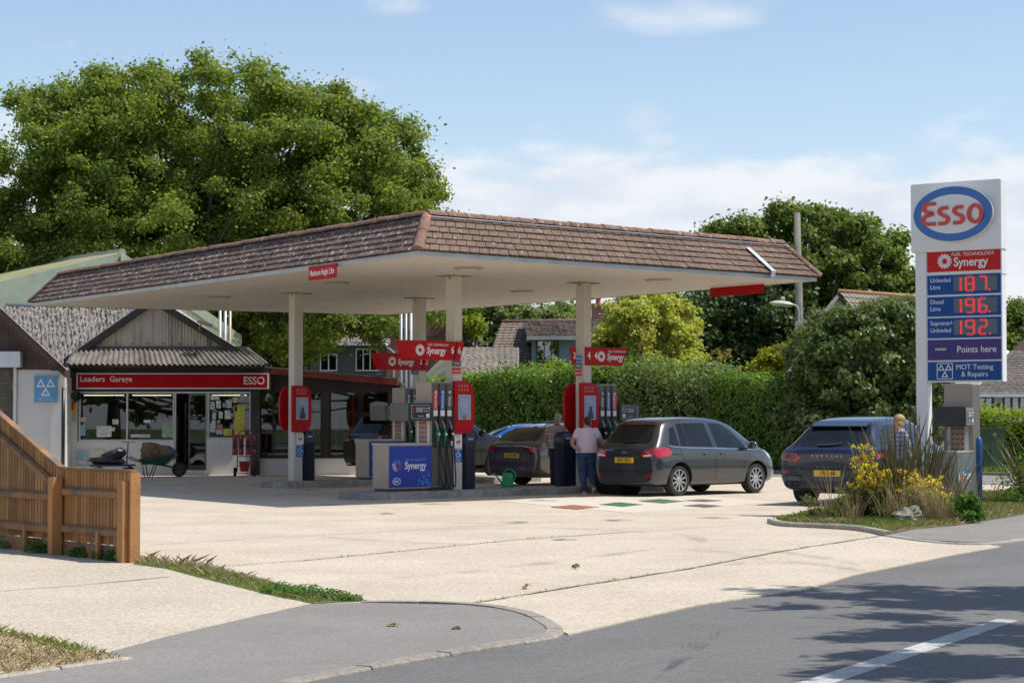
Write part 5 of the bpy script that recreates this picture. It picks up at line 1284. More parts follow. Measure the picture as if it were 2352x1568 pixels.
def tiled_roof(A, B, C_, D_, name, m, parent, row=.30, tw=.26, amp=.022):
    """A-B eave, D_-C_ ridge: lapped courses of waved tiles"""
    A, B, C_, D_ = map(Vector, (A, B, C_, D_)); nrm = (B - A).cross(D_ - A).normalized()
    if nrm.z < 0: nrm = -nrm
    rows = max(2, int((D_ - A).length / row)); b = MB(); rg = random.Random(len(name) + rows)
    for r_ in range(rows):
        t0, t1 = r_ / rows, min(1, (r_ + 1.12) / rows); a0, b0_ = A.lerp(D_, t0), B.lerp(C_, t0); a1_, b1_ = A.lerp(D_, t1), B.lerp(C_, t1)
        k = max(1, int((b0_ - a0).length / tw)); 
        for i in range(k):
            vs = []; dz = rg.uniform(-.006, .008)
            for j in range(4):
                s = (i + j / 3.02) / k; h = amp * (1 if j in (1,) else (.5 if j in (0, 2) else 0)) * 1.6
                vs += [a0.lerp(b0_, s) + nrm * (h + .045 + dz), a1_.lerp(b1_, s) + nrm * (h + .01), a0.lerp(b0_, s) + nrm * (h + .015 + dz)]
            b.add(vs, [(3 * j, 3 * j + 3, 3 * j + 4, 3 * j + 1) for j in range(3)] + [(3 * j + 2, 3 * j + 5, 3 * j + 3, 3 * j) for j in range(3)])
    b.add([A, B, C_, D_], [(0, 1, 2, 3)])
    return part(b, name, m, parent)
def boards(T, x0, x1, z0, z1, y, m, h=.15, name='weatherboarding'):
    b = MB(); z = z0
    while z < z1 - .01:
        zz = min(z1, z + h); b.add([(x0, y - .03, z), (x1, y - .03, z), (x1, y - .008, zz), (x0, y - .008, zz), (x0, y + .1, z), (x1, y + .1, z), (x1, y + .1, zz), (x0, y + .1, zz)], [(0, 1, 2, 3), (0, 4, 5, 1), (1, 5, 6, 2), (3, 7, 4, 0)]); z = zz
    return part(b, name, m, T)
def hwindow(T, x0, x1, z0, z1, y, cols=2, fr=.06, fm=None, curtains=True, top=None):
    fm = fm or M_upvc; b = MB()
    b.b2((x0, y - .06, z0), (x1, y + .02, z0 + fr)); b.b2((x0, y - .06, z1 - fr), (x1, y + .02, z1))
    for k in range(cols + 1):
        xx = x0 + (x1 - x0 - fr) * k / cols; b.b2((xx, y - .06, z0 + fr), (xx + fr, y + .02, z1 - fr))
    if top: b.b2((x0 + (x1 - x0) / cols + fr, y - .06, z1 - top), (x0 + (x1 - x0) * 2 / cols, y + .02, z1 - top + fr * .8))
    w = part(b, 'window', fm, T)
    part(MB().b2((x0 + fr * .5, y - .03, z0 + fr), (x1 - fr * .5, y - .02, z1 - fr)), 'pane', MATS['house_glass'], T, par=w)
    if curtains:
        b = MB(); n_ = 26; vs = []
        for k in range(n_ + 1):
            xx = x0 + fr + (x1 - x0 - 2 * fr) * k / n_; vs += [(xx, y + .03 + .015 * math.cos(k * 2.2), z0 + fr), (xx, y + .03 + .015 * math.cos(k * 2.2), z1 - fr)]
        b.add(vs, [(2 * k, 2 * k + 2, 2 * k + 3, 2 * k + 1) for k in range(n_) if not n_ * .36 < k < n_ * .6]); part(b, 'curtain', mat('curtain', (.42, .43, .45), .8, vs=8, var=.2), T, par=w)
    return w
# ---- grey boarded and brick house, seen under the left half of the canopy
DH1 = 92.0
hA = thing('boarded_house', 'grey weatherboarded and brick house with white window behind the showroom', 'house', (at(800, 960, DH1).x, DH1, 0))
xA = lambda p: at(p, 850, DH1).x
zA = lambda p: at(800, p, DH1).z
boards(hA, xA(560), xA(888), 2.2, zA(789), DH1, M_gboard, .17)
part(MB().b2((xA(560), DH1 + .0, 0), (xA(888), DH1 + .2, 2.2)).b2((xA(560), DH1 + .1, 2.2), (xA(888), DH1 + .2, zA(786))), 'ground_wall', M_brick, hA)
part(MB().b2((xA(888), DH1 - .05, 0), (xA(1030), DH1 + 5, zA(772))), 'brick_wing', M_brick, hA)
hwindow(hA, xA(817), xA(868), zA(852), zA(800), DH1 - .03, 3, .055, top=.28)
hwindow(hA, xA(735), xA(775), zA(852), zA(812), DH1 - .03, 2, .055)
tiled_roof((xA(540), DH1 - .5, zA(788)), (xA(897), DH1 - .5, zA(788)), (xA(897), DH1 + 4, zA(700)), (xA(540), DH1 + 4, zA(700)), 'roof', M_rtile2, hA)
part(MB().b2((xA(540), DH1 - .58, zA(794)), (xA(897), DH1 - .5, zA(787))), 'gutter_board', M_upvc, hA)
part(MB().tube([(xA(888), DH1 - .6, zA(790)), (xA(890), DH1 - .55, zA(798)), (xA(904), DH1 - .15, zA(808)), (xA(904), DH1 - .15, 0)], .05, 8), 'drainpipe', M_upvc, hA, True)
b = MB(); flat_sheet(b, [(xA(880), DH1 - .1, zA(772)), (xA(1040), DH1 - .1, zA(772)), (xA(960), DH1 - .1, zA(712))], 5); part(b, 'brick_gable', M_brick, hA)
barge_w = lambda T, p, q, w, D, m: part(flat_sheet(MB(), [SP(p[0], p[1], D), SP(p[0], p[1] + w, D), SP(q[0], q[1] + w, D), SP(q[0], q[1], D)], .25), 'barge_board', m, T)
# brick gabled house behind the columns with white barge
DH2 = 98.0
hB = thing('brick_house', 'red brick house with white barge board seen between the middle columns', 'house', (at(1000, 960, DH2).x, DH2, 0))
flat_sheet(b := MB(), [SP(930, 960, DH2), SP(1090, 960, DH2), SP(1090, 795, DH2), SP(1015, 730, DH2), SP(930, 800, DH2)], 6); part(b, 'wall', M_brick, hB)
barge_w(hB, (1010, 722), (1103, 798), 8, DH2 - .3, M_upvc)
tiled_roof(at(1103, 797, DH2 - .3), at(1103, 797, DH2 - .3) + Vector((0, 7, 0)), at(1010, 719, DH2 - .3) + Vector((0, 7, 0)), at(1010, 719, DH2 - .3), 'roof', M_rtile, hB)
# ---- low garage roof and cream gable between columns
DH3 = 86.0
hC = thing('low_garage', 'low building with cream gable and long grey-brown tiled roof behind the hedge', 'garage', (at(1100, 960, DH3).x, DH3, 0))
tiled_roof(at(1010, 868, DH3 - 2), at(1190, 868, DH3 - 2), at(1187, 799, DH3 + 2.5), at(1050, 799, DH3 + 2.5), 'roof', M_rtile2, hC)
flat_sheet(b := MB(), [SP(955, 890, DH3 - 2), SP(1040, 890, DH3 - 2), SP(1040, 830, DH3 - 2), SP(1052, 812, DH3 - 2), SP(1020, 818, DH3 - 2), SP(975, 860, DH3 - 2)], .2); part(b, 'wall', M_cream, hC)
barge_w(hC, (965, 868), (1050, 806), 7, DH3 - 2.3, M_cream)
part(MB().b2((at(1000, 868, DH3).x, DH3 - 1.5, 0), (at(1190, 868, DH3).x, DH3 + 2.3, at(1100, 880, DH3).z)), 'wall', M_cream, hC)
part(MB().tube([at(1189, 800, DH3 + 2.4), at(1189, 868, DH3 - 2.1)], .06, 8), 'verge', mat('verge_grey', (.2, .18, .17), .7), hC)
# ---- chalet house with blue dormer
DH4 = 93.0
hD = thing('dormer_house', 'brown tiled house with pale blue boarded dormer and brick chimney behind the hedge', 'house', (at(1280, 960, DH4).x, DH4, 0))
zr = at(1300, 742, DH4 + 3.5).z
tiled_roof(at(1096, 900, DH4 - 3), at(1480, 900, DH4 - 3), Vector((at(1480, 742, DH4 + 3.5).x, DH4 + 3.5, zr + .12)), Vector((at(1152, 744, DH4 + 3.5).x, DH4 + 3.5, zr)), 'roof', M_rtile, hD)
part(MB().b2((at(1125, 900, DH4 - 3).x, DH4 - 2.6, 0), (at(1470, 900, DH4 - 3).x, DH4 + 8, at(1200, 905, DH4 - 3).z)), 'wall', M_cream, hD)
part(MB().tube([(at(1152, 744, DH4 + 3.5).x, DH4 + 3.5, zr + .05), (at(1480, 742, DH4 + 3.5).x, DH4 + 3.5, zr + .17)], .11, 8), 'ridge', M_ridge, hD, True)
DD = DH4 - 1.8
xd = lambda p: at(p, 850, DD).x
zd = lambda p: at(1280, p, DD).z
boards(hD, xd(1222), xd(1232), zd(860), zd(780), DD, M_bboard, .17, 'dormer_boards'); boards(hD, xd(1284), xd(1420), zd(860), zd(780), DD, M_bboard, .17, 'dormer_boards')
part(MB().b2((xd(1222), DD + .1, zd(880)), (xd(1420), DD + 4, zd(781))), 'dormer_box', M_bboard, hD)
hwindow(hD, xd(1233), xd(1283), zd(846), zd(781), DD - .02, 3, .05, mat('dark_window_frame', (.04, .05, .06), .4), False)
part(MB().b2((xd(1210), DD - .5, zd(781)), (xd(1424), DD + 3.6, zd(772))), 'dormer_roof', mat('white_fascia_old', (.48, .47, .44), .5, vs=2), hD)
tiled_roof((xd(1210), DD - .45, zd(773)), (xd(1424), DD - .45, zd(773)), (xd(1424), DD + 4.6, zr + .1), (xd(1200), DD + 4.6, zr + .05), 'roof', M_rtile, hD)
ch = part(MB().b2((at(1359, 750, DH4 + 3).x, DH4 + 2.6, zr - 1), (at(1389, 750, DH4 + 3).x, DH4 + 3.3, at(1370, 701, DH4 + 3).z)).b2((at(1357, 750, DH4 + 3).x, DH4 + 2.55, at(1370, 705, DH4 + 3).z), (at(1391, 750, DH4 + 3).x, DH4 + 3.35, at(1370, 698, DH4 + 3).z)), 'chimney', M_brick, hD)
cp = at(1374, 698, DH4 + 3); part(MB().lathe([(.001, 0), (.12, 0), (.11, .2), (.14, .22), (.14, .28), (.001, .28)], (cp.x, cp.y, cp.z), 12), 'chimney_pot', mat('terracotta', (.36, .13, .08), .8), hD, par=ch)
# ---- gabled house at the right of the lamp post
DH5 = 88.0
hE = thing('gabled_house', 'cream gabled house with orange-edged tiled roof behind the tall shrubs', 'house', (at(1980, 960, DH5).x, DH5, 0))
pkE = at(1925, 672, DH5); ri = at(2200, 690, DH5 + 5)
flat_sheet(b := MB(), [SP(1885, 960, DH5), SP(1975, 960, DH5), SP(1975, 735, DH5), SP(1922, 678, DH5), SP(1885, 725, DH5)], .2); part(b, 'wall', M_cream, hE)
_a, _c = at(1974, 734, DH5 + .1), at(2258, 750, DH5 + 3.8)
part(MB().add([(_a.x, _a.y, 0), (_c.x, _c.y, 0), (_c.x, _c.y, _c.z), (_a.x, _a.y, _a.z), (_a.x, _a.y + 7, 0), (_c.x, _c.y + 5, 0), (_c.x, _c.y + 5, _c.z), (_a.x, _a.y + 7, _a.z)], [(0, 1, 2, 3), (7, 6, 5, 4), (1, 5, 6, 2), (0, 3, 7, 4)]), 'wall', M_cream, hE)
barge_w(hE, (1878, 732), (1926, 674), 10, DH5 - .3, M_cream); barge_w(hE, (1924, 674), (1985, 738), 7, DH5 - .3, mat('slate_dark', (.06, .065, .07), .6))
tiled_roof(at(1972, 730, DH5 - .3) + Vector((0, -.6, -.1)), at(2260, 745, DH5 + 3.6), ri, pkE + Vector((0, -.2, 0)), 'roof', M_rtile2, hE)
part(MB().tube([pkE + Vector((0, -.2, .05)), ri + Vector((0, 0, .05))], .10, 8), 'ridge', tile_mat('ridge_orange', (.42, .22, .10), (.5, .25, .12), (.4, .3, .2)), hE, True)
# white gable ends peeping over the hedge
for k, (p, q, w, D, lb) in enumerate((((1538, 798), (1590, 858), 7, 92, 'slanting white roof edge right of the yellow-green tree'), ((1838, 850), (1782, 868), 10, 80, 'slanting white roof edge between golden conifer and tall shrubs'))):
    T = thing('far_roof', lb, 'roof', (at(p[0], 960, D).x, D, 0), group='roof edges over the hedge')
    a, c = at(p[0], p[1], D), at(q[0], q[1], D)
    if k == 1: a, c = at(1828, 828, D), at(1796, 868, D)
    part(flat_sheet(MB(), [a, a - Vector((0, 0, .28)), c - Vector((0, 0, .28)), c], .15), 'barge_board', M_upvc, T)
    sx_ = -1 if k == 0 else 1
    part(flat_sheet(MB(), [a - Vector((0, 0, .2)), c - Vector((0, 0, .2)), Vector((a.x, D, 0)), ] if False else [a - Vector((0, 0, .2)), c - Vector((0, 0, .2)), Vector((c.x, D + .1, 0)), Vector((a.x + sx_ * 2, D + .1, 0)), Vector((a.x + sx_ * 2, D + .1, a.z - .8))], .1), 'wall', M_cream, T)
# ---- bungalow at the right edge
DH6 = 72.0
hF = thing('bungalow', 'white bungalow with grey-brown tiled roof and dark window frames at the right edge', 'bungalow', (at(2300, 960, DH6).x, DH6, 0))
x6 = lambda p: at(p, 920, DH6).x
z6 = lambda p: at(2300, p, DH6).z
M_slt = tile_mat('bungalow_tiles', (.20, .17, .145), (.25, .215, .185), (.30, .27, .23), lt=(.66, .74), ot=(.8, .85))
tiled_roof((x6(2225), DH6 - .6, z6(905)), (x6(2700), DH6 - .6, z6(905)), Vector((x6(2700), DH6 + 4, z6(795))), (at(2319, 795, DH6 + 3.5).x, DH6 + 3.5, z6(800)), 'roof', M_slt, hF, .2, .25, .012)
part(flat_sheet(MB(), [(x6(2222), DH6 - .55, z6(908)), (at(2319, 795, DH6 + 3.5).x - .1, DH6 + 3.4, z6(796)), (at(2319, 795, DH6 + 3.5).x + .02, DH6 + 3.4, z6(802)), (x6(2226), DH6 - .55, z6(903))][:4], .1), 'barge_board', M_upvc, hF)
part(MB().b2((x6(2225), DH6 - .72, z6(912)), (x6(2700), DH6 - .6, z6(904))), 'gutter', M_upvc, hF)
b = MB(); b.b2((x6(2232), DH6, z6(955)), (x6(2242), DH6 + .2, z6(908))); b.b2((x6(2283), DH6, z6(955)), (x6(2303), DH6 + .2, z6(908))); b.b2((x6(2232), DH6, 0), (x6(2700), DH6 + .2, z6(955))); b.b2((x6(2360), DH6, z6(955)), (x6(2700), DH6 + .2, z6(908))); b.b2((x6(2232), DH6 + .2, 0), (x6(2232) + .2, DH6 + 4.2, z6(908))); b.b2((x6(2232) + .2, DH6 + 4, 0), (x6(2700), DH6 + 4.2, z6(908)))
part(b, 'wall', M_upvc, hF)
dkf = MATS['dark_window_frame']
hwindow(hF, x6(2242), x6(2283), z6(955), z6(909), DH6 + .05, 2, .08, dkf, False); hwindow(hF, x6(2303), x6(2362), z6(955), z6(909), DH6 + .05, 3, .07, dkf, False)
part(MB().box((x6(2293), DH6 - .06, z6(932)), (.08, .1, .2)), 'wall_lamp', M_black, hF)
# brown gable of the next building at the far right
nh = thing('neighbour_gable', 'reddish brown boarded gable rising behind the bungalow roof at the right edge', 'house', (at(2400, 960, 80).x, 80, 0))
part(flat_sheet(MB(), [SP(2330, 960, 80), SP(2330, 862, 80), SP(2420, 770, 80), SP(2500, 850, 80), SP(2500, 960, 80)], 5), 'wall', mat('brown_gable', (.16, .08, .055), .7), nh)
part(flat_sheet(MB(), [SP(2320, 862, 79.7), SP(2320, 870, 79.7), SP(2420, 776, 79.7), SP(2420, 766, 79.7)], .3), 'barge_board', M_upvc, nh)
# ---- pole with street lamp
M_wood = mat('weathered_pole', (.23, .21, .18), .9, vs=3, var=.25, c2=(.12, .10, .08), c2s=2, streak=(6, 6, .4))
pp = at(1838, 960, 64); po = thing('utility_pole', 'weathered wooden utility pole rising behind the right end of the canopy', 'pole', (pp.x, pp.y, 0))
zt_ = at(1832, 489, 64).z
MB().tube([(.06, 0, 0), (0, 0, 4), (-.07, 0, zt_)], [.15, .13, .105], 12).build('pole', M_wood, po, True)
MB().b2((-.10, -.03, zt_), (.02, .03, zt_ + .05)).build('pole_cap', M_wood, po)
zl = at(1800, 702, 64).z
lp = thing('street_lamp', 'pale street lamp on a curved bracket fixed to the wooden pole', 'street lamp', (pp.x - .05, pp.y - .12, zl))
MB().tube(smooth_path([(0, 0, -.55), (0, 0, -.2), (-.06, 0, -.02), (-.22, 0, .03)], 4), .028, 8).build('bracket', mat('lamp_grey', (.42, .43, .38), .5), lp, True)
b = MB(); b.lathe([(.0001, -.07), (.30, -.07), (.36, -.02), (.42, .0), (.40, .03), (.22, .10), (.0001, .12)], (0, 0, 0), 16, M=Matrix.Translation((-.52, 0, .04)) @ Matrix.Rotation(R(5), 4, 'Y') @ Matrix.Diagonal((1, .42, 1, 1))); b.build('lamp_head', mat('lamp_cream', (.50, .50, .38), .4), lp, True)
MB().lathe([(.0001, .0), (.07, 0), (.07, .09), (.05, .12), (.0001, .12)], (-.50, 0, .15), 12).build('photocell', mat('lamp_cream', (.50, .50, .38), .4), lp, True)
MB().b2((-.11, -.08, -.95), (.11, .08, -.5)).build('control_box', mat('box_cream', (.50, .49, .42), .6, c2=(.2, .18, .14)), lp, bevel=.01)
# ---- green utility cabinet
gp = G(2273, 1062); gp.y = 60; gx = at(2273, 1000, 60)
cab = thing('utility_cabinet', 'green roadside utility cabinet numbered 24 in front of the clipped hedge', 'cabinet', (gx.x, 60, 0))
M_cg = mat('cabinet_green', (.055, .105, .05), .5, var=.1)
w_ = (at(2306, 1000, 60).x - at(2240, 1000, 60).x) / 2; zt2 = at(2273, 984, 60).z
b = MB(); b.box((0, .2, zt2 / 2), (2 * w_, .5, zt2 - .04)); b.build('cabinet_body', M_cg, cab, bevel=.012)
MB().box((0, .2, zt2), (2 * w_ + .06, .56, .06)).build('cabinet_lid', M_cg, cab, bevel=.01)
MB().b2((-.006, -.054, .1), (.006, -.05, zt2 - .06)).build('door_gap', M_black, cab)
MB().box((-.05, -.065, .62), (.18, .03, .13)).build('handle_plate', mat('cabinet_dark', (.03, .05, .03), .5), cab)
text('24', .10, M_white, cab, (w_ * .35, -.055, zt2 - .17), bold=.02)
# blue bollard behind the sign
bp = at(2248, 960, 36.5); bo = thing('blue_post', 'tall rounded blue post beside the pump behind the price sign', 'post', (bp.x, 36.5, 0))
MB().lathe([(.0001, 0), (.055, 0), (.055, 1.18), (.05, 1.23), (.03, 1.26), (.0001, 1.27)], n=16).build('post', mat('post_blue', (.02, .10, .30), .4), bo, True, )
MB().lathe([(.057, .55), (.059, .56), (.057, .57)], n=16).build('post_band', mat('post_blue2', (.04, .14, .36), .4), bo, True)
# ================================================================ TREES AND HEDGES
M_bark = mat('bark', (.085, .07, .055), .95, vs=6, var=.35, bump=.5, bs=20)
L_oak = leaf_mat('oak_leaves', (.078, .108, .021), (.165, .202, .040), (.24, .26, .065), trans=.45, rough=.6)
L_oak2 = leaf_mat('far_oak_leaves', (.062, .092, .020), (.135, .17, .04), (.16, .19, .05), trans=.38, rough=.5)
L_dark = leaf_mat('dark_leaves', (.018, .034, .010), (.045, .075, .018), (.07, .11, .03), trans=.22, rough=.5)
L_yell = leaf_mat('yellow_green_leaves', (.20, .205, .04), (.35, .34, .08), (.44, .41, .14), trans=.4, rough=.5)
L_gold = leaf_mat('golden_conifer', (.14, .14, .010), (.26, .24, .015), (.34, .28, .02), trans=.3)
L_oran = leaf_mat('bronze_conifer', (.20, .13, .03), (.30, .20, .06), trans=.3)
L_will = leaf_mat('grey_green_leaves', (.075, .10, .03), (.14, .17, .055), (.2, .22, .09), trans=.3)
L_hedge = leaf_mat('privet_hedge', (.075, .125, .018), (.15, .22, .032), (.24, .32, .05), trans=.3, rough=.4)
L_laur = leaf_mat('beech_hedge', (.064, .115, .02), (.125, .195, .034), (.15, .22, .045), trans=.3, rough=.42)
L_hyd = leaf_mat('mixed_hedge', (.064, .092, .028), (.135, .18, .05), (.17, .17, .06), trans=.28)
L_brt = leaf_mat('bright_hedge', (.13, .17, .012), (.24, .27, .025), trans=.4)
L_syc = leaf_mat('sycamore_leaves', (.044, .072, .019), (.10, .132, .038), (.15, .15, .08), trans=.22, rough=.38)
def tree(name, label, base, lobes, m, leaf, nclump, per, rclump, seed, trunk_r=.35, cat='tree', group=None, flat=.7, up=.5, limb=True, shell=(.72, 1.0), inner=.25, jit=.8, asp=.62):
    """lobes: list of (cx,cy,cz,rx,ry,rz) in world; base: (x,y)"""
    rng = np.random.default_rng(seed)
    T = thing(name, label, cat, (base[0], base[1], 0), group=group)
    off = np.array([base[0], base[1], 0])
    cs = []; A = np.array([max(.1, (l[3] * l[4] + l[3] * l[5] + l[4] * l[5])) for l in lobes]); A = A / A.sum()
    for l, a in zip(lobes, A):
        n = max(3, int(nclump * a)); d = unit(rng.normal(0, 1, (n, 3))); ni = int(n * inner)
        rad = rng.uniform(shell[0], shell[1], (n, 1)); rad[:ni] = rng.uniform(.15, .75, (ni, 1))
        cs.append(np.array(l[:3]) + d * rad * np.array(l[3:6]))
    cs = np.concatenate(cs); cs = cs[cs[:, 2] > .4]
    rs = rng.uniform(.6, 1.25, len(cs)) * rclump
    P, N = clump_points(cs, rs, per, rng, flat, up)
    # twigs poking out past the clumps
    k = len(P) // 18; idx = rng.integers(0, len(P), k); P[idx] += unit(N[idx]) * rng.uniform(.05, rclump * .55, (k, 1))
    P = P - off
    leaves('crown', P, N, leaf, m, T, rng, jit, asp)
    b = MB(); rg = random.Random(seed)
    zt = max(l[2] for l in lobes)
    lob0 = lobes[0]; top = Vector((lob0[0] - base[0], lob0[1] - base[1], lob0[2] * .55))
    b.tube(smooth_path([(0, 0, -.1), (rg.uniform(-.1, .1), 0, top.z * .5), tuple(top)], 4), [trunk_r * (1.25 - .6 * i / 8) for i in range(9)], 10)
    if limb:
        pick = rng.choice(len(cs), min(len(cs), 46), replace=False)
        for i in pick:
            q = Vector(cs[i] - off); s = top * rg.uniform(.55, 1.0); mid = s.lerp(q, .5) + Vector((0, 0, -.06 * (q - s).length))
            b.tube(smooth_path([s, mid, q], 3), [trunk_r * .34, trunk_r * .28, trunk_r * .22, trunk_r * .17, trunk_r * .12, trunk_r * .09, trunk_r * .05], 6)
    b.build('trunk', M_bark, T, True)
    return T
def lob(px, py, D, rx, rz_, ry=None):
    """lobe centred on the sight line (px,py) at distance D; rx, rz in pixels of the big photograph"""
    c = at(px, py, D); s = D / FPX; return (c.x, c.y, c.z, rx * s, (ry if ry else rx * s * .8), rz_ * s)
DO = 76.0
oak_l = [lob(330, 500, DO + 2, 230, 170, 5), lob(560, 560, DO + 2, 250, 150, 5), lob(300, 270, DO, 170, 105, 4), lob(690, 280, DO, 170, 100, 4), lob(840, 360, DO, 120, 110, 3.5), lob(160, 300, DO, 110, 110, 3.5), lob(480, 460, DO, 400, 300, 7), lob(150, 420, DO, 180, 225, 4), lob(760, 470, DO, 215, 225, 5), lob(480, 300, DO, 330, 150, 5), lob(880, 500, DO - 1, 140, 130, 4), lob(20, 470, DO, 120, 130, 4),
         lob(80, 640, DO, 200, 110, 5), lob(330, 640, DO, 260, 130, 6), lob(620, 690, DO - 1, 200, 110, 5), lob(850, 690, DO - 2, 160, 100, 4), lob(-150, 560, DO, 180, 250, 5), lob(985, 540, DO, 62, 95, 2.5), lob(930, 420, DO, 70, 110, 3), lob(700, 790, DO - 3, 80, 60, 2), lob(550, 770, DO, 100, 70, 3), lob(890, 745, DO - 2, 60, 50, 2)]
tree('oak_tree', 'huge spreading oak tree towering behind the shop and canopy', (at(600, 960, DO).x, DO), oak_l, L_oak, .15, 1150, 490, .85, 11, .55, shell=(.74, 1.03), inner=.30)
tree('oak_tree', 'big rounded oak tree behind the utility pole', (at(1900, 960, 102).x, 102), [lob(1840, 580, 102, 235, 100, 5), lob(1740, 650, 102, 150, 120, 4), lob(1980, 650, 102, 130, 120, 4), lob(2060, 690, 102, 70, 80, 3), lob(1880, 720, 102, 220, 130, 5), lob(1660, 570, 102, 80, 60, 3), lob(1710, 560, 102, 80, 62, 3), lob(1920, 545, 102, 110, 60, 3)],
     L_oak2, .26, 330, 300, .85, 12, .45)
tree('holm_oak', 'very dark dense tree between the yellow-green tree and the utility pole', (at(1700, 960, 96).x, 96), [lob(1680, 780, 96, 170, 110, 4), lob(1560, 760, 96, 120, 70, 4), lob(1760, 740, 96, 110, 110, 4), lob(1850, 820, 94, 120, 100, 4), lob(1450, 735, 98, 50, 40, 3), lob(1530, 720, 97, 60, 40, 3)],
     L_dark, .26, 260, 300, .8, 13, .4, inner=.45)
tree('acer_tree', 'yellow-green leaved tree beside the blue dormer house', (at(1480, 960, 84).x, 84), [lob(1480, 760, 84, 105, 90, 2.6), lob(1412, 812, 84, 52, 62, 1.6), lob(1550, 770, 84, 62, 85, 1.8), lob(1470, 715, 84, 60, 45, 1.5), lob(1480, 840, 84, 130, 60, 2.5)],
     L_yell, .17, 190, 300, .5, 14, .18, flat=.8)
tree('willow_tree', 'grey-green leafy tree behind the tiled roofs, left of the dormer house', (at(1150, 960, 112).x, 112), [lob(1160, 760, 112, 100, 65, 3), lob(1080, 750, 112, 60, 60, 3), lob(1240, 765, 112, 75, 50, 3), lob(1120, 810, 112, 100, 60, 3)], L_will, .25, 150, 260, .75, 15, .3)
tree('distant_tree', 'dark green round-topped tree far away over the ridge of the dormer house', (at(1275, 960, 150).x, 150), [lob(1280, 745, 150, 50, 38, 4), lob(1320, 755, 150, 30, 30, 3), lob(1230, 760, 150, 35, 30, 3)], L_oak2, .4, 70, 160, 1.1, 16, .3)
tree('lime_tree', 'bright green tree showing just right of the front column under the canopy', (at(1075, 960, 90).x, 90), [lob(1075, 735, 90, 38, 40, 1.5), lob(1050, 700, 90, 40, 40, 2)], leaf_mat('lime_leaves', (.10, .14, .015), (.2, .24, .03), trans=.4), .16, 50, 240, .5, 17, .15)
tree('roadside_tree', 'leafy tree beyond the right edge, seen past the side of the price sign', (at(2340, 960, 112).x, 112), [lob(2335, 770, 112, 45, 45, 3), lob(2380, 740, 112, 60, 60, 3), lob(2290, 800, 112, 40, 50, 3)], L_oak2, .27, 90, 260, .8, 18, .3)
tree('thicket_tree', 'dark tree filling the gap under the canopy between shop and grey house', (at(650, 960, 84).x, 84), [lob(620, 790, 84, 110, 70, 3), lob(700, 740, 84, 90, 60, 3), lob(560, 740, 84, 70, 80, 3)], L_dark, .2, 120, 260, .6, 19, .3, inner=.4)
# golden conifer and bronze spires
tree('golden_conifer', 'bright golden-green conifer bush below the dark trees', (at(1785, 960, 82).x, 82), [lob(1790, 830, 82, 42, 40, .9), lob(1810, 815, 82, 35, 30, .8), lob(1770, 860, 82, 50, 35, .9)], L_gold, .13, 60, 260, .35, 20, .1, cat='shrub', limb=False)
for k, (px, py, h) in enumerate(((1648, 832, 30), (1672, 826, 32), (1690, 848, 24))):
    tree('bronze_conifer', ['bronze-tipped feathery spire over the hedge, leftmost of three', 'bronze-tipped feathery spire over the hedge, tallest in the middle', 'bronze-tipped feathery spire over the hedge, rightmost of three'][k], (at(px, 960, 78).x, 78), [lob(px, py, 78, 7, h, .12), lob(px, py + h, 78, 13, 22, .25), lob(px, py + h + 25, 78, 20, 30, .35)], L_oran, .11, 26, 120, .16, 30 + k, .05, 'conifer', 'feathery bronze spires', limb=False)
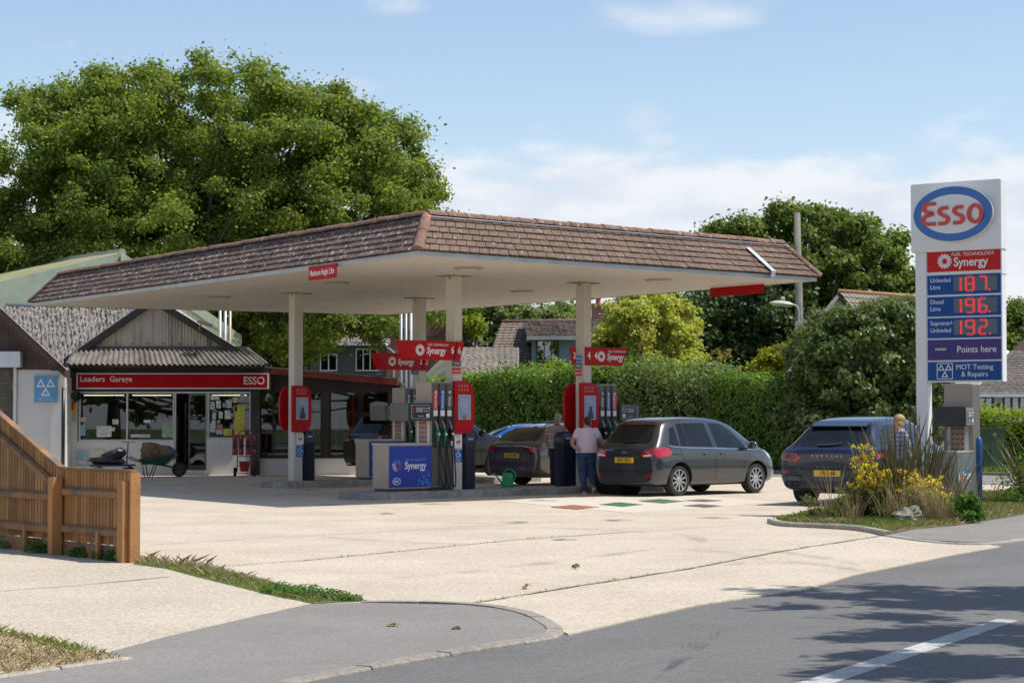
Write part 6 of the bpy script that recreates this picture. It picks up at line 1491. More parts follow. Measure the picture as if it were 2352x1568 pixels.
# ---- hedges: leaves over the faces of a clipped or loose body
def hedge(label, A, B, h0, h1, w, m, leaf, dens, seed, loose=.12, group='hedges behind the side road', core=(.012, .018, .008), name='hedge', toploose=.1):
    A, B = Vector(A), Vector(B); d = (B - A); L = d.length; d.normalize(); n = Vector((d.y, -d.x)); 
    if n.y > 0: n = -n                                            # n points to the camera side
    T = thing(name, label, 'hedge', (A.x, A.y, 0), math.atan2(d.y, d.x), group)
    rng = np.random.default_rng(seed)
    s = -1 if Vector((-d.y, d.x)).dot(n) > 0 else 1                 # local y of the camera side is -s
    fy = w * (1 if s == -1 else -1)
    P, N = [], []
    def hh(x): return h0 + (h1 - h0) * x / L + .10 * np.sin(x * 1.7 + seed) + .05 * np.sin(x * 4.3)
    def bulge(x, z): return .14 * np.sin(x * 1.9 + seed) * np.cos(z * 2.3) + .08 * np.sin(x * 5 + z * 4)
    nf = int(L * (h0 + h1) / 2 * dens); x = rng.uniform(0, L, nf); z = rng.uniform(0, 1, nf) * hh(x)
    P.append(np.stack([x, np.full(nf, fy) + np.sign(fy) * (bulge(x, z) * loose * 4 + rng.uniform(-.35, .03, nf) * 1.0 + rng.normal(0, loose, nf) * .5), z], 1)); N.append(np.tile([0, np.sign(fy), .35], (nf, 1)))
    nt = int(L * w * 2 * dens * .8); x = rng.uniform(0, L, nt); y = rng.uniform(-w, w, nt)
    P.append(np.stack([x, y, hh(x) + rng.normal(0, toploose, nt) + rng.uniform(-.2, .05, nt)], 1)); N.append(np.tile([0, .0, 1.0], (nt, 1)))
    for xe, sg_ in ((0, -1), (L, 1)):
        ne = int(2 * w * h0 * dens); z = rng.uniform(0, 1, ne) * (h0 if xe == 0 else h1)
        P.append(np.stack([np.full(ne, xe) + rng.normal(0, loose, ne), rng.uniform(-w, w, ne), z], 1)); N.append(np.tile([sg_, 0, .3], (ne, 1)))
    leaves('foliage', np.concatenate(P), np.concatenate(N), leaf, m, T, rng, .55)
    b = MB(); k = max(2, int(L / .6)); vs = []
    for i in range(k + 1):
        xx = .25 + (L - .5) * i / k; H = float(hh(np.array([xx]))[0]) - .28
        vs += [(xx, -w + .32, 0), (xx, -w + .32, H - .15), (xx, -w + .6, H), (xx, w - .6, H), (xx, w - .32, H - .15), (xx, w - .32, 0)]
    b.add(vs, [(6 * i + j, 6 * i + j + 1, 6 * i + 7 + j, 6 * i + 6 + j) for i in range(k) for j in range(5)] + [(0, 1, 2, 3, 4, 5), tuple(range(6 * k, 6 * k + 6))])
    b.build('dark_core', mat('hedge_core_%.3f' % core[1], core, .95, vs=5, var=.4), T)  # solid near-black core stands in for the hedge's shaded inside
    return T
def hp(px, D): v = at(px, 960, D); return (v.x, v.y)
def hz(py, D): return at(1200, py, D).z
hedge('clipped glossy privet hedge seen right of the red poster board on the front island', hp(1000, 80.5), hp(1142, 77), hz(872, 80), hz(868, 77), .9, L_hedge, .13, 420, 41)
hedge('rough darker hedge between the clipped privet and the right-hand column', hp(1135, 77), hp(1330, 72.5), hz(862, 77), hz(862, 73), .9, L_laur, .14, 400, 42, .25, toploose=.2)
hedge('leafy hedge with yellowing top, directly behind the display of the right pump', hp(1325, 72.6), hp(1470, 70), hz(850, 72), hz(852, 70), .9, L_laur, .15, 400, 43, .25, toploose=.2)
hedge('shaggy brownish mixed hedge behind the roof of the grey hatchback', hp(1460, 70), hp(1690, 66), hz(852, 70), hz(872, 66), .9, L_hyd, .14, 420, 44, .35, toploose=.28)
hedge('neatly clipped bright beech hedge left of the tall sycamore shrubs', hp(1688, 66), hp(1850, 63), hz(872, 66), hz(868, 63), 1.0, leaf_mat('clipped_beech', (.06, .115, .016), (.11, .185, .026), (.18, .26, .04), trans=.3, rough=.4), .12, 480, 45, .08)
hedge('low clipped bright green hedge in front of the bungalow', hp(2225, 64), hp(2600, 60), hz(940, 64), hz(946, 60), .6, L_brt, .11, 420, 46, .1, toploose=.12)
# loose bright shrub standing up behind the hedge
tree('shrub', 'bright lime green shrub sticking up behind the hedge below the blue dormer', (at(1270, 960, 78).x, 78), [lob(1265, 862, 78, 52, 30, .9), lob(1240, 875, 78, 60, 22, .9), lob(1300, 870, 78, 40, 26, .8)], L_brt, .12, 60, 300, .35, 47, .05, 'shrub', limb=False, up=1.2)
tree('shrub', 'pale yellowish shrub top over the middle of the hedge', (at(1590, 960, 75).x, 75), [lob(1600, 862, 75, 90, 26, 1.0), lob(1540, 868, 75, 60, 24, .9)], L_hyd, .11, 60, 300, .35, 48, .05, 'shrub', limb=False, up=.8)
# tall sycamore shrubbery
tree('sycamore_shrub', 'tall dark sycamore shrubbery behind the navy estate car', (at(1980, 960, 59).x, 59), [lob(1930, 930, 59, 115, 130, 1.6), lob(2050, 930, 59, 110, 135, 1.6), lob(1960, 800, 59, 100, 90, 1.5), lob(2060, 790, 59, 75, 80, 1.4), lob(1885, 880, 59.5, 60, 90, 1.2), lob(2120, 900, 59, 50, 110, 1.3), lob(1900, 1010, 59, 95, 60, 1.4), lob(2040, 1010, 59, 110, 65, 1.4), lob(1850, 960, 59.5, 45, 90, 1.1)],
     L_syc, .15, 430, 330, .42, 49, .12, 'shrub', shell=(.8, 1.02), inner=.45, asp=.85, up=.3)
tree('hawthorn', 'soft grey-green shrub rising over the sycamore leaves by the price sign', (at(2040, 960, 62).x, 62), [lob(2010, 740, 62, 95, 42, 1.3), lob(1900, 770, 62, 75, 50, 1.3), lob(2080, 720, 62, 50, 36, 1.2), lob(1850, 820, 62, 40, 40, 1)], leaf_mat('hawthorn_leaves', (.07, .09, .03), (.14, .16, .06), trans=.3), .09, 150, 420, .42, 50, .06, 'shrub', limb=False, up=.8)
# roadside tree out of frame on the right whose shade falls on the road, then unseen trees added behind the viewer as light blockers
tree('unseen_oak', 'roadside tree just right of the picture that shades the road', (13.8, 15.0), [(10.0, 15.6, 8.0, 3.0, 4.0, 1.3), (7.5, 17.6, 7.6, 1.7, 1.5, .7), (7.6, 14.0, 7.4, 1.8, 1.6, .8), (12.5, 14.5, 9.5, 3.5, 5, 2.4), (8.6, 11.8, 7.4, 2.4, 1.8, .9), (7.2, 12.9, 7.3, 2.0, .9, .5), (9.6, 17.8, 7.8, 2.4, 1.4, .9), (10.5, 10.0, 7.6, 3, 1.8, 1.0)], L_oak, .19, 260, 190, .5, 60, .3, inner=.3)
tree('unseen_oak', 'unseen tree added behind the viewpoint to block light', (8, -14), [(6, -14, 7, 6, 4, 4.5), (12, -12, 6, 5, 4, 4)], L_oak, .4, 90, 90, 1.1, 61, .4)
tree('unseen_oak', 'further unseen tree added behind the viewpoint to block light', (-6, -16), [(-6, -16, 7, 7, 4, 5), (-14, -14, 6, 6, 4, 4.5)], L_oak, .4, 90, 90, 1.1, 62, .4)
tree('unseen_oak', 'unseen tree added left of and behind the viewpoint to darken window reflections', (-24, -8), [(-24, -8, 7, 6, 5, 6), (-33, -3, 6, 6, 5, 5), (-17, -14, 5, 5, 4, 5)], L_oak, .45, 110, 90, 1.1, 63, .4)
tree('unseen_oak', 'unseen tree added further left of the viewpoint to darken window reflections', (-44, 6), [(-44, 6, 7, 6, 6, 6)], L_oak, .5, 50, 80, 1.2, 64, .4)
# verge grass and lawns as one growth of blades
def grass(name, polys, dens, hgt, m, seed, z=.03, lean=.35, width=.008, label=None):
    rng = np.random.default_rng(seed); P = []
    for poly in polys:
        Q = np.array([[p[0], p[1]] for p in poly]); lo_, hi_ = Q.min(0), Q.max(0); n = int((hi_ - lo_).prod() * dens); X_ = rng.uniform(lo_, hi_, (n, 2)); ins = np.zeros(n, bool); j = len(Q) - 1
        for i in range(len(Q)):
            c = ((Q[i, 1] > X_[:, 1]) != (Q[j, 1] > X_[:, 1])) & (X_[:, 0] < (Q[j, 0] - Q[i, 0]) * (X_[:, 1] - Q[i, 1]) / (Q[j, 1] - Q[i, 1] + 1e-12) + Q[i, 0]); ins ^= c; j = i
        P.append(X_[ins])
    P = np.concatenate(P); n = len(P); a = rng.uniform(0, 2 * np.pi, n); h = hgt * rng.uniform(.35, 1.25, n); w = width * rng.uniform(.6, 1.5, n)
    cl_ = .5 + .5 * np.sin(P[:, 0] * 3.1 + seed) * np.sin(P[:, 1] * 1.3); h *= .65 + .6 * cl_
    sd = np.stack([np.cos(a), np.sin(a), np.zeros(n)], 1) * w[:, None]; ln = rng.normal(0, lean, (n, 2)) * h[:, None]; b0_ = np.stack([P[:, 0], P[:, 1], np.full(n, z)], 1)
    tip = b0_ + np.stack([ln[:, 0], ln[:, 1], h], 1); mid = b0_ + np.stack([ln[:, 0] * .35, ln[:, 1] * .35, h * .6], 1)
    V = np.stack([b0_ - sd, b0_ + sd, mid + sd * .6, tip], 1); V2 = V
    o = quads_mesh(name, V2, m); o['kind'] = 'stuff'
    if label: o['label'] = label
    return o
L_grass = leaf_mat('grass_blades', (.09, .13, .025), (.18, .21, .05), (.32, .28, .12), trans=.3)
L_lush = leaf_mat('lush_blades', (.065, .10, .018), (.12, .16, .035), (.2, .2, .07), trans=.3)
L_drygrass = leaf_mat('dry_blades', (.20, .155, .085), (.34, .27, .165), (.42, .35, .23), trans=.2, k=1.25)
g2 = lambda L: [tuple(G(*p)[:2]) for p in L]
grass('verge_grass', [[sp_(-9, 5.9), sp_(26, 5.9), sp_(26, 9), sp_(-9, 9)], [sp_(-14, 5.9), sp_(-8, 5.9), sp_(-8, 14), sp_(-14, 14)]], 260, .14, L_lush, 70, .05, width=.02)
# ================================================================ CARS
M_tyre = mat('tyre_rubber', (.022, .022, .023), .85, vs=10, var=.2)
M_well = mat('wheel_well', (.010, .010, .010), .95)
M_rim = mat('alloy', (.50, .50, .50), .28, .9, vs=5)
M_rimd = mat('alloy_shadow', (.06, .06, .06), .5, .5)
M_carglass = mat('car_glass', (.009, .012, .014), .02, spec=.38, var=.3, vs=3)
M_trim = mat('black_trim', (.02, .02, .021), .45)
M_seam = mat('panel_gap', (.004, .004, .004), .9)
M_chrome = mat('chrome', (.6, .6, .6), .12, 1.0)
M_tail = mat('tail_light_red', (.42, .008, .010), .08, coat=1.0, vs=20, var=.4)
M_taild = mat('tail_light_dark', (.10, .006, .008), .08, coat=1.0, vs=20, var=.4)
M_plate = mat('plate_yellow', (.75, .48, .02), .4)
def paint(name, c, metal=.35):
    m, n, l, p = new_mat(name); t = n.new('ShaderNodeTexCoord'); nz_ = n.new('ShaderNodeTexNoise'); nz_.inputs['Scale'].default_value = 900; l.new(t.outputs['Object'], nz_.inputs['Vector'])
    mr = n.new('ShaderNodeMapRange'); mr.inputs[3].default_value = .85; mr.inputs[4].default_value = 1.15; l.new(nz_.outputs[0], mr.inputs[0])
    v = n.new('ShaderNodeVectorMath'); v.operation = 'SCALE'; v.inputs[0].default_value = c; l.new(mr.outputs[0], v.inputs['Scale']); 
    n2 = n.new('ShaderNodeTexNoise'); n2.inputs['Scale'].default_value = 3; n2.inputs['Detail'].default_value = 6; l.new(t.outputs['Object'], n2.inputs['Vector'])
    m2 = n.new('ShaderNodeMapRange'); m2.inputs[1].default_value = .5; m2.inputs[2].default_value = .8; m2.inputs[4].default_value = .10; l.new(n2.outputs[0], m2.inputs[0])
    x = n.new('ShaderNodeMixRGB'); l.new(m2.outputs[0], x.inputs[0]); l.new(v.outputs[0], x.inputs[1]); x.inputs[2].default_value = (.12, .11, .09, 1)
    l.new(x.outputs[0], p.inputs['Base Color']); p.inputs['Metallic'].default_value = metal; p.inputs['Roughness'].default_value = .24; p.inputs['Coat Weight'].default_value = 1 if metal else .55; p.inputs['Specular IOR Level'].default_value = .5 if metal else .2; p.inputs['Coat Roughness'].default_value = .03; MATS[name] = m; return m
def car_body(st, belt=.05):
    """st: stations rear to front (x, zb, wb, wm, zs, ws, zg, wg, zr, wr): floor, sill half width, waist width at mid height,
    shoulder height/width, glass foot height/width, roof height / roof half width. Returns a closed control cage."""
    rows = []
    for (x, zb, wb, wm, zs, ws, zg, wg, zr, wr) in st:
        zm = zb + (zs - zb) * .45
        half = [(0, zb), (wb * .85, zb), (wb, zb + .06), (wm, zm), (ws, zs), (wg, zg), (wg + (wr - wg) * .55, zg + (zr - zg) * .55), (wr, zr - .055), (wr * .82, zr - .008), (0, zr)]
        rows.append([(x, y, z) for y, z in half] + [(x, -y, z) for y, z in half[-2:0:-1]])
    n = len(rows[0]); vs = [v for r in rows for v in r]; fs = []
    for j in range(len(rows) - 1):
        for i in range(n): fs.append((j * n + i, j * n + (i + 1) % n, (j + 1) * n + (i + 1) % n, (j + 1) * n + i))
    for base, rev in ((0, False), ((len(rows) - 1) * n, True)):
        for i in range(0, 9):
            a, b_, c, d = base + i, base + i + 1, base + (n - i - 1) % n, base + (n - i) % n
            q = [a, b_, c, d] if i > 0 else [base, base + 1, base + n - 1]
            if i == 8: q = [base + 8, base + 9, base + n - 8]
            fs.append(tuple(q if rev else q[::-1]))
    return vs, fs
def solid(name, vs, fs, m, cutters, mwell):
    me = bpy.data.meshes.new(name); me.from_pydata(vs, [], fs); me.materials.append(m); me.materials.append(mwell)
    bm = bmesh.new(); bm.from_mesh(me); bmesh.ops.recalc_face_normals(bm, faces=bm.faces[:]); bm.to_mesh(me); bm.free()
    o = bpy.data.objects.new(name, me); COL.objects.link(o)
    s = o.modifiers.new('s', 'SUBSURF'); s.levels = 3; s.render_levels = 3
    cs = []
    for (x, y0, y1, z, r) in cutters:
        b = MB(); b.lathe([(.0001, y0), (r, y0), (r, y1), (.0001, y1)], (0, 0, 0), 40, M=Matrix.Translation((x, 0, z)) @ Matrix.Rotation(R(-90), 4, 'X'))
        mc = bpy.data.meshes.new('c'); mc.from_pydata(b.v, [], b.f); mc.materials.append(mwell); bm = bmesh.new(); bm.from_mesh(mc); bmesh.ops.remove_doubles(bm, verts=bm.verts[:], dist=.001); bmesh.ops.recalc_face_normals(bm, faces=bm.faces[:]); bm.to_mesh(mc); bm.free()
        co = bpy.data.objects.new('c', mc); COL.objects.link(co); cs.append(co)
        k = o.modifiers.new('b', 'BOOLEAN'); k.object = co; k.operation = 'DIFFERENCE'; k.solver = 'EXACT'; k.material_mode = 'TRANSFER'
    dg = bpy.context.evaluated_depsgraph_get(); dg.update(); ev = o.evaluated_get(dg)
    out = bpy.data.meshes.new_from_object(ev); out.name = name
    bpy.data.objects.remove(o); bpy.data.meshes.remove(me)
    for c in cs: mm = c.data; bpy.data.objects.remove(c); bpy.data.meshes.remove(mm)
    bm = bmesh.new(); bm.from_mesh(out)
    bvh = BVHTree.FromBMesh(bm); bm.free()
    out.polygons.foreach_set('use_smooth', [True] * len(out.polygons)); out.set_sharp_from_angle(angle=R(35))
    return out, bvh
def dense(poly, step=.05):
    Q = []
    for i, p in enumerate(poly):
        q = poly[(i + 1) % len(poly)]; L = math.hypot(q[0] - p[0], q[1] - p[1]); k = max(1, int(L / step)); Q += [(p[0] + (q[0] - p[0]) * j / k, p[1] + (q[1] - p[1]) * j / k) for j in range(k)]
    return Q
def roundp(poly, r=.04, k=3):
    out = []; n = len(poly)
    for i in range(n):
        p = Vector(poly[i]); a = Vector(poly[i - 1]) - p; b_ = Vector(poly[(i + 1) % n]) - p; rr = min(r, a.length * .45, b_.length * .45); a = p + a.normalized() * rr; b_ = p + b_.normalized() * rr
        for j in range(k + 1): t = j / k; q = a * (1 - t) ** 2 + p * 2 * t * (1 - t) + b_ * t * t; out.append((q.x, q.y))
    return out
def project(bvh, poly, plane, off=.004, th=.0, name='window', m=None, parent=None, step=.06, curve=.03, rim=0):
    """lay a shaped piece over the body. plane: 'R','L' (side, x-z), 'B' rear (y-z), 'F' front (y-z), 'T' (x-y)"""
    poly = dense(roundp(poly, curve) if curve else poly, step)
    xs = [p[0] for p in poly]; ys = [p[1] for p in poly]; pts = [Vector(p) for p in poly]; ne = len(pts)
    gx = np.arange(min(xs) + step * .5, max(xs), step); gy = np.arange(min(ys) + step * .5, max(ys), step)
    def inside(x, y):
        c = False; j = ne - 1
        for i in range(ne):
            if (ys[i] > y) != (ys[j] > y) and x < (xs[j] - xs[i]) * (y - ys[i]) / (ys[j] - ys[i]) + xs[i]: c = not c
            j = i
        return c
    for x in gx:
        for y in gy:
            if inside(x, y) and min((Vector((x, y)) - p).length for p in pts[:ne]) > step * .45: pts.append(Vector((x, y)))
    V, E, F, *_ = mgeo.delaunay_2d_cdt(pts, [(i, (i + 1) % ne) for i in range(ne)], [], 1, 1e-5)
    vs = []; ok = []
    for v in V:
        if plane in 'RL':
            s = -1 if plane == 'R' else 1; o = Vector((v.x, s * 3, v.y)); d = Vector((0, -s, 0))
        elif plane == 'B': o = Vector((-5, v.x, v.y)); d = Vector((1, 0, 0))
        elif plane == 'F': o = Vector((5, v.x, v.y)); d = Vector((-1, 0, 0))
        else: o = Vector((v.x, v.y, 4)); d = Vector((0, 0, -1))
        h, nr, _, _ = bvh.ray_cast(o, d)
        if h is None: h, nr, _, _ = bvh.find_nearest(o + d * (3 if plane in 'RL' else 3)); 
        if nr.dot(d) > 0: nr = -nr
        vs.append(h + nr * off - d * .0005)
    b = MB(); b.v = [tuple(v) for v in vs]; b.f = [tuple(f) for f in F]; b.m = [0] * len(F)
    me = bpy.data.meshes.new(name); me.from_pydata(b.v, [], b.f); me.materials.append(m); me.update()
    me.polygons.foreach_set('use_smooth', [True] * len(me.polygons))
    return link(name, me, parent)
def line(bvh, pts, plane, w=.012, off=.003, name='panel_gap', m=None, parent=None):
    P = smooth_path([(p[0], p[1], 0) for p in pts], 5) if len(pts) > 2 else [Vector((pts[0][0], pts[0][1], 0)).lerp(Vector((pts[1][0], pts[1][1], 0)), i / 12) for i in range(13)]
    L_, R_ = [], []
    for i, p in enumerate(P):
        d = (P[min(i + 1, len(P) - 1)] - P[max(i - 1, 0)]); d = Vector((d.x, d.y)).normalized(); n = Vector((-d.y, d.x)); L_.append(Vector((p.x, p.y)) + n * w / 2); R_.append(Vector((p.x, p.y)) - n * w / 2)
    vs = []
    for v in L_ + R_:
        if plane in 'RL': s = -1 if plane == 'R' else 1; o = Vector((v.x, s * 3, v.y)); d = Vector((0, -s, 0))
        elif plane == 'B': o = Vector((-5, v.x, v.y)); d = Vector((1, 0, 0))
        elif plane == 'F': o = Vector((5, v.x, v.y)); d = Vector((-1, 0, 0))
        else: o = Vector((v.x, v.y, 4)); d = Vector((0, 0, -1))
        h, nr, _, _ = bvh.ray_cast(o, d)
        if h is None: h, nr, _, _ = bvh.find_nearest(o + d * 3)
        if nr.dot(d) > 0: nr = -nr
        vs.append(h + nr * off)
    n = len(P); me = bpy.data.meshes.new(name); me.from_pydata([tuple(v) for v in vs], [], [(i, i + 1, n + i + 1, n + i) for i in range(n - 1)]); me.materials.append(m or M_seam); me.update()
    return link(name, me, parent)
def hit(bvh, x, z, plane='B'):
    if plane == 'B': h = bvh.ray_cast(Vector((-5, x, z)), Vector((1, 0, 0)))
    else: s = -1 if plane == 'R' else 1; h = bvh.ray_cast(Vector((x, 3 * s, z)), Vector((0, -s, 0)))
    return h[0]
def wheel(T, x, y, r, w, spokes, rim_m=None, style=0):
    s = 1 if y > 0 else -1; RX = Matrix.Translation((x, y, r)) @ Matrix.Rotation(R(-90 * s), 4, 'X')    # local +z points outwards
    e = bpy.data.objects.new('wheel', None)
    tr = r * .68
    b = MB(); pf = [(tr, -w), (r * .93, -w), (r * .99, -w + .03), (r, -w * .5), (r * .99, -.03), (r * .93, 0.003), (r * .80, .010), (tr, -.004)]
    b.lathe(pf, (0, 0, 0), 44, M=RX, closed=True)
    wh = b.build('wheel', M_tyre, T, auto=35)
    b = MB(); b.lathe([(tr * 1.01, -.03), (tr * 1.01, .004), (tr * .95, .006), (tr * .92, -.03)], (0, 0, 0), 40, M=RX, closed=True)
    b.lathe([(.0001, -.008), (.055, -.008), (.07, -.02), (.07, -.05)], (0, 0, 0), 20, M=RX)
    for k in range(spokes):
        for dd in ((-.09, .09) if style == 1 else (0,)):
            a = 2 * math.pi * k / spokes + dd; M2 = RX @ Matrix.Rotation(a, 4, 'Z')
            sw = tr * (.085 if style == 1 else (.10 if spokes > 8 else .15))
            vs = [M2 @ Vector(v) for v in ((-sw, .05, -.012), (sw, .05, -.012), (sw * .75, tr * .94, -.004), (-sw * .75, tr * .94, -.004), (-sw, .05, -.05), (sw, .05, -.05), (sw * .75, tr * .94, -.04), (-sw * .75, tr * .94, -.04))]
            b.add(vs, [(0, 1, 2, 3), (4, 7, 6, 5), (0, 4, 5, 1), (1, 5, 6, 2), (3, 2, 6, 7), (0, 3, 7, 4)])
    b.build('rim', rim_m or M_rim, wh, auto=35)
    b = MB(); b.lathe([(.0001, -.075), (tr * .98, -.075), (tr * .98, -.09)], (0, 0, 0), 30, M=RX); b.build('wheel_back', M_rimd, wh)
    return wh
def plate(T, bvh, y0, z, txt, w=.52, h=.11, tilt=0):
    p = hit(bvh, y0, z); x = p.x - .018
    MB().box((x, y0, z), (.012, w, h), M=Matrix.Rotation(R(tilt), 4, 'Y')).build('number_plate', M_plate, T, bevel=.002)
    text(txt, .105, M_black, T, (x - .008, y0, z), (math.pi / 2 - R(tilt), 0, -math.pi / 2), name='plate_characters', bold=.025, sx=.80, sp=1.05)
# ---- generic assembling: x forward, rear at -x ; right side is -y
def car(name, label, st, m, ctr, ang, wb, wr, ww, track, rr, z=0, cutr=1.17, spokes=10, style=0, rim=None):
    """ctr: world position of the middle of the wheelbase; station x measured from there"""
    T = thing(name, label, 'car', (ctr[0], ctr[1], z), ang, 'cars on the forecourt')
    cut = []
    for sx in (-1, 1):
        for s in (-1, 1):
            y0, y1 = (.52, 1.2) if s > 0 else (-1.2, -.52); cut.append((sx * wb / 2, y0, y1, wr, wr * cutr))
    vs, fs = car_body(st); me, bvh = solid('body', vs, fs, m, cut, M_well)
    body = link('body', me, T)
    for sx in (-1, 1):
        for s in (-1, 1): wheel(T, sx * wb / 2, s * track, wr, ww, spokes, rim, style)
    MB().box((0, 0, .30), (wb + .9, 1.1, .16)).build('underbody', M_well, T)
    return T, bvh
V2ang = lambda a, b: math.atan2(b[1] - a[1], b[0] - a[0])
# ================= dark grey small family hatchback at the right pump
rw, fw = G(1557, 1139.5), G(1741, 1132)
ang = V2ang(rw, fw); dv = Vector((math.cos(ang), math.sin(ang), 0)); lv = Vector((-dv.y, dv.x, 0))
WBm, TR = 2.49, .835
ctr = (rw + fw) / 2 + lv * TR
M_pgm = paint('grey_car_paint', (.050, .056, .064), .5)
st = [(-1.99, .34, .60, .64, .62, .64, .70, .62, .80, .52),
      (-2.02, .26, .74, .80, .74, .80, .88, .74, .98, .64),
      (-1.95, .22, .80, .87, .82, .87, .96, .80, 1.06, .70),
      (-1.80, .20, .82, .89, .88, .885, 1.00, .83, 1.22, .68),
      (-1.60, .19, .83, .89, .90, .885, 1.01, .85, 1.50, .60),
      (-1.44, .19, .83, .885, .91, .88, 1.01, .855, 1.585, .60),
      (-1.0, .19, .83, .88, .91, .875, 1.00, .855, 1.625, .625),
      (-.35, .19, .83, .88, .90, .875, .985, .86, 1.635, .635),
      (.25, .19, .83, .88, .89, .875, .97, .86, 1.60, .63),
      (.72, .19, .83, .88, .88, .875, .96, .855, 1.48, .61),
      (1.15, .19, .83, .88, .87, .87, .96, .84, 1.22, .62),
      (1.48, .19, .82, .875, .84, .86, .95, .80, 1.03, .62),
      (1.75, .20, .78, .86, .78, .83, .88, .74, .93, .56),
      (1.98, .22, .68, .76, .68, .72, .76, .62, .82, .44),
      (2.08, .30, .52, .58, .56, .54, .62, .46, .66, .32)]
T, bv = car('grey_hatchback', 'dark grey five-door hatchback at the right pump, plate SP15 XCU', st, M_pgm, ctr, ang, WBm, .325, .20, TR, .1, spokes=10)
for sd in 'RL':
    project(bv, [(-1.54, 1.06), (-1.26, 1.03), (-1.26, 1.42), (-1.38, 1.40)], sd, .004, name='quarter_window', m=M_carglass, parent=T)
    w = project(bv, [(-1.20, 1.03), (-.20, 1.00), (-.30, 1.50), (-1.16, 1.49)], sd, .004, name='rear_side_window', m=M_carglass, parent=T)
    line(bv, [(-.98, 1.03), (-1.0, 1.48)], sd, .022, .008, 'window_divider', M_trim, w)
    project(bv, [(-.06, 1.0), (.88, .965), (.78, 1.12), (.52, 1.34), (.26, 1.475), (-.14, 1.50)], sd, .004, name='front_side_window', m=M_carglass, parent=T)
    project(bv, [(.98, .96), (1.32, .95), (1.0, 1.10)], sd, .004, name='corner_window', m=M_carglass, parent=T)
    line(bv, [(-1.55, 1.035), (-1.2, 1.0), (-.2, .975), (.9, .94), (1.35, .93)], sd, .016, .006, 'window_chrome', M_chrome, T)
    line(bv, [(-1.25, 1.5), (-1.25, .95), (-1.10, .72), (-.92, .40), (-.86, .24)], sd, .009, parent=T)
    line(bv, [(-.17, 1.5), (-.14, .98), (-.12, .25)], sd, .009, parent=T)
    line(bv, [(.98, .94), (1.0, .7), (.92, .25)], sd, .009, parent=T)
    line(bv, [(-.9, .235), (.95, .235)], sd, .010, parent=T)
    project(bv, [(-1.95, .80), (-1.60, .83), (-1.50, .90), (-1.62, 1.00), (-1.80, 1.01), (-1.99, .93)], sd, .006, name='tail_light', m=M_tail, parent=T)
    line(bv, [(-1.56, .87), (-1.25, .855)], sd, .014, .004, 'door_rail', M_seam, T)
    project(bv, [(1.66, .76), (1.94, .68), (1.90, .76), (1.62, .90), (1.48, .94)], sd, .005, name='headlight', m=mat('headlight', (.45, .48, .5), .08, coat=1), parent=T)
    for hx in (-.42, .12):
        p = hit(bv, hx, .86, sd); s = -1 if sd == 'R' else 1
        MB().tube([(hx - .10, p.y + s * .01, .86), (hx - .06, p.y + s * .035, .862), (hx + .06, p.y + s * .035, .862), (hx + .10, p.y + s * .01, .86)], .016, 8).build('door_handle', M_pgm, T, True)
    p = hit(bv, .92, .98, sd); s = -1 if sd == 'R' else 1
    b = MB(); b.sph((0, 0, 0), 1, 10, sc=(.08, .11, .085)); b.v = [(v[0] + .93, v[1] + p.y + s * .17, v[2] + 1.03) for v in b.v]; b.tube([(.93, p.y, .97), (.93, p.y + s * .12, 1.0)], .025, 8); b.build('door_mirror', M_pgm, T, True)
rwn = project(bv, [(-.56, 1.09), (.56, 1.09), (.60, 1.14), (.50, 1.46), (-.50, 1.46), (-.60, 1.14)], 'B', .004, name='rear_window', m=M_carglass, parent=T, curve=.06)
line(bv, [(-.30, 1.12), (.0, 1.10), (.12, 1.10)], 'B', .02, .03, 'rear_wiper', M_trim, rwn)
for s in (-1, 1): project(bv, [(s * .50, .80), (s * .78, .82), (s * .86, .95), (s * .80, 1.0), (s * .56, .93), (s * .44, .86)], 'B', .006, name='tail_light', m=M_tail, parent=T)
for s in (-1, 1): project(bv, [(s * .52, .815), (s * .74, .83), (s * .74, .86), (s * .54, .85)], 'B', .009, name='reversing_light', m=M_white, parent=T)
line(bv, [(-.52, 1.46), (.52, 1.46)], 'B', .03, .02, 'brake_light', M_taild, T)
line(bv, [(-.80, .80), (-.74, .60), (-.66, .52), (.66, .52), (.74, .60), (.80, .80)], 'B', .010, parent=T)
line(bv, [(-.62, 1.07), (-.7, 1.03), (-.74, .98)], 'B', .010, parent=T); line(bv, [(.62, 1.07), (.7, 1.03), (.74, .98)], 'B', .010, parent=T)
project(bv, [(-.62, .30), (.62, .30), (.66, .40), (.60, .44), (-.60, .44), (-.66, .40)], 'B', .004, name='bumper_trim', m=M_trim, parent=T)
for s in (-1, 1): project(bv, [(s * .58, .40), (s * .78, .42), (s * .77, .45), (s * .58, .44)], 'B', .008, name='reflector', m=M_tail, parent=T)
plate(T, bv, 0, .74, 'SP15 XCU')
p = hit(bv, 0, .90); b = MB(); b.lathe([(.0001, 0), (.07, 0), (.07, .008), (.0001, .008)], n=20, M=Matrix.Translation((p.x - .004, 0, .90)) @ Matrix.Rotation(R(-90), 4, 'Y') @ Matrix.Diagonal((.45, 1, 1, 1))); b.build('badge', M_chrome, T)
line(bv, [(-.28, .955), (.28, .955)], 'B', .02, .004, 'boot_handle', M_seam, T)
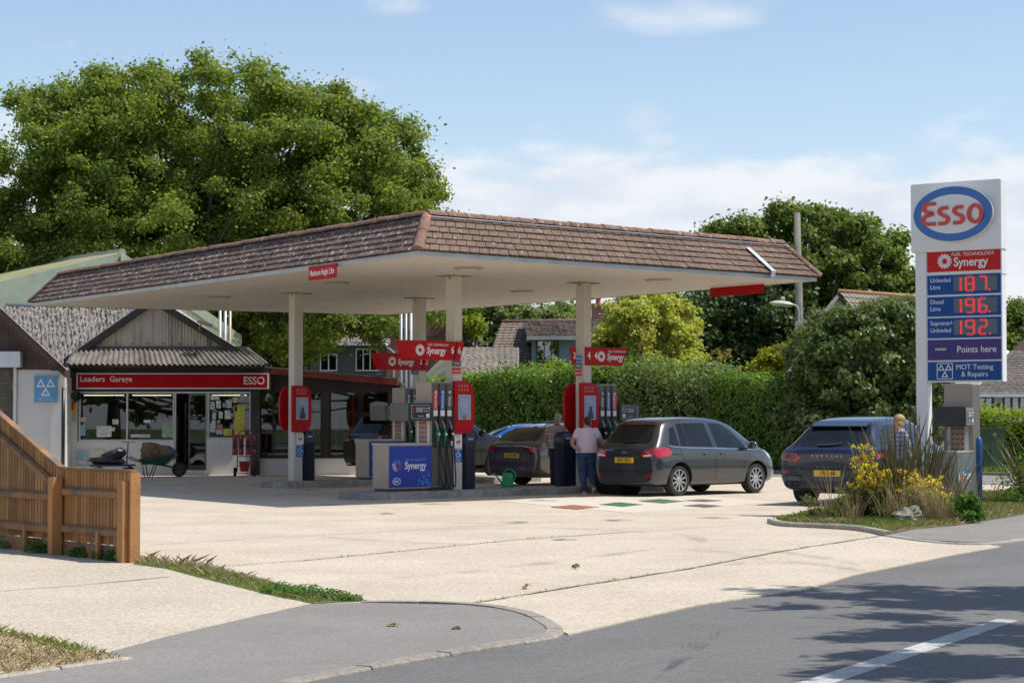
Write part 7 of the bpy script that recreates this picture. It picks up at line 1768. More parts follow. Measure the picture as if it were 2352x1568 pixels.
# ================= grey estate between the islands
rwl = G(1191, 1111.5); ang = PHI + R(1); dv = Vector((math.cos(ang), math.sin(ang), 0)); lv = Vector((-dv.y, dv.x, 0))
ctr = rwl + dv * 1.42 - lv * .89
M_eg = paint('estate_grey_paint', (.105, .100, .092), .55)
st = [(-2.40, .34, .62, .68, .66, .68, .72, .66, .80, .56),
      (-2.44, .28, .80, .86, .80, .86, .90, .80, .97, .70),
      (-2.38, .22, .86, .92, .88, .92, .97, .86, 1.03, .74),
      (-2.22, .20, .88, .93, .92, .93, 1.00, .88, 1.14, .72),
      (-1.95, .19, .88, .93, .93, .93, 1.01, .89, 1.34, .64),
      (-1.72, .19, .88, .93, .93, .93, 1.01, .89, 1.44, .62),
      (-1.2, .19, .88, .93, .92, .93, 1.0, .89, 1.485, .64),
      (-.5, .19, .88, .93, .91, .93, .98, .89, 1.51, .65),
      (.2, .19, .88, .93, .90, .93, .97, .89, 1.49, .64),
      (.7, .19, .88, .93, .89, .92, .96, .88, 1.36, .62),
      (1.2, .19, .88, .93, .88, .91, .95, .86, 1.08, .66),
      (1.6, .19, .86, .92, .84, .90, .92, .82, .97, .62),
      (2.0, .20, .82, .88, .76, .85, .84, .76, .88, .54),
      (2.30, .25, .70, .76, .64, .70, .70, .62, .74, .42),
      (2.38, .32, .5, .56, .54, .52, .58, .46, .62, .32)]
T, bv = car('grey_estate', 'warm grey estate car between the pump islands, plate LK19 APO', st, M_eg, ctr, ang, 2.84, .335, .22, .89, .1, spokes=5, style=1)
rwn = project(bv, [(-.66, 1.07), (.66, 1.07), (.70, 1.10), (.54, 1.38), (-.54, 1.38), (-.70, 1.10)], 'B', .004, name='rear_window', m=M_carglass, parent=T, curve=.05)
line(bv, [(-.3, 1.09), (.15, 1.08)], 'B', .02, .03, 'rear_wiper', M_trim, rwn)
for s in (-1, 1):
    t = project(bv, [(s * .40, .905), (s * .88, .93), (s * .90, .80), (s * .60, .77), (s * .50, .84)], 'B', .006, name='tail_light', m=M_taild, parent=T)
    project(bv, [(s * .70, .90), (s * .88, .91), (s * .88, .84), (s * .64, .80), (s * .60, .82)], 'B', .009, name='light_strip', m=M_tail, parent=t)
    project(bv, [(s * .40, .36), (s * .74, .37), (s * .73, .39), (s * .40, .38)], 'B', .008, name='reflector', m=M_tail, parent=T)
line(bv, [(-.88, .76), (-.62, .72), (-.60, .56), (.60, .56), (.62, .72), (.88, .76)], 'B', .010, parent=T)
line(bv, [(-.80, .52), (0, .50), (.80, .52)], 'B', .012, parent=T)
project(bv, [(-.70, .27), (.70, .27), (.72, .36), (-.72, .36)], 'B', .004, name='bumper_trim', m=M_trim, parent=T)
line(bv, [(-.74, .40), (.74, .40)], 'B', .012, .008, 'bumper_chrome', M_chrome, T)
plate(T, bv, 0, .72, 'LK19 APO')
p = hit(bv, 0, .93); MB().lathe([(.0001, 0), (.05, 0), (.05, .008), (.0001, .008)], n=20, M=Matrix.Translation((p.x - .004, 0, .93)) @ Matrix.Rotation(R(-90), 4, 'Y')).build('badge', M_chrome, T)
for sd in 'RL':
    project(bv, [(-2.04, 1.10), (-1.56, 1.04), (-1.55, 1.35), (-1.85, 1.30)], sd, .004, name='quarter_window', m=M_carglass, parent=T)
    project(bv, [(-1.48, 1.04), (-.40, 1.01), (-.44, 1.40), (-1.46, 1.37)], sd, .004, name='rear_side_window', m=M_carglass, parent=T)
    project(bv, [(-.30, 1.01), (.90, .97), (.5, 1.26), (.2, 1.40), (-.32, 1.41)], sd, .004, name='front_side_window', m=M_carglass, parent=T)
    line(bv, [(-2.08, 1.12), (-1.96, 1.06), (-1.5, 1.01), (.9, .95)], sd, .018, .006, 'window_chrome', M_chrome, T)
    line(bv, [(-2.06, 1.10), (-1.86, 1.33), (-1.5, 1.38), (0, 1.43)], sd, .016, .006, 'window_chrome', M_chrome, T)
    line(bv, [(-1.5, 1.4), (-1.5, .95), (-1.1, .5), (-1.08, .25)], sd, .009, parent=T); line(bv, [(-.35, 1.4), (-.33, .25)], sd, .009, parent=T)
    project(bv, [(-2.42, .80), (-2.10, .84), (-2.05, .92), (-2.40, .93)], sd, .006, name='tail_light', m=M_taild, parent=T)
    MB().tube(smooth_path([(-1.9, .60 * (1 if sd == 'L' else -1), 1.40), (-1.7, .61 * (1 if sd == 'L' else -1), 1.475), (0, .63 * (1 if sd == 'L' else -1), 1.53), (.5, .62 * (1 if sd == 'L' else -1), 1.46)], 4), .014, 6).build('roof_rail', M_trim, T, True)
MB().prism([(-1.75, 1.46), (-1.62, 1.46), (-1.74, 1.56)], -.012, .012, 0, 'Y').build('roof_fin', M_trim, T)
M_priv = mat('privacy_glass', (.005, .006, .007), .03, spec=.16, var=.2, vs=3)
# ================= black off-roader behind the rear pump
rwl = G(850, 1096); ang = PHI - R(1); dv = Vector((math.cos(ang), math.sin(ang), 0)); lv = Vector((-dv.y, dv.x, 0))
ctr = rwl + dv * 1.46 - lv * .94
M_bk = paint('black_car_paint', (.0035, .0035, .004), .0)
st = [(-2.34, .50, .70, .74, .74, .74, .82, .72, .90, .62),
      (-2.38, .42, .88, .94, .88, .94, 1.02, .90, 1.10, .80),
      (-2.30, .34, .92, .98, .98, .98, 1.10, .93, 1.18, .80),
      (-2.12, .30, .93, .99, 1.03, .99, 1.14, .94, 1.45, .74),
      (-1.96, .28, .93, .99, 1.04, .99, 1.15, .94, 1.68, .70),
      (-1.7, .28, .93, .99, 1.04, .98, 1.15, .94, 1.77, .72),
      (-.8, .28, .93, .98, 1.03, .98, 1.13, .94, 1.81, .74),
      (.1, .28, .93, .98, 1.02, .98, 1.12, .94, 1.80, .73),
      (.6, .28, .93, .98, 1.01, .97, 1.11, .93, 1.66, .70),
      (1.1, .28, .93, .98, 1.0, .97, 1.10, .91, 1.26, .76),
      (1.6, .28, .92, .98, .98, .96, 1.07, .88, 1.14, .72),
      (2.1, .32, .90, .95, .90, .92, .98, .84, 1.06, .66),
      (2.38, .36, .80, .86, .78, .80, .86, .74, .94, .56),
      (2.44, .44, .62, .68, .66, .64, .72, .58, .78, .44)]
T, bv = car('black_suv', 'black off-road estate car behind the rear pump, plate OD68 YPE', st, M_bk, ctr, ang, 2.92, .375, .25, .94, .1, spokes=5, style=1)
rwn = project(bv, [(-.66, 1.20), (.66, 1.20), (.70, 1.25), (.60, 1.62), (-.60, 1.62), (-.70, 1.25)], 'B', .004, name='rear_window', m=M_priv, parent=T, curve=.06)
MB().add([(-2.22, -.66, 1.68), (-2.22, .66, 1.68), (-1.88, .68, 1.76), (-1.88, -.68, 1.76), (-2.20, -.66, 1.65), (-2.20, .66, 1.65), (-1.88, .68, 1.70), (-1.88, -.68, 1.70)], [(0, 1, 2, 3), (7, 6, 5, 4), (0, 4, 5, 1), (1, 5, 6, 2), (3, 2, 6, 7), (0, 3, 7, 4)]).build('roof_spoiler', M_bk, T, bevel=.01)
for s in (-1, 1): project(bv, [(s * .62, .98), (s * .90, .98), (s * .92, 1.14), (s * .66, 1.16)], 'B', .006, name='tail_light', m=mat('clear_tail_light', (.20, .07, .07), .08, coat=1, vs=25, var=.8), parent=T)
plate(T, bv, .1, .98, 'OD68 YPE')
project(bv, [(-.80, .36), (.80, .36), (.82, .52), (-.82, .52)], 'B', .004, name='bumper_trim', m=M_trim, parent=T)
MB().tube([(-2.2, 0, .42), (-2.52, 0, .40), (-2.56, 0, .48)], .03, 8).build('tow_bar', M_trim, T, True)
for s in (-1, 1): MB().tube([(-2.2, s * .6, .38), (-2.45, s * .6, .38)], .05, 10).build('exhaust', M_chrome, T, True)
for sd in 'RL':
    s = -1 if sd == 'R' else 1
    project(bv, [(-2.02, 1.20), (-1.5, 1.18), (-1.5, 1.62), (-1.86, 1.60)], sd, .004, name='quarter_window', m=M_priv, parent=T)
    project(bv, [(-1.42, 1.18), (-.42, 1.17), (-.46, 1.66), (-1.42, 1.64)], sd, .004, name='rear_side_window', m=M_priv, parent=T)
    project(bv, [(-.34, 1.17), (.80, 1.14), (.44, 1.50), (.12, 1.66), (-.36, 1.66)], sd, .004, name='front_side_window', m=M_priv, parent=T)
    line(bv, [(-1.46, 1.65), (-1.46, 1.1), (-1.02, .6), (-1.0, .32)], sd, .010, parent=T); line(bv, [(-.38, 1.65), (-.36, .32)], sd, .010, parent=T); line(bv, [(.86, 1.12), (.86, .34)], sd, .010, parent=T)
    p = hit(bv, .8, 1.12, sd); b = MB(); b.sph((0, 0, 0), 1, 10, sc=(.09, .13, .10)); b.v = [(v[0] + .80, v[1] + p.y + s * .18, v[2] + 1.20) for v in b.v]; b.build('door_mirror', M_bk, T, True)
    project(bv, [(1.95, .88), (2.25, .84), (2.2, .98), (1.85, 1.02)], sd, .005, name='headlight', m=MATS['headlight'], parent=T)
project(bv, [(.66, -.64), (1.06, -.70), (1.06, .70), (.66, .64)], 'T', .004, name='windscreen', m=M_priv, parent=T)
# ================= bright blue hatchback beyond
M_bl = paint('blue_car_paint', (.012, .13, .42), .3)
c0 = at(1165, 960, 60.5)
st = [(a, b_, c, d, e_, f_, g_ - .04, h_, (i_ - 1.635) * .86 + 1.46, j_) for (a, b_, c, d, e_, f_, g_, h_, i_, j_) in [
      (-1.95, .30, .60, .66, .64, .66, .74, .62, .86, .52), (-1.98, .24, .76, .82, .78, .82, .90, .78, 1.05, .66), (-1.88, .20, .80, .86, .84, .86, .98, .80, 1.2, .68), (-1.6, .19, .81, .87, .88, .87, 1.0, .83, 1.48, .60),
      (-1.2, .19, .82, .87, .89, .87, 1.0, .84, 1.59, .60), (-.4, .19, .82, .87, .88, .87, .99, .84, 1.635, .61), (.3, .19, .82, .87, .87, .87, .98, .84, 1.59, .60), (.75, .19, .82, .87, .86, .86, .97, .83, 1.36, .60), (1.12, .19, .82, .87, .86, .86, .98, .82, 1.10, .64),
      (1.5, .19, .80, .86, .83, .84, .94, .79, 1.03, .60), (1.85, .22, .74, .80, .74, .76, .82, .68, .93, .5), (2.02, .30, .54, .6, .58, .56, .64, .5, .74, .36)]]
T, bv = car('blue_hatchback', 'bright blue hatchback facing left beyond the grey estate', st, M_bl, (c0.x + .35, c0.y + .4), R(192), 2.45, .31, .20, .80, .1, spokes=7)
for sd in 'RL':
    s = -1 if sd == 'R' else 1
    project(bv, [(-1.40, 1.0), (-.42, .98), (-.46, 1.30), (-1.20, 1.27)], sd, .004, name='rear_side_window', m=M_carglass, parent=T)
    project(bv, [(-.34, .98), (.84, .96), (.5, 1.20), (.2, 1.31), (-.36, 1.32)], sd, .004, name='front_side_window', m=M_carglass, parent=T)
    line(bv, [(-.38, 1.3), (-.36, .25)], sd, .010, parent=T); line(bv, [(.9, .95), (.9, .25)], sd, .01, parent=T)
    p = hit(bv, .8, .97, sd); b = MB(); b.sph((0, 0, 0), 1, 10, sc=(.08, .11, .08)); b.v = [(v[0] + .80, v[1] + p.y + s * .15, v[2] + 1.02) for v in b.v]; b.build('door_mirror', M_bl, T, True)
project(bv, [(.46, -.56), (.98, -.68), (1.02, 0), (.98, .68), (.46, .56), (.40, 0)], 'T', .004, name='windscreen', m=M_carglass, parent=T)
for s in (-1, 1): project(bv, [(s * .45, .68), (s * .72, .66), (s * .74, .80), (s * .55, .82)], 'F', .006, name='headlight', m=MATS['headlight'], parent=T)
# ================= navy sports estate at the right
rwl = G(1830, 1157.5); ang = R(57.5); dv = Vector((math.cos(ang), math.sin(ang), 0)); lv = Vector((-dv.y, dv.x, 0))
ctr = rwl + dv * 1.41 - lv * .92 + Vector((.10, .25, 0))
M_nv = paint('navy_car_paint', (.006, .012, .042), .3)
st = [(-2.24, .42, .64, .70, .70, .70, .78, .68, .84, .58),
      (-2.28, .34, .84, .91, .84, .90, .95, .84, 1.0, .72),
      (-2.20, .28, .90, .965, .92, .95, 1.02, .88, 1.06, .76),
      (-2.02, .25, .92, .975, .97, .965, 1.05, .90, 1.16, .74),
      (-1.72, .24, .92, .975, .99, .965, 1.07, .90, 1.44, .66),
      (-1.46, .23, .92, .97, .99, .96, 1.07, .90, 1.575, .63),
      (-.9, .23, .92, .96, .98, .955, 1.06, .90, 1.635, .64),
      (-.3, .23, .92, .96, .97, .955, 1.05, .90, 1.65, .645),
      (.3, .23, .92, .96, .96, .955, 1.04, .90, 1.61, .63),
      (.8, .23, .92, .96, .95, .95, 1.03, .88, 1.44, .62),
      (1.25, .23, .92, .96, .94, .95, 1.02, .86, 1.14, .68),
      (1.7, .23, .90, .95, .90, .93, .98, .82, 1.03, .66),
      (2.1, .26, .84, .88, .80, .84, .86, .72, .90, .54),
      (2.36, .36, .58, .62, .60, .58, .64, .5, .68, .38)]
T, bv = car('navy_suv', 'dark navy sports estate with quad exhausts beside the flowering bed, plate 170 L', st, M_nv, ctr, ang, 2.81, .365, .27, .92, .1, spokes=5, style=1)
rwn = project(bv, [(-.66, 1.08), (.66, 1.08), (.74, 1.12), (.58, 1.48), (-.58, 1.48), (-.74, 1.12)], 'B', .004, name='rear_window', m=M_carglass, parent=T, curve=.05)
line(bv, [(-.22, 1.13), (.0, 1.105), (.24, 1.10)], 'B', .028, .03, 'rear_wiper', M_trim, rwn)
MB().add([(-1.78, -.56, 1.455), (-1.78, .56, 1.455), (-1.50, .56, 1.55), (-1.50, -.56, 1.55), (-1.76, -.56, 1.43), (-1.76, .56, 1.43), (-1.50, .56, 1.48), (-1.50, -.56, 1.48)], [(0, 1, 2, 3), (7, 6, 5, 4), (0, 4, 5, 1), (1, 5, 6, 2), (3, 2, 6, 7), (0, 3, 7, 4)]).build('roof_spoiler', M_nv, T, bevel=.01)
for s in (-1, 1):
    t = project(bv, [(s * .52, .88), (s * .62, .96), (s * .88, .97), (s * .91, .84), (s * .62, .80)], 'B', .006, name='tail_light', m=M_tail, parent=T)
    project(bv, [(s * .60, .89), (s * .66, .94), (s * .86, .94), (s * .88, .86), (s * .66, .83)], 'B', .010, name='light_core', m=mat('smoked_lens', (.03, .01, .012), .08, coat=1), parent=t)
    for q in (.62, .76): 
        MB().lathe([(.06, .02), (.066, 0), (.066, -.12), (.05, -.12), (.05, -.02)], n=20, M=Matrix.Translation((-2.30, s * q, .40)) @ Matrix.Rotation(R(-90), 4, 'Y'), closed=True).build('exhaust', M_chrome, T, auto=40)
    project(bv, [(s * .76, .60), (s * .90, .61), (s * .90, .64), (s * .76, .63)], 'B', .008, name='reflector', m=M_tail, parent=T)
line(bv, [(-.88, .70), (-.60, .68), (.60, .68), (.88, .70)], 'B', .010, parent=T); line(bv, [(-.92, .52), (-.56, .56), (-.46, .46), (.46, .46), (.56, .56), (.92, .52)], 'B', .012, parent=T)
project(bv, [(-.84, .33), (.84, .33), (.86, .46), (-.86, .46)], 'B', .004, name='bumper_trim', m=M_trim, parent=T)
plate(T, bv, 0, .60, '170 L 60')
for k, c in enumerate('PORSCHE'):
    y = .285 - k * .095; p = hit(bv, y, .91); text(c, .062, mat('letter_silver', (.45, .45, .46), .4), T, (p.x - .006, y, .91), (math.pi / 2, 0, -math.pi / 2), name='boot_letter', bold=.02, sx=1.3)
for sd in 'RL':
    s = -1 if sd == 'R' else 1
    project(bv, [(-1.74, 1.14), (-1.36, 1.10), (-1.34, 1.42), (-1.46, 1.42)], sd, .004, name='quarter_window', m=M_carglass, parent=T)
    project(bv, [(-1.28, 1.10), (-.36, 1.08), (-.40, 1.50), (-1.26, 1.47)], sd, .004, name='rear_side_window', m=M_carglass, parent=T)
    project(bv, [(-.28, 1.08), (.92, 1.05), (.6, 1.32), (.2, 1.49), (-.30, 1.51)], sd, .004, name='front_side_window', m=M_carglass, parent=T)
    line(bv, [(-1.31, 1.48), (-1.32, 1.0), (-.98, .6), (-.95, .28)], sd, .010, parent=T); line(bv, [(-.33, 1.5), (-.32, .28)], sd, .010, parent=T)
    project(bv, [(-2.22, .86), (-1.95, .90), (-1.92, .97), (-2.2, .98)], sd, .006, name='tail_light', m=M_tail, parent=T)
# ================================================================ PEOPLE
def remesh(name, mb, m, parent, vox=.009, smooth=2):
    me = bpy.data.meshes.new(name); me.from_pydata(mb.v, [], mb.f); me.materials.append(m)
    bm = bmesh.new(); bm.from_mesh(me); bmesh.ops.recalc_face_normals(bm, faces=bm.faces[:]); bm.to_mesh(me); bm.free()
    o = bpy.data.objects.new(name, me); COL.objects.link(o)
    r = o.modifiers.new('r', 'REMESH'); r.mode = 'VOXEL'; r.voxel_size = vox
    s = o.modifiers.new('s', 'SMOOTH'); s.iterations = smooth; s.factor = .5
    dg = bpy.context.evaluated_depsgraph_get(); dg.update(); out = bpy.data.meshes.new_from_object(o.evaluated_get(dg)); out.name = name
    bpy.data.objects.remove(o); bpy.data.meshes.remove(me)
    out.polygons.foreach_set('use_smooth', [True] * len(out.polygons)); out.materials.clear(); out.materials.append(m)
    return link(name, out, parent)
def loft(mb, rings, n=20):
    """rings: (cx,cy,cz,rx,ry)"""
    vs = [(cx + rx * math.cos(2 * math.pi * k / n), cy + ry * math.sin(2 * math.pi * k / n), cz) for cx, cy, cz, rx, ry in rings for k in range(n)]
    m_ = len(rings); fs = [(j * n + k, j * n + (k + 1) % n, (j + 1) * n + (k + 1) % n, (j + 1) * n + k) for j in range(m_ - 1) for k in range(n)] + [tuple(range(n))[::-1], tuple(range((m_ - 1) * n, m_ * n))]
    mb.add(vs, fs)
def limb(mb, pts, rs, k=4):
    P = smooth_path(pts, k); L = len(P) - 1; r = []
    for i in range(len(P)):
        t = i / L * (len(rs) - 1); a = min(int(t), len(rs) - 2); r.append(rs[a] + (rs[a + 1] - rs[a]) * (t - a))
    mb.tube(P, r, 12); mb.sph(P[0], r[0], 8); mb.sph(P[-1], r[-1], 8)
def hand(mb, w, d, side, sc=1.0):
    """palm from wrist w along direction d with five bent fingers and a thumb"""
    w, d = Vector(w), Vector(d).normalized(); up = Vector((0, 1, 0)) if abs(d.y) < .8 else Vector((1, 0, 0)); a = d.cross(up).normalized(); b_ = a.cross(d).normalized()
    limb(mb, [w, w + d * .045 * sc, w + d * .085 * sc], [.026, .036, .034]); limb(mb, [w + a * .018, w + a * .022 + d * .08 * sc], [.018, .02], 2); limb(mb, [w - a * .018, w - a * .022 + d * .08 * sc], [.018, .02], 2)
    for k, L in enumerate((.068, .078, .072, .058)):
        o = w + d * .085 * sc + a * (.030 - .02 * k); limb(mb, [o, o + d * L * .45 + b_ * .006 * side, o + d * L * .8 + b_ * .022 * side, o + d * L * .92 + b_ * .038 * side], [.0098, .0092, .0085, .0078], 2)
    limb(mb, [w + a * .028 + d * .025, w + a * .055 + d * .055 + b_ * .01, w + a * .060 + d * .085 + b_ * .016], [.0125, .011, .009], 2)
def person(label, loc, rz, J, skin, hair_m, hair, shirt_m, leg_m, shoe_m, B, sleeve=.5, group=None, stripes=None):
    """J: joints; B: body widths.  local +y is the way the figure faces"""
    T = thing('person', label, 'person', loc, rz, group)
    b = MB(); z = B
    tor = [(0, 0, J['hipz'] - .07, z['hip'] * .72, z['hd'] * .8), (0, 0, J['hipz'] + .02, z['hip'], z['hd']), (0, .005, J['hipz'] + .16, z['waist'], z['wd']), (0, .0, J['hipz'] + .32, z['chest'] * .97, z['cd']), (0, 0, J['shz'] - .09, z['chest'], z['cd'] * .95), (0, .005, J['shz'] - .01, z['chest'] * .86, z['cd'] * .75), (0, .01, J['shz'] + .045, .075, .07), (0, .02, J['shz'] + .12, .055, .06)]
    loft(b, tor)
    hc = Vector(J['head']); M4 = Matrix.Rotation(J.get('tilt', 0), 3, 'X')
    def H(mb, c, s, n=14): 
        o = len(mb.v); mb.sph((0, 0, 0), 1, n, sc=s)
        mb.v[o:] = [tuple(M4 @ (Vector(v) + Vector(c)) + hc) for v in mb.v[o:]]
    limb(b, [(0, .01, J['shz'] - .02), (hc.x * .6, hc.y * .6, J['shz'] + .07), (hc.x, hc.y - .01, hc.z - .05)], [.07, .055, .055])
    H(b, (0, 0, .015), (.076, .095, .105)); H(b, (0, .025, -.045), (.058, .07, .065)); H(b, (0, .098, -.015), (.012, .018, .022), 8); H(b, (0, .088, -.06), (.022, .012, .008), 8)
    for s in (-1, 1): H(b, (s * .077, .0, -.01), (.012, .022, .03), 8); H(b, (s * .03, .083, .012), (.014, .008, .009), 8)
    for k, s in (('l', -1), ('r', 1)):
        limb(b, [(s * (z['chest'] - .02), 0, J['shz'] - .035), J[k + 'e'], J[k + 'w']], [z['arm'], z['arm'] * .78, .030], 5)
        hand(b, J[k + 'w'], J.get(k + 'd', (0, 0, -1)), s)
        limb(b, [(s * z['hip'] * .5, 0, J['hipz']), J[k + 'k'], J[k + 'a']], [z['thigh'] * .93, z['knee'] * .85, .04], 5)
        limb(b, [J[k + 'a'], J[k + 't']], [.038, .03], 3)
    body = remesh('body', b, skin, T, .0075, 1)
    e = MB()
    for s in (-1, 1): H(e, (s * .03, .0905, .012), (.009, .004, .005), 8)
    e.build('eyes', M_black, body)
    h = MB()
    for c, s_ in hair: H(h, c, s_, 12)
    hm_ = remesh('hair', h, hair_m, T, .010, 1)
    # shirt
    b = MB(); g = .018; hem = J['hem']
    sh = [(0, 0, hem, z['hip'] + g + .012, z['hd'] + g + .01), (0, 0, hem + .06, z['hip'] + g, z['hd'] + g), (0, .005, J['hipz'] + .18, z['waist'] + g + .008, z['wd'] + g + .008), (0, 0, J['hipz'] + .32, z['chest'] + g * .8, z['cd'] + g), (0, 0, J['shz'] - .09, z['chest'] + g * .7, z['cd'] + g * .6), (0, .003, J['shz'] + .0, z['chest'] * .90 + g, z['cd'] * .78 + g * .5), (0, .01, J['shz'] + .042, .10, .088)]
    loft(b, sh)
    for k, s in (('l', -1), ('r', 1)):
        a0 = Vector((s * (z['chest'] - .02), 0, J['shz'] - .035)); a1_ = Vector(J[k + 'e'])
        limb(b, [a0, a0.lerp(a1_, sleeve * .5), a0.lerp(a1_, sleeve)], [z['arm'] + .018, z['arm'] + .016, z['arm'] + .012], 3)
    so = remesh('shirt', b, shirt_m, T, .011, 2)
    b = MB(); loft(b, [(0, 0, J['hipz'] - .09, z['hip'] * .80, z['hd'] * .86), (0, 0, J['hipz'] + .0, z['hip'] + .010, z['hd'] + .012), (0, 0, J['hipz'] + .12, z['waist'] + .008, z['wd'] + .008)])
    for k, s in (('l', -1), ('r', 1)):
        P = [(s * z['hip'] * .5, 0, J['hipz'] - .02), tuple(Vector((s * z['hip'] * .5, 0, J['hipz'] - .02)).lerp(Vector(J[k + 'k']), .5)), J[k + 'k'], tuple(Vector(J[k + 'k']).lerp(Vector(J[k + 'a']), .5)), tuple(Vector(J[k + 'a']) + Vector((0, 0, .03)))]
        limb(b, P, [z['thigh'] + .012, z['thigh'], z['knee'] + .012, z['calf'], z['cuff']], 4)
    remesh('trousers', b, leg_m, T, .011, 2)
    for k in 'lr':
        a = Vector(J[k + 'a']); t = Vector(J[k + 't']); dn = (t - a); b = MB()
        limb(b, [a + Vector((0, -.03, -.035)), a.lerp(t, .4) + Vector((0, 0, -.008)), t], [.036, .040, .034], 4); limb(b, [a + Vector((0, 0, -.0)), a + Vector((0, -.02, -.04))], [.042, .04], 2)
        so_ = remesh('shoe', b, shoe_m, T, .008, 1)
        b = MB(); b.tube([a + Vector((0, -.055, -.062)), a.lerp(t, .5) + Vector((0, 0, -.040)), t + Vector((0, .02, -.022))], [.034, .036, .03], 10); b.build('sole', M_white, so_)
    return T
SK1 = mat('skin_tone', (.42, .22, .15), .5, var=.08, vs=6); SK2 = mat('skin_tanned', (.36, .18, .12), .5, var=.08, vs=6)
M_denim = mat('blue_denim', (.030, .065, .135), .85, var=.3, vs=7, bump=.2, bs=60, c2=(.06, .11, .19), c2s=5)
M_tee = mat('white_tshirt', (.64, .54, .60), .8, var=.05, vs=8, bump=.35, bs=12)
M_dtr = mat('dark_trousers', (.016, .016, .018), .85, var=.2, vs=6)
M_shoe = mat('trainer_pink', (.35, .10, .10), .6, var=.4, vs=30)
M_shoe2 = mat('dark_shoe', (.03, .028, .03), .5)
def stripe_mat(name, cols, scale):
    m, n, l, p = new_mat(name); t = n.new('ShaderNodeTexCoord'); s = n.new('ShaderNodeSeparateXYZ'); l.new(t.outputs['Object'], s.inputs[0])
    mm = n.new('ShaderNodeMath'); mm.operation = 'MULTIPLY'; mm.inputs[1].default_value = scale; l.new(s.outputs['Z'], mm.inputs[0]); f = n.new('ShaderNodeMath'); f.operation = 'FRACT'; l.new(mm.outputs[0], f.inputs[0])
    cr = n.new('ShaderNodeValToRGB'); cr.color_ramp.interpolation = 'CONSTANT'; e = cr.color_ramp.elements
    e[0].color = c4(cols[0]); e[1].position = cols[1][0]; e[1].color = c4(cols[1][1])
    for pos, c in cols[2:]: k = e.new(pos); k.color = c4(c)
    l.new(f.outputs[0], cr.inputs[0]); l.new(cr.outputs[0], p.inputs[0]); p.inputs['Roughness'].default_value = .85; return m
M_polo = stripe_mat('striped_polo', [(.42, .38, .36), (.30, (.28, .11, .12)), (.48, (.42, .38, .36)), (.62, (.12, .10, .14)), (.70, (.42, .38, .36)), (.85, (.30, .22, .22))], 6.5)
M_check = stripe_mat('striped_blouse', [(.32, .33, .42), (.30, (.03, .05, .16)), (.52, (.34, .34, .42)), (.70, (.22, .08, .16)), (.80, (.30, .32, .42))], 13)
wp = G(1348, 1134)
person('person in a white T-shirt and blue jeans walking away towards the pump, hand on hip', (wp.x, wp.y, 0), R(4),
       dict(hipz=.86, shz=1.36, head=(.02, .05, 1.50), tilt=-.35, hem=.87, le=(-.315, -.03, 1.08), lw=(-.20, -.15, .93), ld=(.9, .3, -.1), re=(.325, .02, 1.09), rw=(.335, .10, .88), rd=(-.1, .1, -1),
            lk=(-.085, .05, .47), la=(-.06, -.02, .085), lt=(-.06, .12, .035), rk=(.10, .10, .48), ra=(.125, -.13, .19), rt=(.13, -.02, .05)),
       SK1, mat('dark_brown_hair', (.035, .018, .012), .6, vs=30, var=.3), [((0, -.015, .035), (.086, .100, .095)), ((0, -.05, -.02), (.07, .06, .07))], M_tee, M_denim, M_shoe,
       dict(hip=.215, hd=.175, waist=.205, wd=.165, chest=.20, cd=.14, arm=.062, thigh=.118, knee=.082, calf=.078, cuff=.052), .42)
mp_ = at(1279, 960, 45.9)
person('person with short grey hair in a striped polo shirt beside the litter bins', (mp_.x, mp_.y, 0), R(-28),
       dict(hipz=.90, shz=1.41, head=(.0, .07, 1.585), tilt=-.25, hem=.92, le=(-.27, .0, 1.14), lw=(-.25, .10, .90), ld=(0, .15, -1), re=(.27, .05, 1.14), rw=(.22, .25, 1.0), rd=(-.1, 1, -.2),
            lk=(-.10, .03, .49), la=(-.10, 0, .09), lt=(-.10, .16, .04), rk=(.10, .03, .49), ra=(.10, 0, .09), rt=(.10, .16, .04)),
       SK2, mat('grey_hair', (.36, .32, .28), .7, vs=30, var=.3), [((0, -.02, .04), (.083, .095, .085)), ((0, -.055, -.015), (.066, .05, .06))], M_polo, M_dtr, M_shoe2,
       dict(hip=.175, hd=.13, waist=.185, wd=.14, chest=.195, cd=.125, arm=.048, thigh=.09, knee=.075, calf=.07, cuff=.062), .5)
bp_ = at(2064, 960, 36.0)
person('person with long blonde hair in a striped blouse standing behind the spiky plant', (bp_.x, bp_.y, 0), R(-62),
       dict(hipz=.88, shz=1.37, head=(.0, .03, 1.545), tilt=-.1, hem=.82, le=(-.25, .0, 1.10), lw=(-.24, .06, .86), ld=(0, .1, -1), re=(.25, .03, 1.10), rw=(.20, .22, .98), rd=(-.1, 1, -.2),
            lk=(-.09, .02, .48), la=(-.09, 0, .09), lt=(-.09, .15, .04), rk=(.09, .02, .48), ra=(.09, 0, .09), rt=(.09, .15, .04)),
       SK1, mat('blonde_hair', (.42, .25, .11), .6, vs=30, var=.35, c2=(.22, .13, .06), c2s=12, streak=(3, 3, .5)), [((0, -.015, .03), (.098, .115, .10)), ((0, -.03, -.05), (.098, .095, .12)), ((0, -.055, -.14), (.092, .072, .11)), ((.05, -.04, -.20), (.035, .04, .07)), ((-.05, -.04, -.21), (.035, .04, .06)), ((0, -.075, -.20), (.05, .04, .08))], M_check, M_denim, M_shoe2,
       dict(hip=.165, hd=.12, waist=.145, wd=.11, chest=.165, cd=.115, arm=.042, thigh=.085, knee=.066, calf=.06, cuff=.05), .8)
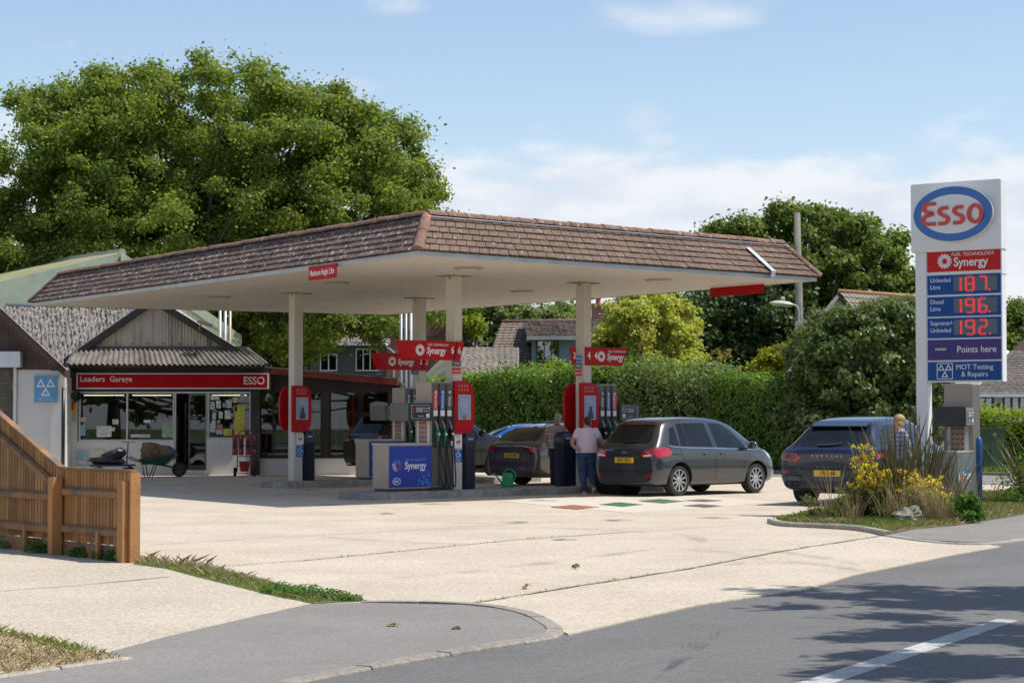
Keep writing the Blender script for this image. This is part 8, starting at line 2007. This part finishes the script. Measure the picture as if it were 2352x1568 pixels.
# ================================================================ PROPS, FENCE, GARDEN
M_cang = mat('can_green', (.008, .30, .085), .4, vs=4)
w = wpt(o1, loc_s(1166, o1, .1), .1)
T = thing('watering_can', 'bright green plastic watering can on the front pump island', 'watering can', (w.x, w.y, .145), R(-4))
b = MB(); loft(b, [(0, 0, 0, .115, .085), (0, 0, .02, .125, .092), (0, 0, .22, .118, .088), (0, 0, .27, .112, .085), (.01, 0, .30, .09, .07)], 20); b.build('can_body', M_cang, T, auto=35)
MB().tube(smooth_path([(-.10, 0, .05), (-.19, 0, .18), (-.27, 0, .27)], 4), [.026, .024, .022, .02, .018, .017, .016, .015, .014], 10).lathe([(.0001, 0), (.02, 0), (.034, .035), (.0001, .045)], n=14, M=Matrix.Translation((-.27, 0, .27)) @ Matrix.Rotation(R(-45), 4, 'Y')).build('spout', M_cang, T, True)
MB().tube(smooth_path([(-.10, 0, .27), (-.02, 0, .38), (.10, 0, .36), (.17, 0, .26), (.12, 0, .12)], 5), .014, 8).build('handle', M_cang, T, True)
# wheelbarrow with sacks
gx = lambda px, D: at(px, 960, D).x
bx0 = gx(366, 55.4)
T = thing('wheelbarrow', 'dark green wheelbarrow outside the shop window loaded with brown sacks', 'wheelbarrow', (bx0, 55.4, 0))
b = MB(); vs = [(-.42, -.28, .34), (.20, -.20, .34), (.20, .20, .34), (-.42, .28, .34), (-.50, -.34, .48), (.50, -.30, .62), (.50, .30, .62), (-.50, .34, .48)]
b.add(vs + [(x * .96, y * .94, z + .02) for x, y, z in vs], [(0, 3, 2, 1), (0, 1, 5, 4), (1, 2, 6, 5), (2, 3, 7, 6), (3, 0, 4, 7), (8, 9, 10, 11), (8, 12, 13, 9), (9, 13, 14, 10), (10, 14, 15, 11), (11, 15, 12, 8), (4, 5, 13, 12), (5, 6, 14, 13), (6, 7, 15, 14), (7, 4, 12, 15)])
b.build('tray', mat('barrow_green', (.012, .06, .03), .5, vs=5, var=.3), T, bevel=0)
M_bfr = mat('barrow_frame', (.03, .03, .03), .5)
for s in (-1, 1): 
    MB().tube(smooth_path([(.62, s * .05, .20), (.2, s * .2, .30), (-.5, s * .27, .42), (-.85, s * .29, .56)], 3), .016, 8).build('handle', M_bfr, T, True)
    MB().tube([(-.1, s * .22, .33), (-.22, s * .24, .0), (-.35, s * .24, .0), (-.42, s * .25, .38)], .014, 8).build('leg', M_bfr, T, True)
wz = MB().lathe([(.12, -.04), (.19, -.045), (.20, 0), (.19, .045), (.12, .04)], (0, 0, 0), 28, M=Matrix.Translation((.55, 0, .20)) @ Matrix.Rotation(R(90), 4, 'X'), closed=True).build('wheel', M_tyre, T, True)
MB().lathe([(.0001, -.03), (.12, -.03), (.12, .03), (.0001, .03)], (0, 0, 0), 20, M=Matrix.Translation((.55, 0, .20)) @ Matrix.Rotation(R(90), 4, 'X')).build('hub', M_bfr, wz, auto=40)
M_sack = mat('brown_sack', (.20, .10, .045), .6, vs=9, var=.45, bump=.8, bs=12, c2=(.05, .03, .02), c2s=6, c2t=(.55, .6))
M_sackb = mat('black_sack', (.015, .015, .016), .35, vs=6, var=.3, bump=.9, bs=10, c2=(.14, .08, .05), c2s=3, c2t=(.6, .65))
def sack(label, x, y, z, sx, sy, sz, m, sd, tilt=0):
    T = MB(); T.sph((0, 0, 0), 1, 14); rg = np.random.default_rng(sd); ph = rg.uniform(0, 6, 6)
    vs = []
    for (a, c, d) in T.v:
        q = max(abs(a), abs(c), abs(d)); k = (abs(a) ** 3 + abs(c) ** 3 + abs(d) ** 3) ** (-1 / 3); u = 1 + .06 * math.sin(7 * a + ph[0]) * math.cos(6 * d + ph[1]) + .05 * math.sin(11 * d + ph[2])
        vs.append((a * k * sx * u, c * k * sy * u, d * k * sz * u))
    T.v = vs; o = T.build('sack', m, None, True); o.location = (x, y, z); o.rotation_euler = (0, tilt, rg.uniform(-.3, .3))
    tag(o, label, 'sack', 'fuel sacks outside the shop'); return o
sack('bulging brown paper sack lying at the left in the green wheelbarrow', bx0 - .20, 55.4, .68, .30, .25, .27, M_sack, 1, .1)
sack('smaller brown sack slumped at the right in the green wheelbarrow', bx0 + .20, 55.4, .66, .26, .22, .18, M_sack, 2, .35)
sack('blue and white folded bag at the front rim of the green wheelbarrow', bx0 + .36, 55.3, .66, .10, .14, .10, mat('blue_bag', (.05, .09, .2), .5, vs=12, var=.6), 3)
cx0 = gx(268, 55.3)
T = thing('hand_cart', 'low cart with blue upright handle loaded with black sacks left of the wheelbarrow', 'cart', (cx0, 55.3, 0))
MB().box((-.1, 0, .32), (1.15, .6, .05)).build('platform', M_bfr, T, bevel=.005); MB().tube([(.28, 0, .32), (.32, 0, .95)], .022, 8).build('upright', mat('cart_blue', (.04, .14, .32), .4), T); MB().tube([(.14, 0, .96), (.50, 0, .96)], .018, 8).build('grip', mat('cart_grip', (.28, .12, .10), .5), T)
for sx in (-1, 1):
    for s in (-1, 1): MB().lathe([(.0001, -.03), (.13, -.03), (.14, 0), (.13, .03), (.0001, .03)], n=20, M=Matrix.Translation((sx * .42 - .1, s * .28, .14)) @ Matrix.Rotation(R(90), 4, 'X')).build('wheel', M_tyre, T, True)
sack('glossy black sack heaped highest on the low cart', cx0 - .08, 55.3, .58, .36, .25, .16, M_sackb, 4, -.35)
sack('flat black sack lying beneath the other on the low cart', cx0 - .25, 55.25, .44, .50, .26, .10, M_sackb, 5, .05)
# red sack truck display of screen wash
rx0 = gx(563, 55.6)
T = thing('red_trolley', 'red sack truck hung with red bottles outside the shop, beside the door', 'trolley', (rx0, 55.6, 0))
M_rtr = mat('trolley_red', (.36, .02, .025), .4, vs=4)
for s in (-1, 1):
    MB().tube(smooth_path([(s * .22, 0, .12), (s * .20, .02, .6), (s * .19, .06, 1.15), (s * .10, .07, 1.25), (0, .07, 1.27)], 3), .016, 8).build('side_rail', M_rtr, T, True)
    wq = MB().lathe([(.05, -.03), (.12, -.03), (.13, 0), (.12, .03), (.05, .03)], n=22, M=Matrix.Translation((s * .27, 0, .13)) @ Matrix.Rotation(R(90), 4, 'Y'), closed=True).build('wheel', M_tyre, T, True)
    MB().lathe([(.0001, -.02), (.055, -.02), (.055, .02), (.0001, .02)], n=16, M=Matrix.Translation((s * .27, 0, .13)) @ Matrix.Rotation(R(90), 4, 'Y')).build('hub', M_frame, wq, auto=40)
for z_ in (.30, .55, .85): MB().tube([(-.2, .03, z_), (.2, .03, z_)], .012, 8).build('cross_bar', M_rtr, T)
MB().box((0, -.15, .09), (.34, .28, .02)).build('toe_plate', M_rtr, T)
b = MB(); b.lathe([(.0001, 0), (.11, 0), (.15, .26), (.16, .28), (.14, .28), (.0001, .24)], (0, -.08, .14), 20); b.build('bucket', M_rtr, T, auto=40)
for k in range(4):
    o = thing('bottle_strip', ['leftmost', 'second', 'third', 'rightmost'][k] + ' strip of red and clear bottles hanging on the red sack truck', 'bottle strip', (rx0 - .27 + k * .18, 55.5, .60), group='bottle strips on the sack truck')
    MB().box((0, .02, .27), (.13, .02, .56)).build('strip', M_rtr if k % 2 == 0 else mat('strip_dark', (.06, .02, .04), .4), o, bevel=.004)
    for q in range(3): MB().lathe([(.0001, 0), (.045, 0), (.045, .11), (.02, .14), (.02, .16), (.0001, .16)], (0, -.04, .02 + q * .18), 10).build('bottle', mat('bottle_dark' if q % 2 else 'bottle_pink', (.10, .02, .05) if q % 2 else (.35, .06, .09), .2), o, True)
# ---- timber fence at the left
M_fb = mat('fence_boards', (.39, .19, .065), .75, vs=2.5, var=.22, bump=.3, bs=30, c2=(.24, .095, .03), c2s=2.2, c2t=(.55, .75), streak=(8, 8, .7))
_n = M_fb.node_tree.nodes; _l = M_fb.node_tree.links; _p = _n['Principled BSDF']; _src = _p.inputs['Base Color'].links[0].from_socket
_h = _n.new('ShaderNodeHueSaturation'); _g = _n.new('ShaderNodeNewGeometry'); _m = _n.new('ShaderNodeMapRange'); _m.inputs[3].default_value = .62; _m.inputs[4].default_value = 1.2
_l.new(_g.outputs['Random Per Island'], _m.inputs[0]); _l.new(_m.outputs[0], _h.inputs['Value']); _l.new(_src, _h.inputs['Color']); _l.new(_h.outputs[0], _p.inputs['Base Color'])
M_fr = mat('fence_rails', (.32, .16, .065), .8, vs=3, var=.2, c2=(.15, .11, .075), c2s=2.5, c2t=(.45, .6), bump=.3, bs=30)
M_fp = mat('fence_posts', (.42, .20, .068), .7, vs=2, var=.15, bump=.25, bs=30, c2=(.30, .12, .04), c2s=3, c2t=(.58, .7), streak=(5, 5, .8))
F0 = Vector((-4.20, 22.5, 0)); fd = Vector((-.635, .773, 0)); fn = Vector((-.773, -.635, 0)); fa = math.atan2(fd.y, fd.x)
T = thing('timber_fence', 'orange-brown boarded timber fence stepping down at the left edge of the picture', 'fence', F0, fa)
# local x runs away along the fence, local +y is the camera side
ny = 1 if (Matrix.Rotation(fa, 3, 'Z') @ Vector((0, 1, 0))).dot(fn) > 0 else -1
def ftop(t): return 1.0 if t < 1.72 else min(1.86, 1.0 + (t - 1.72) * .385)
rg = random.Random(8); b = MB(); t = .03
while t < 4.6:
    w_ = .078; z0_ = .17 + rg.uniform(-.004, .004); za, zb_ = ftop(t), ftop(t + w_)
    y0, y1 = -ny * .012, -ny * .030
    b.add([(t, y0, z0_), (t + w_ * .93, y0 - ny * .004, z0_), (t + w_ * .93, y0 - ny * .004, zb_), (t, y0, za), (t, y1, z0_), (t + w_ * .93, y1, z0_), (t + w_ * .93, y1, zb_), (t, y1, za)], [(0, 1, 2, 3), (7, 6, 5, 4), (0, 4, 5, 1), (1, 5, 6, 2), (3, 2, 6, 7), (0, 3, 7, 4)])
    b.add([(t + w_ * .86, y1, z0_), (t + w_ * 1.08, y1 - ny * .001, z0_), (t + w_ * 1.08, y1 - ny * .001, zb_), (t + w_ * .86, y1, zb_)], [(0, 1, 2, 3)])
    t += w_
b.build('boarding', M_fb, T)
MB().b2((0, -.03, .0), (4.6, -ny * .005, .165)).build('gravel_board', M_fr, T)
def rail(a, c, za, zc, h=.095, d=.045):
    b = MB(); b.add([(a, 0, za - h), (c, 0, zc - h), (c, 0, zc), (a, 0, za), (a, ny * d, za - h), (c, ny * d, zc - h), (c, ny * d, zc - .03), (a, ny * d, za - .03)], [(0, 1, 2, 3), (7, 6, 5, 4), (0, 4, 5, 1), (1, 5, 6, 2), (3, 2, 6, 7), (0, 3, 7, 4)]); b.build('rail', M_fr, T, bevel=.004)
for (a, c, za, zc) in ((.12, 1.66, .80, .80), (.12, 1.66, .37, .37), (1.8, 4.6, .73, .73), (1.8, 4.6, .345, .345), (1.8, 3.98, .84, 1.68)): rail(a, c, za, zc)
for (a, c) in ((-.03, 1.72), (1.70, 3.96), (3.94, 4.6)):
    za, zc = ftop(max(a, 0)), ftop(c); b = MB(); b.add([(a, -.045, za), (c, -.045, zc), (c, .045, zc), (a, .045, za), (a, -.045, za + .03), (c, -.045, zc + .03), (c, .045, zc + .03), (a, .045, za + .03)], [(0, 1, 2, 3), (7, 6, 5, 4), (0, 4, 5, 1), (1, 5, 6, 2), (3, 2, 6, 7), (0, 3, 7, 4)]); b.build('capping', M_fr, T, bevel=.004)
for (t_, h, w_) in ((.06, .90, .12), (1.73, .91, .12), (4.0, .95, .12)):
    MB().box((t_, ny * .075, h / 2 - .02), (w_, .13, h + .04)).build('post', M_fp, T, bevel=.005)
MB().box((-.03, ny * .0, .5), (.035, .13, 1.0)).build('end_post', M_fp, T, bevel=.004)
for t_ in (.75, 2.6): MB().box((t_, ny * .03, .15), (.06, .045, .34)).build('peg', M_fp, T)
# ---- weeds and grass
Lz = lambda P: [tuple(G(*p)[:2]) for p in P]
strip_poly = Lz([(318, 1285), (400, 1293), (480, 1303), (560, 1322), (640, 1343), (740, 1363), (850, 1380), (720, 1386), (640, 1372), (560, 1352), (450, 1325), (380, 1306), (305, 1296)])
fpoly('grass_strip_soil', strip_poly, .007, M_grassbase)
strip_in = Lz([(322, 1286), (400, 1294), (480, 1304), (560, 1323), (640, 1346), (740, 1367), (830, 1380), (720, 1384), (640, 1370), (560, 1350), (450, 1322), (380, 1304), (312, 1294)])
grass('grass_tufts', [strip_in], 2000, .04, L_grass, 81, .005, .8, .0035)
grass('grass_tufts', [strip_in], 700, .045, L_drygrass, 85, .005, .9, .003)
grass('grass_tufts', [Lz([(318, 1285), (420, 1296), (520, 1318), (500, 1330), (400, 1308), (310, 1296)])], 160, .13, L_drygrass, 82, .005, .8, .002)
grass('dry_grass', [Lz([(-300, 1430), (0, 1449), (174, 1489), (240, 1506), (300, 1515), (0, 1556), (-300, 1600)])], 900, .035, L_drygrass, 83, .012, .9, .004)
grass('dry_grass', [Lz([(0, 1449), (174, 1489), (240, 1506), (232, 1511), (150, 1495), (0, 1462)])], 1500, .05, L_grass, 84, .012, .7, .004)
M_fennel = leaf_mat('weed_leaves', (.03, .075, .012), (.07, .15, .02), (.12, .2, .03), trans=.3)
def weed(label, px, py, r, h, n, seed, m=None, leaf=.05, name='weed_clump', cat='weed', group='weeds growing at the fence foot', pos=None, z=0):
    p = pos or G(px, py); rng = np.random.default_rng(seed); T = thing(name, label, cat, (p.x, p.y, z), group=group)
    d = unit(rng.normal(0, 1, (n, 3))); d[:, 2] = np.abs(d[:, 2]); P = d * np.array([r, r, h]) * (rng.uniform(.1, 1, (n, 1)) ** .5); P[:, 2] += .01
    leaves('leaves', P, d + [0, 0, .6], leaf, m or M_fennel, T, rng, .6)
    b = MB()
    for k in range(9): q = Vector(P[k * (n // 10)]); b.tube([(0, 0, 0), tuple(q * .5 + Vector((0, 0, .02))), tuple(q)], .003, 5)
    b.build('stems', M_fennel, T); return T
for k, (px, py, r, h, n) in enumerate(((40, 1258, .30, .10, 420), (15, 1240, .10, .32, 200), (100, 1268, .26, .17, 420), (175, 1277, .12, .10, 150), (192, 1279, .12, .12, 170), (235, 1283, .14, .13, 190), (258, 1287, .10, .12, 160))):
    weed(['creeping low weeds at the far left foot of the fence', 'upright leafy weed climbing the boards at the left picture edge', 'leafy green weed clump left of the near fence post', 'small weed just right of the near fence post', 'pair-leaved weed under the middle of the end panel', 'nettle-like weed clump near the end post', 'lush weed beside the dandelion'][k], px, py, r, h, n, 90 + k)
dp = G(292, 1290); T = weed('flowering dandelion with jagged leaves at the foot of the end post', 0, 0, .13, .16, 130, 99, leaf_mat('dandelion_leaves', (.07, .14, .01), (.12, .22, .02), trans=.4), .085, 'dandelion', 'dandelion', None, dp)
fl_ = MB(); fl_.lathe([(.0001, .012), (.022, .01), (.024, .0), (.0001, -.01)], (-.005, 0, .30), 12); ft = fl_.build('flower', mat('dandelion_yellow', (.75, .55, .01), .6), T, True)
MB().tube([(0, 0, 0), (.012, 0, .15), (-.005, 0, .30)], .0035, 6).build('flower_stalk', M_fennel, T)
for k, (px, py, r, h, n) in enumerate(((640, 1362, .20, .10, 500), (700, 1370, .22, .11, 650), (760, 1376, .20, .09, 500), (800, 1379, .14, .06, 260))):
    weed(['leafy weed patch in the grass strip, furthest from the kerb', 'tallest leafy weed patch in the grass strip above the kerb', 'leafy weed patch just left of the kerb stones', 'low weed tuft at the tip of the grass strip by the kerb'][k], px, py, r, h, n, 110 + k, None, .03, group='weeds in the verge strip')
for k, (px, py) in enumerate(((1322, 1306), (1208, 1352), (905, 1440), (1050, 1447))):
    weed(['little green seedling alone in the middle of the concrete', 'dry weed sprig in the diagonal joint of the concrete', 'withered leaf on the asphalt pavement, left of two', 'curled leaf on the asphalt pavement, right of two'][k], px, py, .05, .04 if k < 2 else .02, 14, 120 + k, M_fennel if k == 0 else L_drygrass, .045, group='stray sprigs and leaves on the paving')
# moss and weeds along the joints
jp = []
for (j, w) in JOINTS[:2]:
    for i in range(len(j) - 1):
        a, c = G(*j[i]), G(*j[i + 1]); d = (c - a).normalized(); n = Vector((-d.y, d.x, 0)) * .025; jp.append([(a + n)[:2], (c + n)[:2], (c - n)[:2], (a - n)[:2]])
grass('joint_weeds', jp, 330, .018, L_grass, 130, .004, .8, .006)
# ---- garden bed
bedpoly = Lz([(1778, 1198), (1850, 1207), (1961, 1213), (2035, 1226), (2100, 1216), (2200, 1207), (2352, 1182), (2600, 1146), (2600, 1128), (2352, 1131), (2255, 1136), (2120, 1150), (2000, 1160), (1880, 1182)])
grass('bed_grass', [bedpoly], 800, .07, L_grass, 140, .03, .7, .0035)
grass('bed_grass', [bedpoly], 350, .08, L_drygrass, 144, .03, .8, .0035)
grass('bed_grass', [Lz([(2230, 1190), (2600, 1140), (2600, 1128), (2352, 1131), (2240, 1140)])], 900, .08, L_lush, 141, .03, .6, .004)
grass('bed_grass', [Lz([(1800, 1200), (1900, 1208), (2000, 1216), (2100, 1212), (2100, 1190), (1880, 1180)])], 800, .08, L_lush, 142, .03, .7, .0035)
grass('bed_debris', [Lz([(2035, 1226), (2100, 1216), (2200, 1207), (2352, 1182), (2352, 1172), (2200, 1192), (2060, 1200)])], 900, .03, L_drygrass, 143, .03, 2.0, .006)
def blades_plant(name, label, pos, n, h, m, seed, w=.03, spread=.55, cat='plant', group=None, droop=.25, low=.5):
    """sword leaves fanning from the base: long tapering folded blades"""
    rng = np.random.default_rng(seed); T = thing(name, label, cat, tuple(pos), group=group); b = MB()
    for i in range(n):
        a = rng.uniform(0, 2 * math.pi); L = h * rng.uniform(low, 1.05); s = spread * rng.uniform(.1, 1); d = Vector((math.cos(a), math.sin(a), 0)); sd = Vector((-d.y, d.x, 0)); ww = w * rng.uniform(.7, 1.2)
        o = d * rng.uniform(.0, .14); pts = []; bend = droop * rng.uniform(0, 1.2)
        for k in range(6):
            t = k / 5; pts.append(o + d * (s * L * t + bend * L * t * t * .6) + Vector((0, 0, L * (t - bend * .35 * t * t * t))))
        tw = rng.uniform(-.8, .8)
        for k in range(5):
            wa = [ww * (1 - .15 * k), ww * (1.0 - .15 * (k + 1))] if k < 4 else [ww * .4, .002]
            sa = (sd * math.cos(tw) + d * math.sin(tw)); f = d * math.cos(tw) - sd * math.sin(tw)
            A, C_ = pts[k], pts[k + 1]
            b.add([A - sa * wa[0] / 2, A + f * wa[0] * .18, A + sa * wa[0] / 2, C_ + sa * wa[1] / 2, C_ + f * wa[1] * .18, C_ - sa * wa[1] / 2], [(0, 1, 4, 5), (1, 2, 3, 4)])
    me = bpy.data.meshes.new('blades'); me.from_pydata(b.v, [], b.f); me.materials.append(m); me.update(); link('blades', me, T); return T
L_phor = leaf_mat('flax_leaves', (.055, .055, .03), (.115, .105, .06), (.16, .12, .08), trans=.15, rough=.45, k=1.3)
for k, (px, D, n, h) in enumerate(((2062, 31.2, 66, 1.66), (2118, 31.4, 74, 1.80), (2168, 31.9, 40, 1.3), (2015, 31.9, 26, 1.4))):
    p = at(px, 960, D); blades_plant('flax_plant', ['spiky bronze-green flax in front of the blonde person', 'tallest spiky flax clump at the foot of the price sign', 'spiky flax leaning right beneath the price sign', 'sparse spiky flax beside the yellow-flowered shrub'][k], (p.x, p.y, .03), n, h, L_phor, 150 + k, .062, .40, 'plant', 'spiky flax plants')
for k, (px, D, n, h) in enumerate(((2372, 37, 70, 1.55), (2430, 38, 50, 1.5))):
    p = at(px, 960, D); blades_plant('flax_plant', ['spiky flax cut by the right picture edge', 'spiky flax just outside the right picture edge'][k], (p.x, p.y, .03), n, h, L_phor, 160 + k, .055, .8, 'plant', 'spiky flax plants')
p = at(2385, 1080, 37); weed('dark shrubby growth under the flax at the right picture edge', 0, 0, .9, 1.0, 2600, 165, L_laur, .06, 'shrub', 'shrub', None, Vector((p.x, p.y, 0)), .03)
L_yfl = leaf_mat('yellow_flowers', (.52, .42, .04), (.72, .58, .07), (.76, .64, .2), trans=.35, rough=.6, k=1.15)
L_gry = leaf_mat('grey_bush_leaves', (.05, .08, .025), (.10, .14, .045), (.15, .17, .06), trans=.3)
L_brn = leaf_mat('dead_brush', (.09, .06, .035), (.17, .12, .07), trans=.1)
def bush(label, px, D, rx, h, n, m, leaf, seed, name='shrub', z0=.03, ry=None, flowers=None, group='low shrubs in the garden bed'):
    c = at(px, 960, D); rng = np.random.default_rng(seed); T = thing(name, label, 'shrub', (c.x, c.y, z0), group=group)
    k = 26; cc = unit(rng.normal(0, 1, (k, 3))); cc[:, 2] = np.abs(cc[:, 2]); cc = cc * np.array([rx, ry or rx, h]) * rng.uniform(.35, .95, (k, 1)); rs = rng.uniform(.12, .26, k) * max(rx, h)
    P, N = clump_points(cc, rs, n // k, rng, .9, .4); P = P[P[:, 2] > 0]; N = N[:len(P)]
    leaves('foliage', P, N, leaf, m, T, rng, .8)
    b = MB()
    for q in cc[:14]: b.tube([(0, 0, 0), (q[0] * .5, q[1] * .5, q[2] * .45), tuple(q)], .006, 5)
    b.build('branches', M_bark, T)
    if flowers:
        kk, fs = flowers; top = cc[rng.integers(0, k, kk)] * rng.uniform(.9, 1.25, (kk, 1)) + rng.normal(0, .05, (kk, 3)); P, N = clump_points(top, np.full(kk, .055), 16, rng, .9, .6); P[:, 2] = np.maximum(P[:, 2], .05); leaves('flowers', P, N, fs, L_yfl, T, rng, .8)
    return T
bush('grey-green rounded bush at the left end of the flower bed', 1925, 31.3, .60, .62, 6500, L_gry, .04, 170)
bush('dark mixed bush in the middle of the flower bed behind the dry grass', 2000, 31.8, .70, .62, 6500, L_gry, .045, 171)
bush('upright small conifer-like shrub just below the flax', 2160, 33.0, .22, .85, 2600, leaf_mat('deep_green_needles', (.03, .07, .025), (.07, .13, .04), trans=.2), .03, 172, group=None)
bush('brown dead brush to the right of the dry grass clump', 2190, 31.2, .42, .50, 4200, L_brn, .035, 173)
bush('fresh green weeds tangled under the price sign', 2222, 31.0, .42, .55, 3600, M_fennel, .05, 174)
bush('green shrub left of the grey pump cabinet', 2110, 33.2, .6, .8, 4600, L_gry, .045, 175)
bush('leafy plant growing tight against the left post of the price sign', 2185, 32.6, .3, .62, 2200, M_fennel, .05, 176)
def fl_shrub(label, px, D, stems, seed, h, spr):
    c = at(px, 960, D); rng = np.random.default_rng(seed); T = thing('yellow_shrub', label, 'shrub', (c.x, c.y, .03), group='yellow flowering shrubs'); b = MB(); cs = []
    for k in range(stems):
        a = rng.uniform(0, 6.28); q = Vector((math.cos(a) * spr * rng.uniform(.1, 1), math.sin(a) * spr * rng.uniform(.1, 1) * .7, h * rng.uniform(.55, 1.0))); b.tube(smooth_path([(0, 0, 0), (q.x * .5, q.y * .5, q.z * .55), tuple(q)], 3), .005, 5)
        for t in (.55, .68, .8, .9, 1.0): cs.append(np.array([q.x * t, q.y * t, q.z * t]) + rng.normal(0, .03, 3))
    b.build('stems', L_brn, T); cs = np.array(cs)
    P, N = clump_points(cs, np.full(len(cs), .055), 15, rng, .9, .6); leaves('flowers', P, N, .042, L_yfl, T, rng, .8)
    P, N = clump_points(cs * [1, 1, .7], np.full(len(cs), .10), 13, rng, .9, .6); leaves('foliage', P, N, .04, L_gry, T, rng, .8); return T
fl_shrub('tall yellow-flowered shrub rising in front of the navy car', 1985, 31.5, 22, 180, 1.20, .22)
fl_shrub('broad yellow-flowered shrub filling the left middle of the bed', 2005, 31.2, 40, 181, .85, .42)
fl_shrub('yellow-flowered shrub in front of the flax leaves', 2085, 31.0, 26, 182, .80, .36)
fl_shrub('low yellow-flowered shrub at the foot of the price sign post', 2135, 30.8, 26, 183, .66, .30)
for k, (px, D, n, h, w_, sp) in enumerate(((1912, 31.0, 60, .95, .009, .5), (1960, 30.8, 70, .6, .008, .5), (2040, 30.6, 90, .75, .008, .4), (2075, 30.5, 100, .85, .008, .35), (2135, 30.3, 210, .85, .008, .22), (2160, 30.3, 130, .62, .008, .28), (2100, 31.4, 150, 1.0, .009, .5), (1890, 31.2, 50, .5, .008, .8), (2215, 31.4, 60, 1.05, .007, .35), (2240, 31.6, 50, .8, .006, .4))):
    p = at(px, 960, D); blades_plant('grass_clump', ['tall straw-coloured grass at the left end of the bed', 'short dry grass below the yellow flowers', 'dry grass tuft left of the rock', 'taller dry grass behind the rock', 'dense upright sheaf of straw grass right of the rock', 'spreading straw grass beside the dead brush', 'wispy tall grass among the flax leaves', 'thin drooping grass over the left end of the kerb', 'tall thin grass stems in front of the pump cabinet', 'fine seeding grass by the blue post'][k], (p.x, p.y, .03), n, h, L_drygrass, 190 + k, w_, sp, 'grass', 'dry grass clumps in the bed', .5, .45)
# rock
rk = at(2086, 960, 30.25); T = MB(); T.sph((0, 0, 0), 1, 18); rng = np.random.default_rng(3); vs = []
for v in T.v:
    a = Vector(v); n_ = 1 + .16 * math.sin(3 * a.x + 1) * math.cos(4 * a.y) + .10 * math.sin(9 * a.x + 5 * a.z) + .07 * math.sin(17 * a.y + 9 * a.x) + .05 * math.sin(23 * a.z); vs.append((a.x * n_ * .25, a.y * n_ * .2, a.z * n_ * .17))
T.v = vs; o = T.build('rock', mat('rock_stone', (.30, .28, .23), .95, vs=8, var=.3, bump=.9, bs=18, c2=(.14, .15, .08), c2s=7, c2t=(.5, .6)), None); o.location = (rk.x, rk.y, .10); tag(o, 'weathered grey rock at the front of the flower bed', 'rock')

bush('trailing green undergrowth at the front edge of the flower bed, left of the rock', 2040, 30.7, .42, .26, 3000, L_gry, .035, 177)
bush('low yellowish-green undergrowth between rock and price sign', 2150, 30.8, .50, .34, 3600, L_hyd, .035, 178)
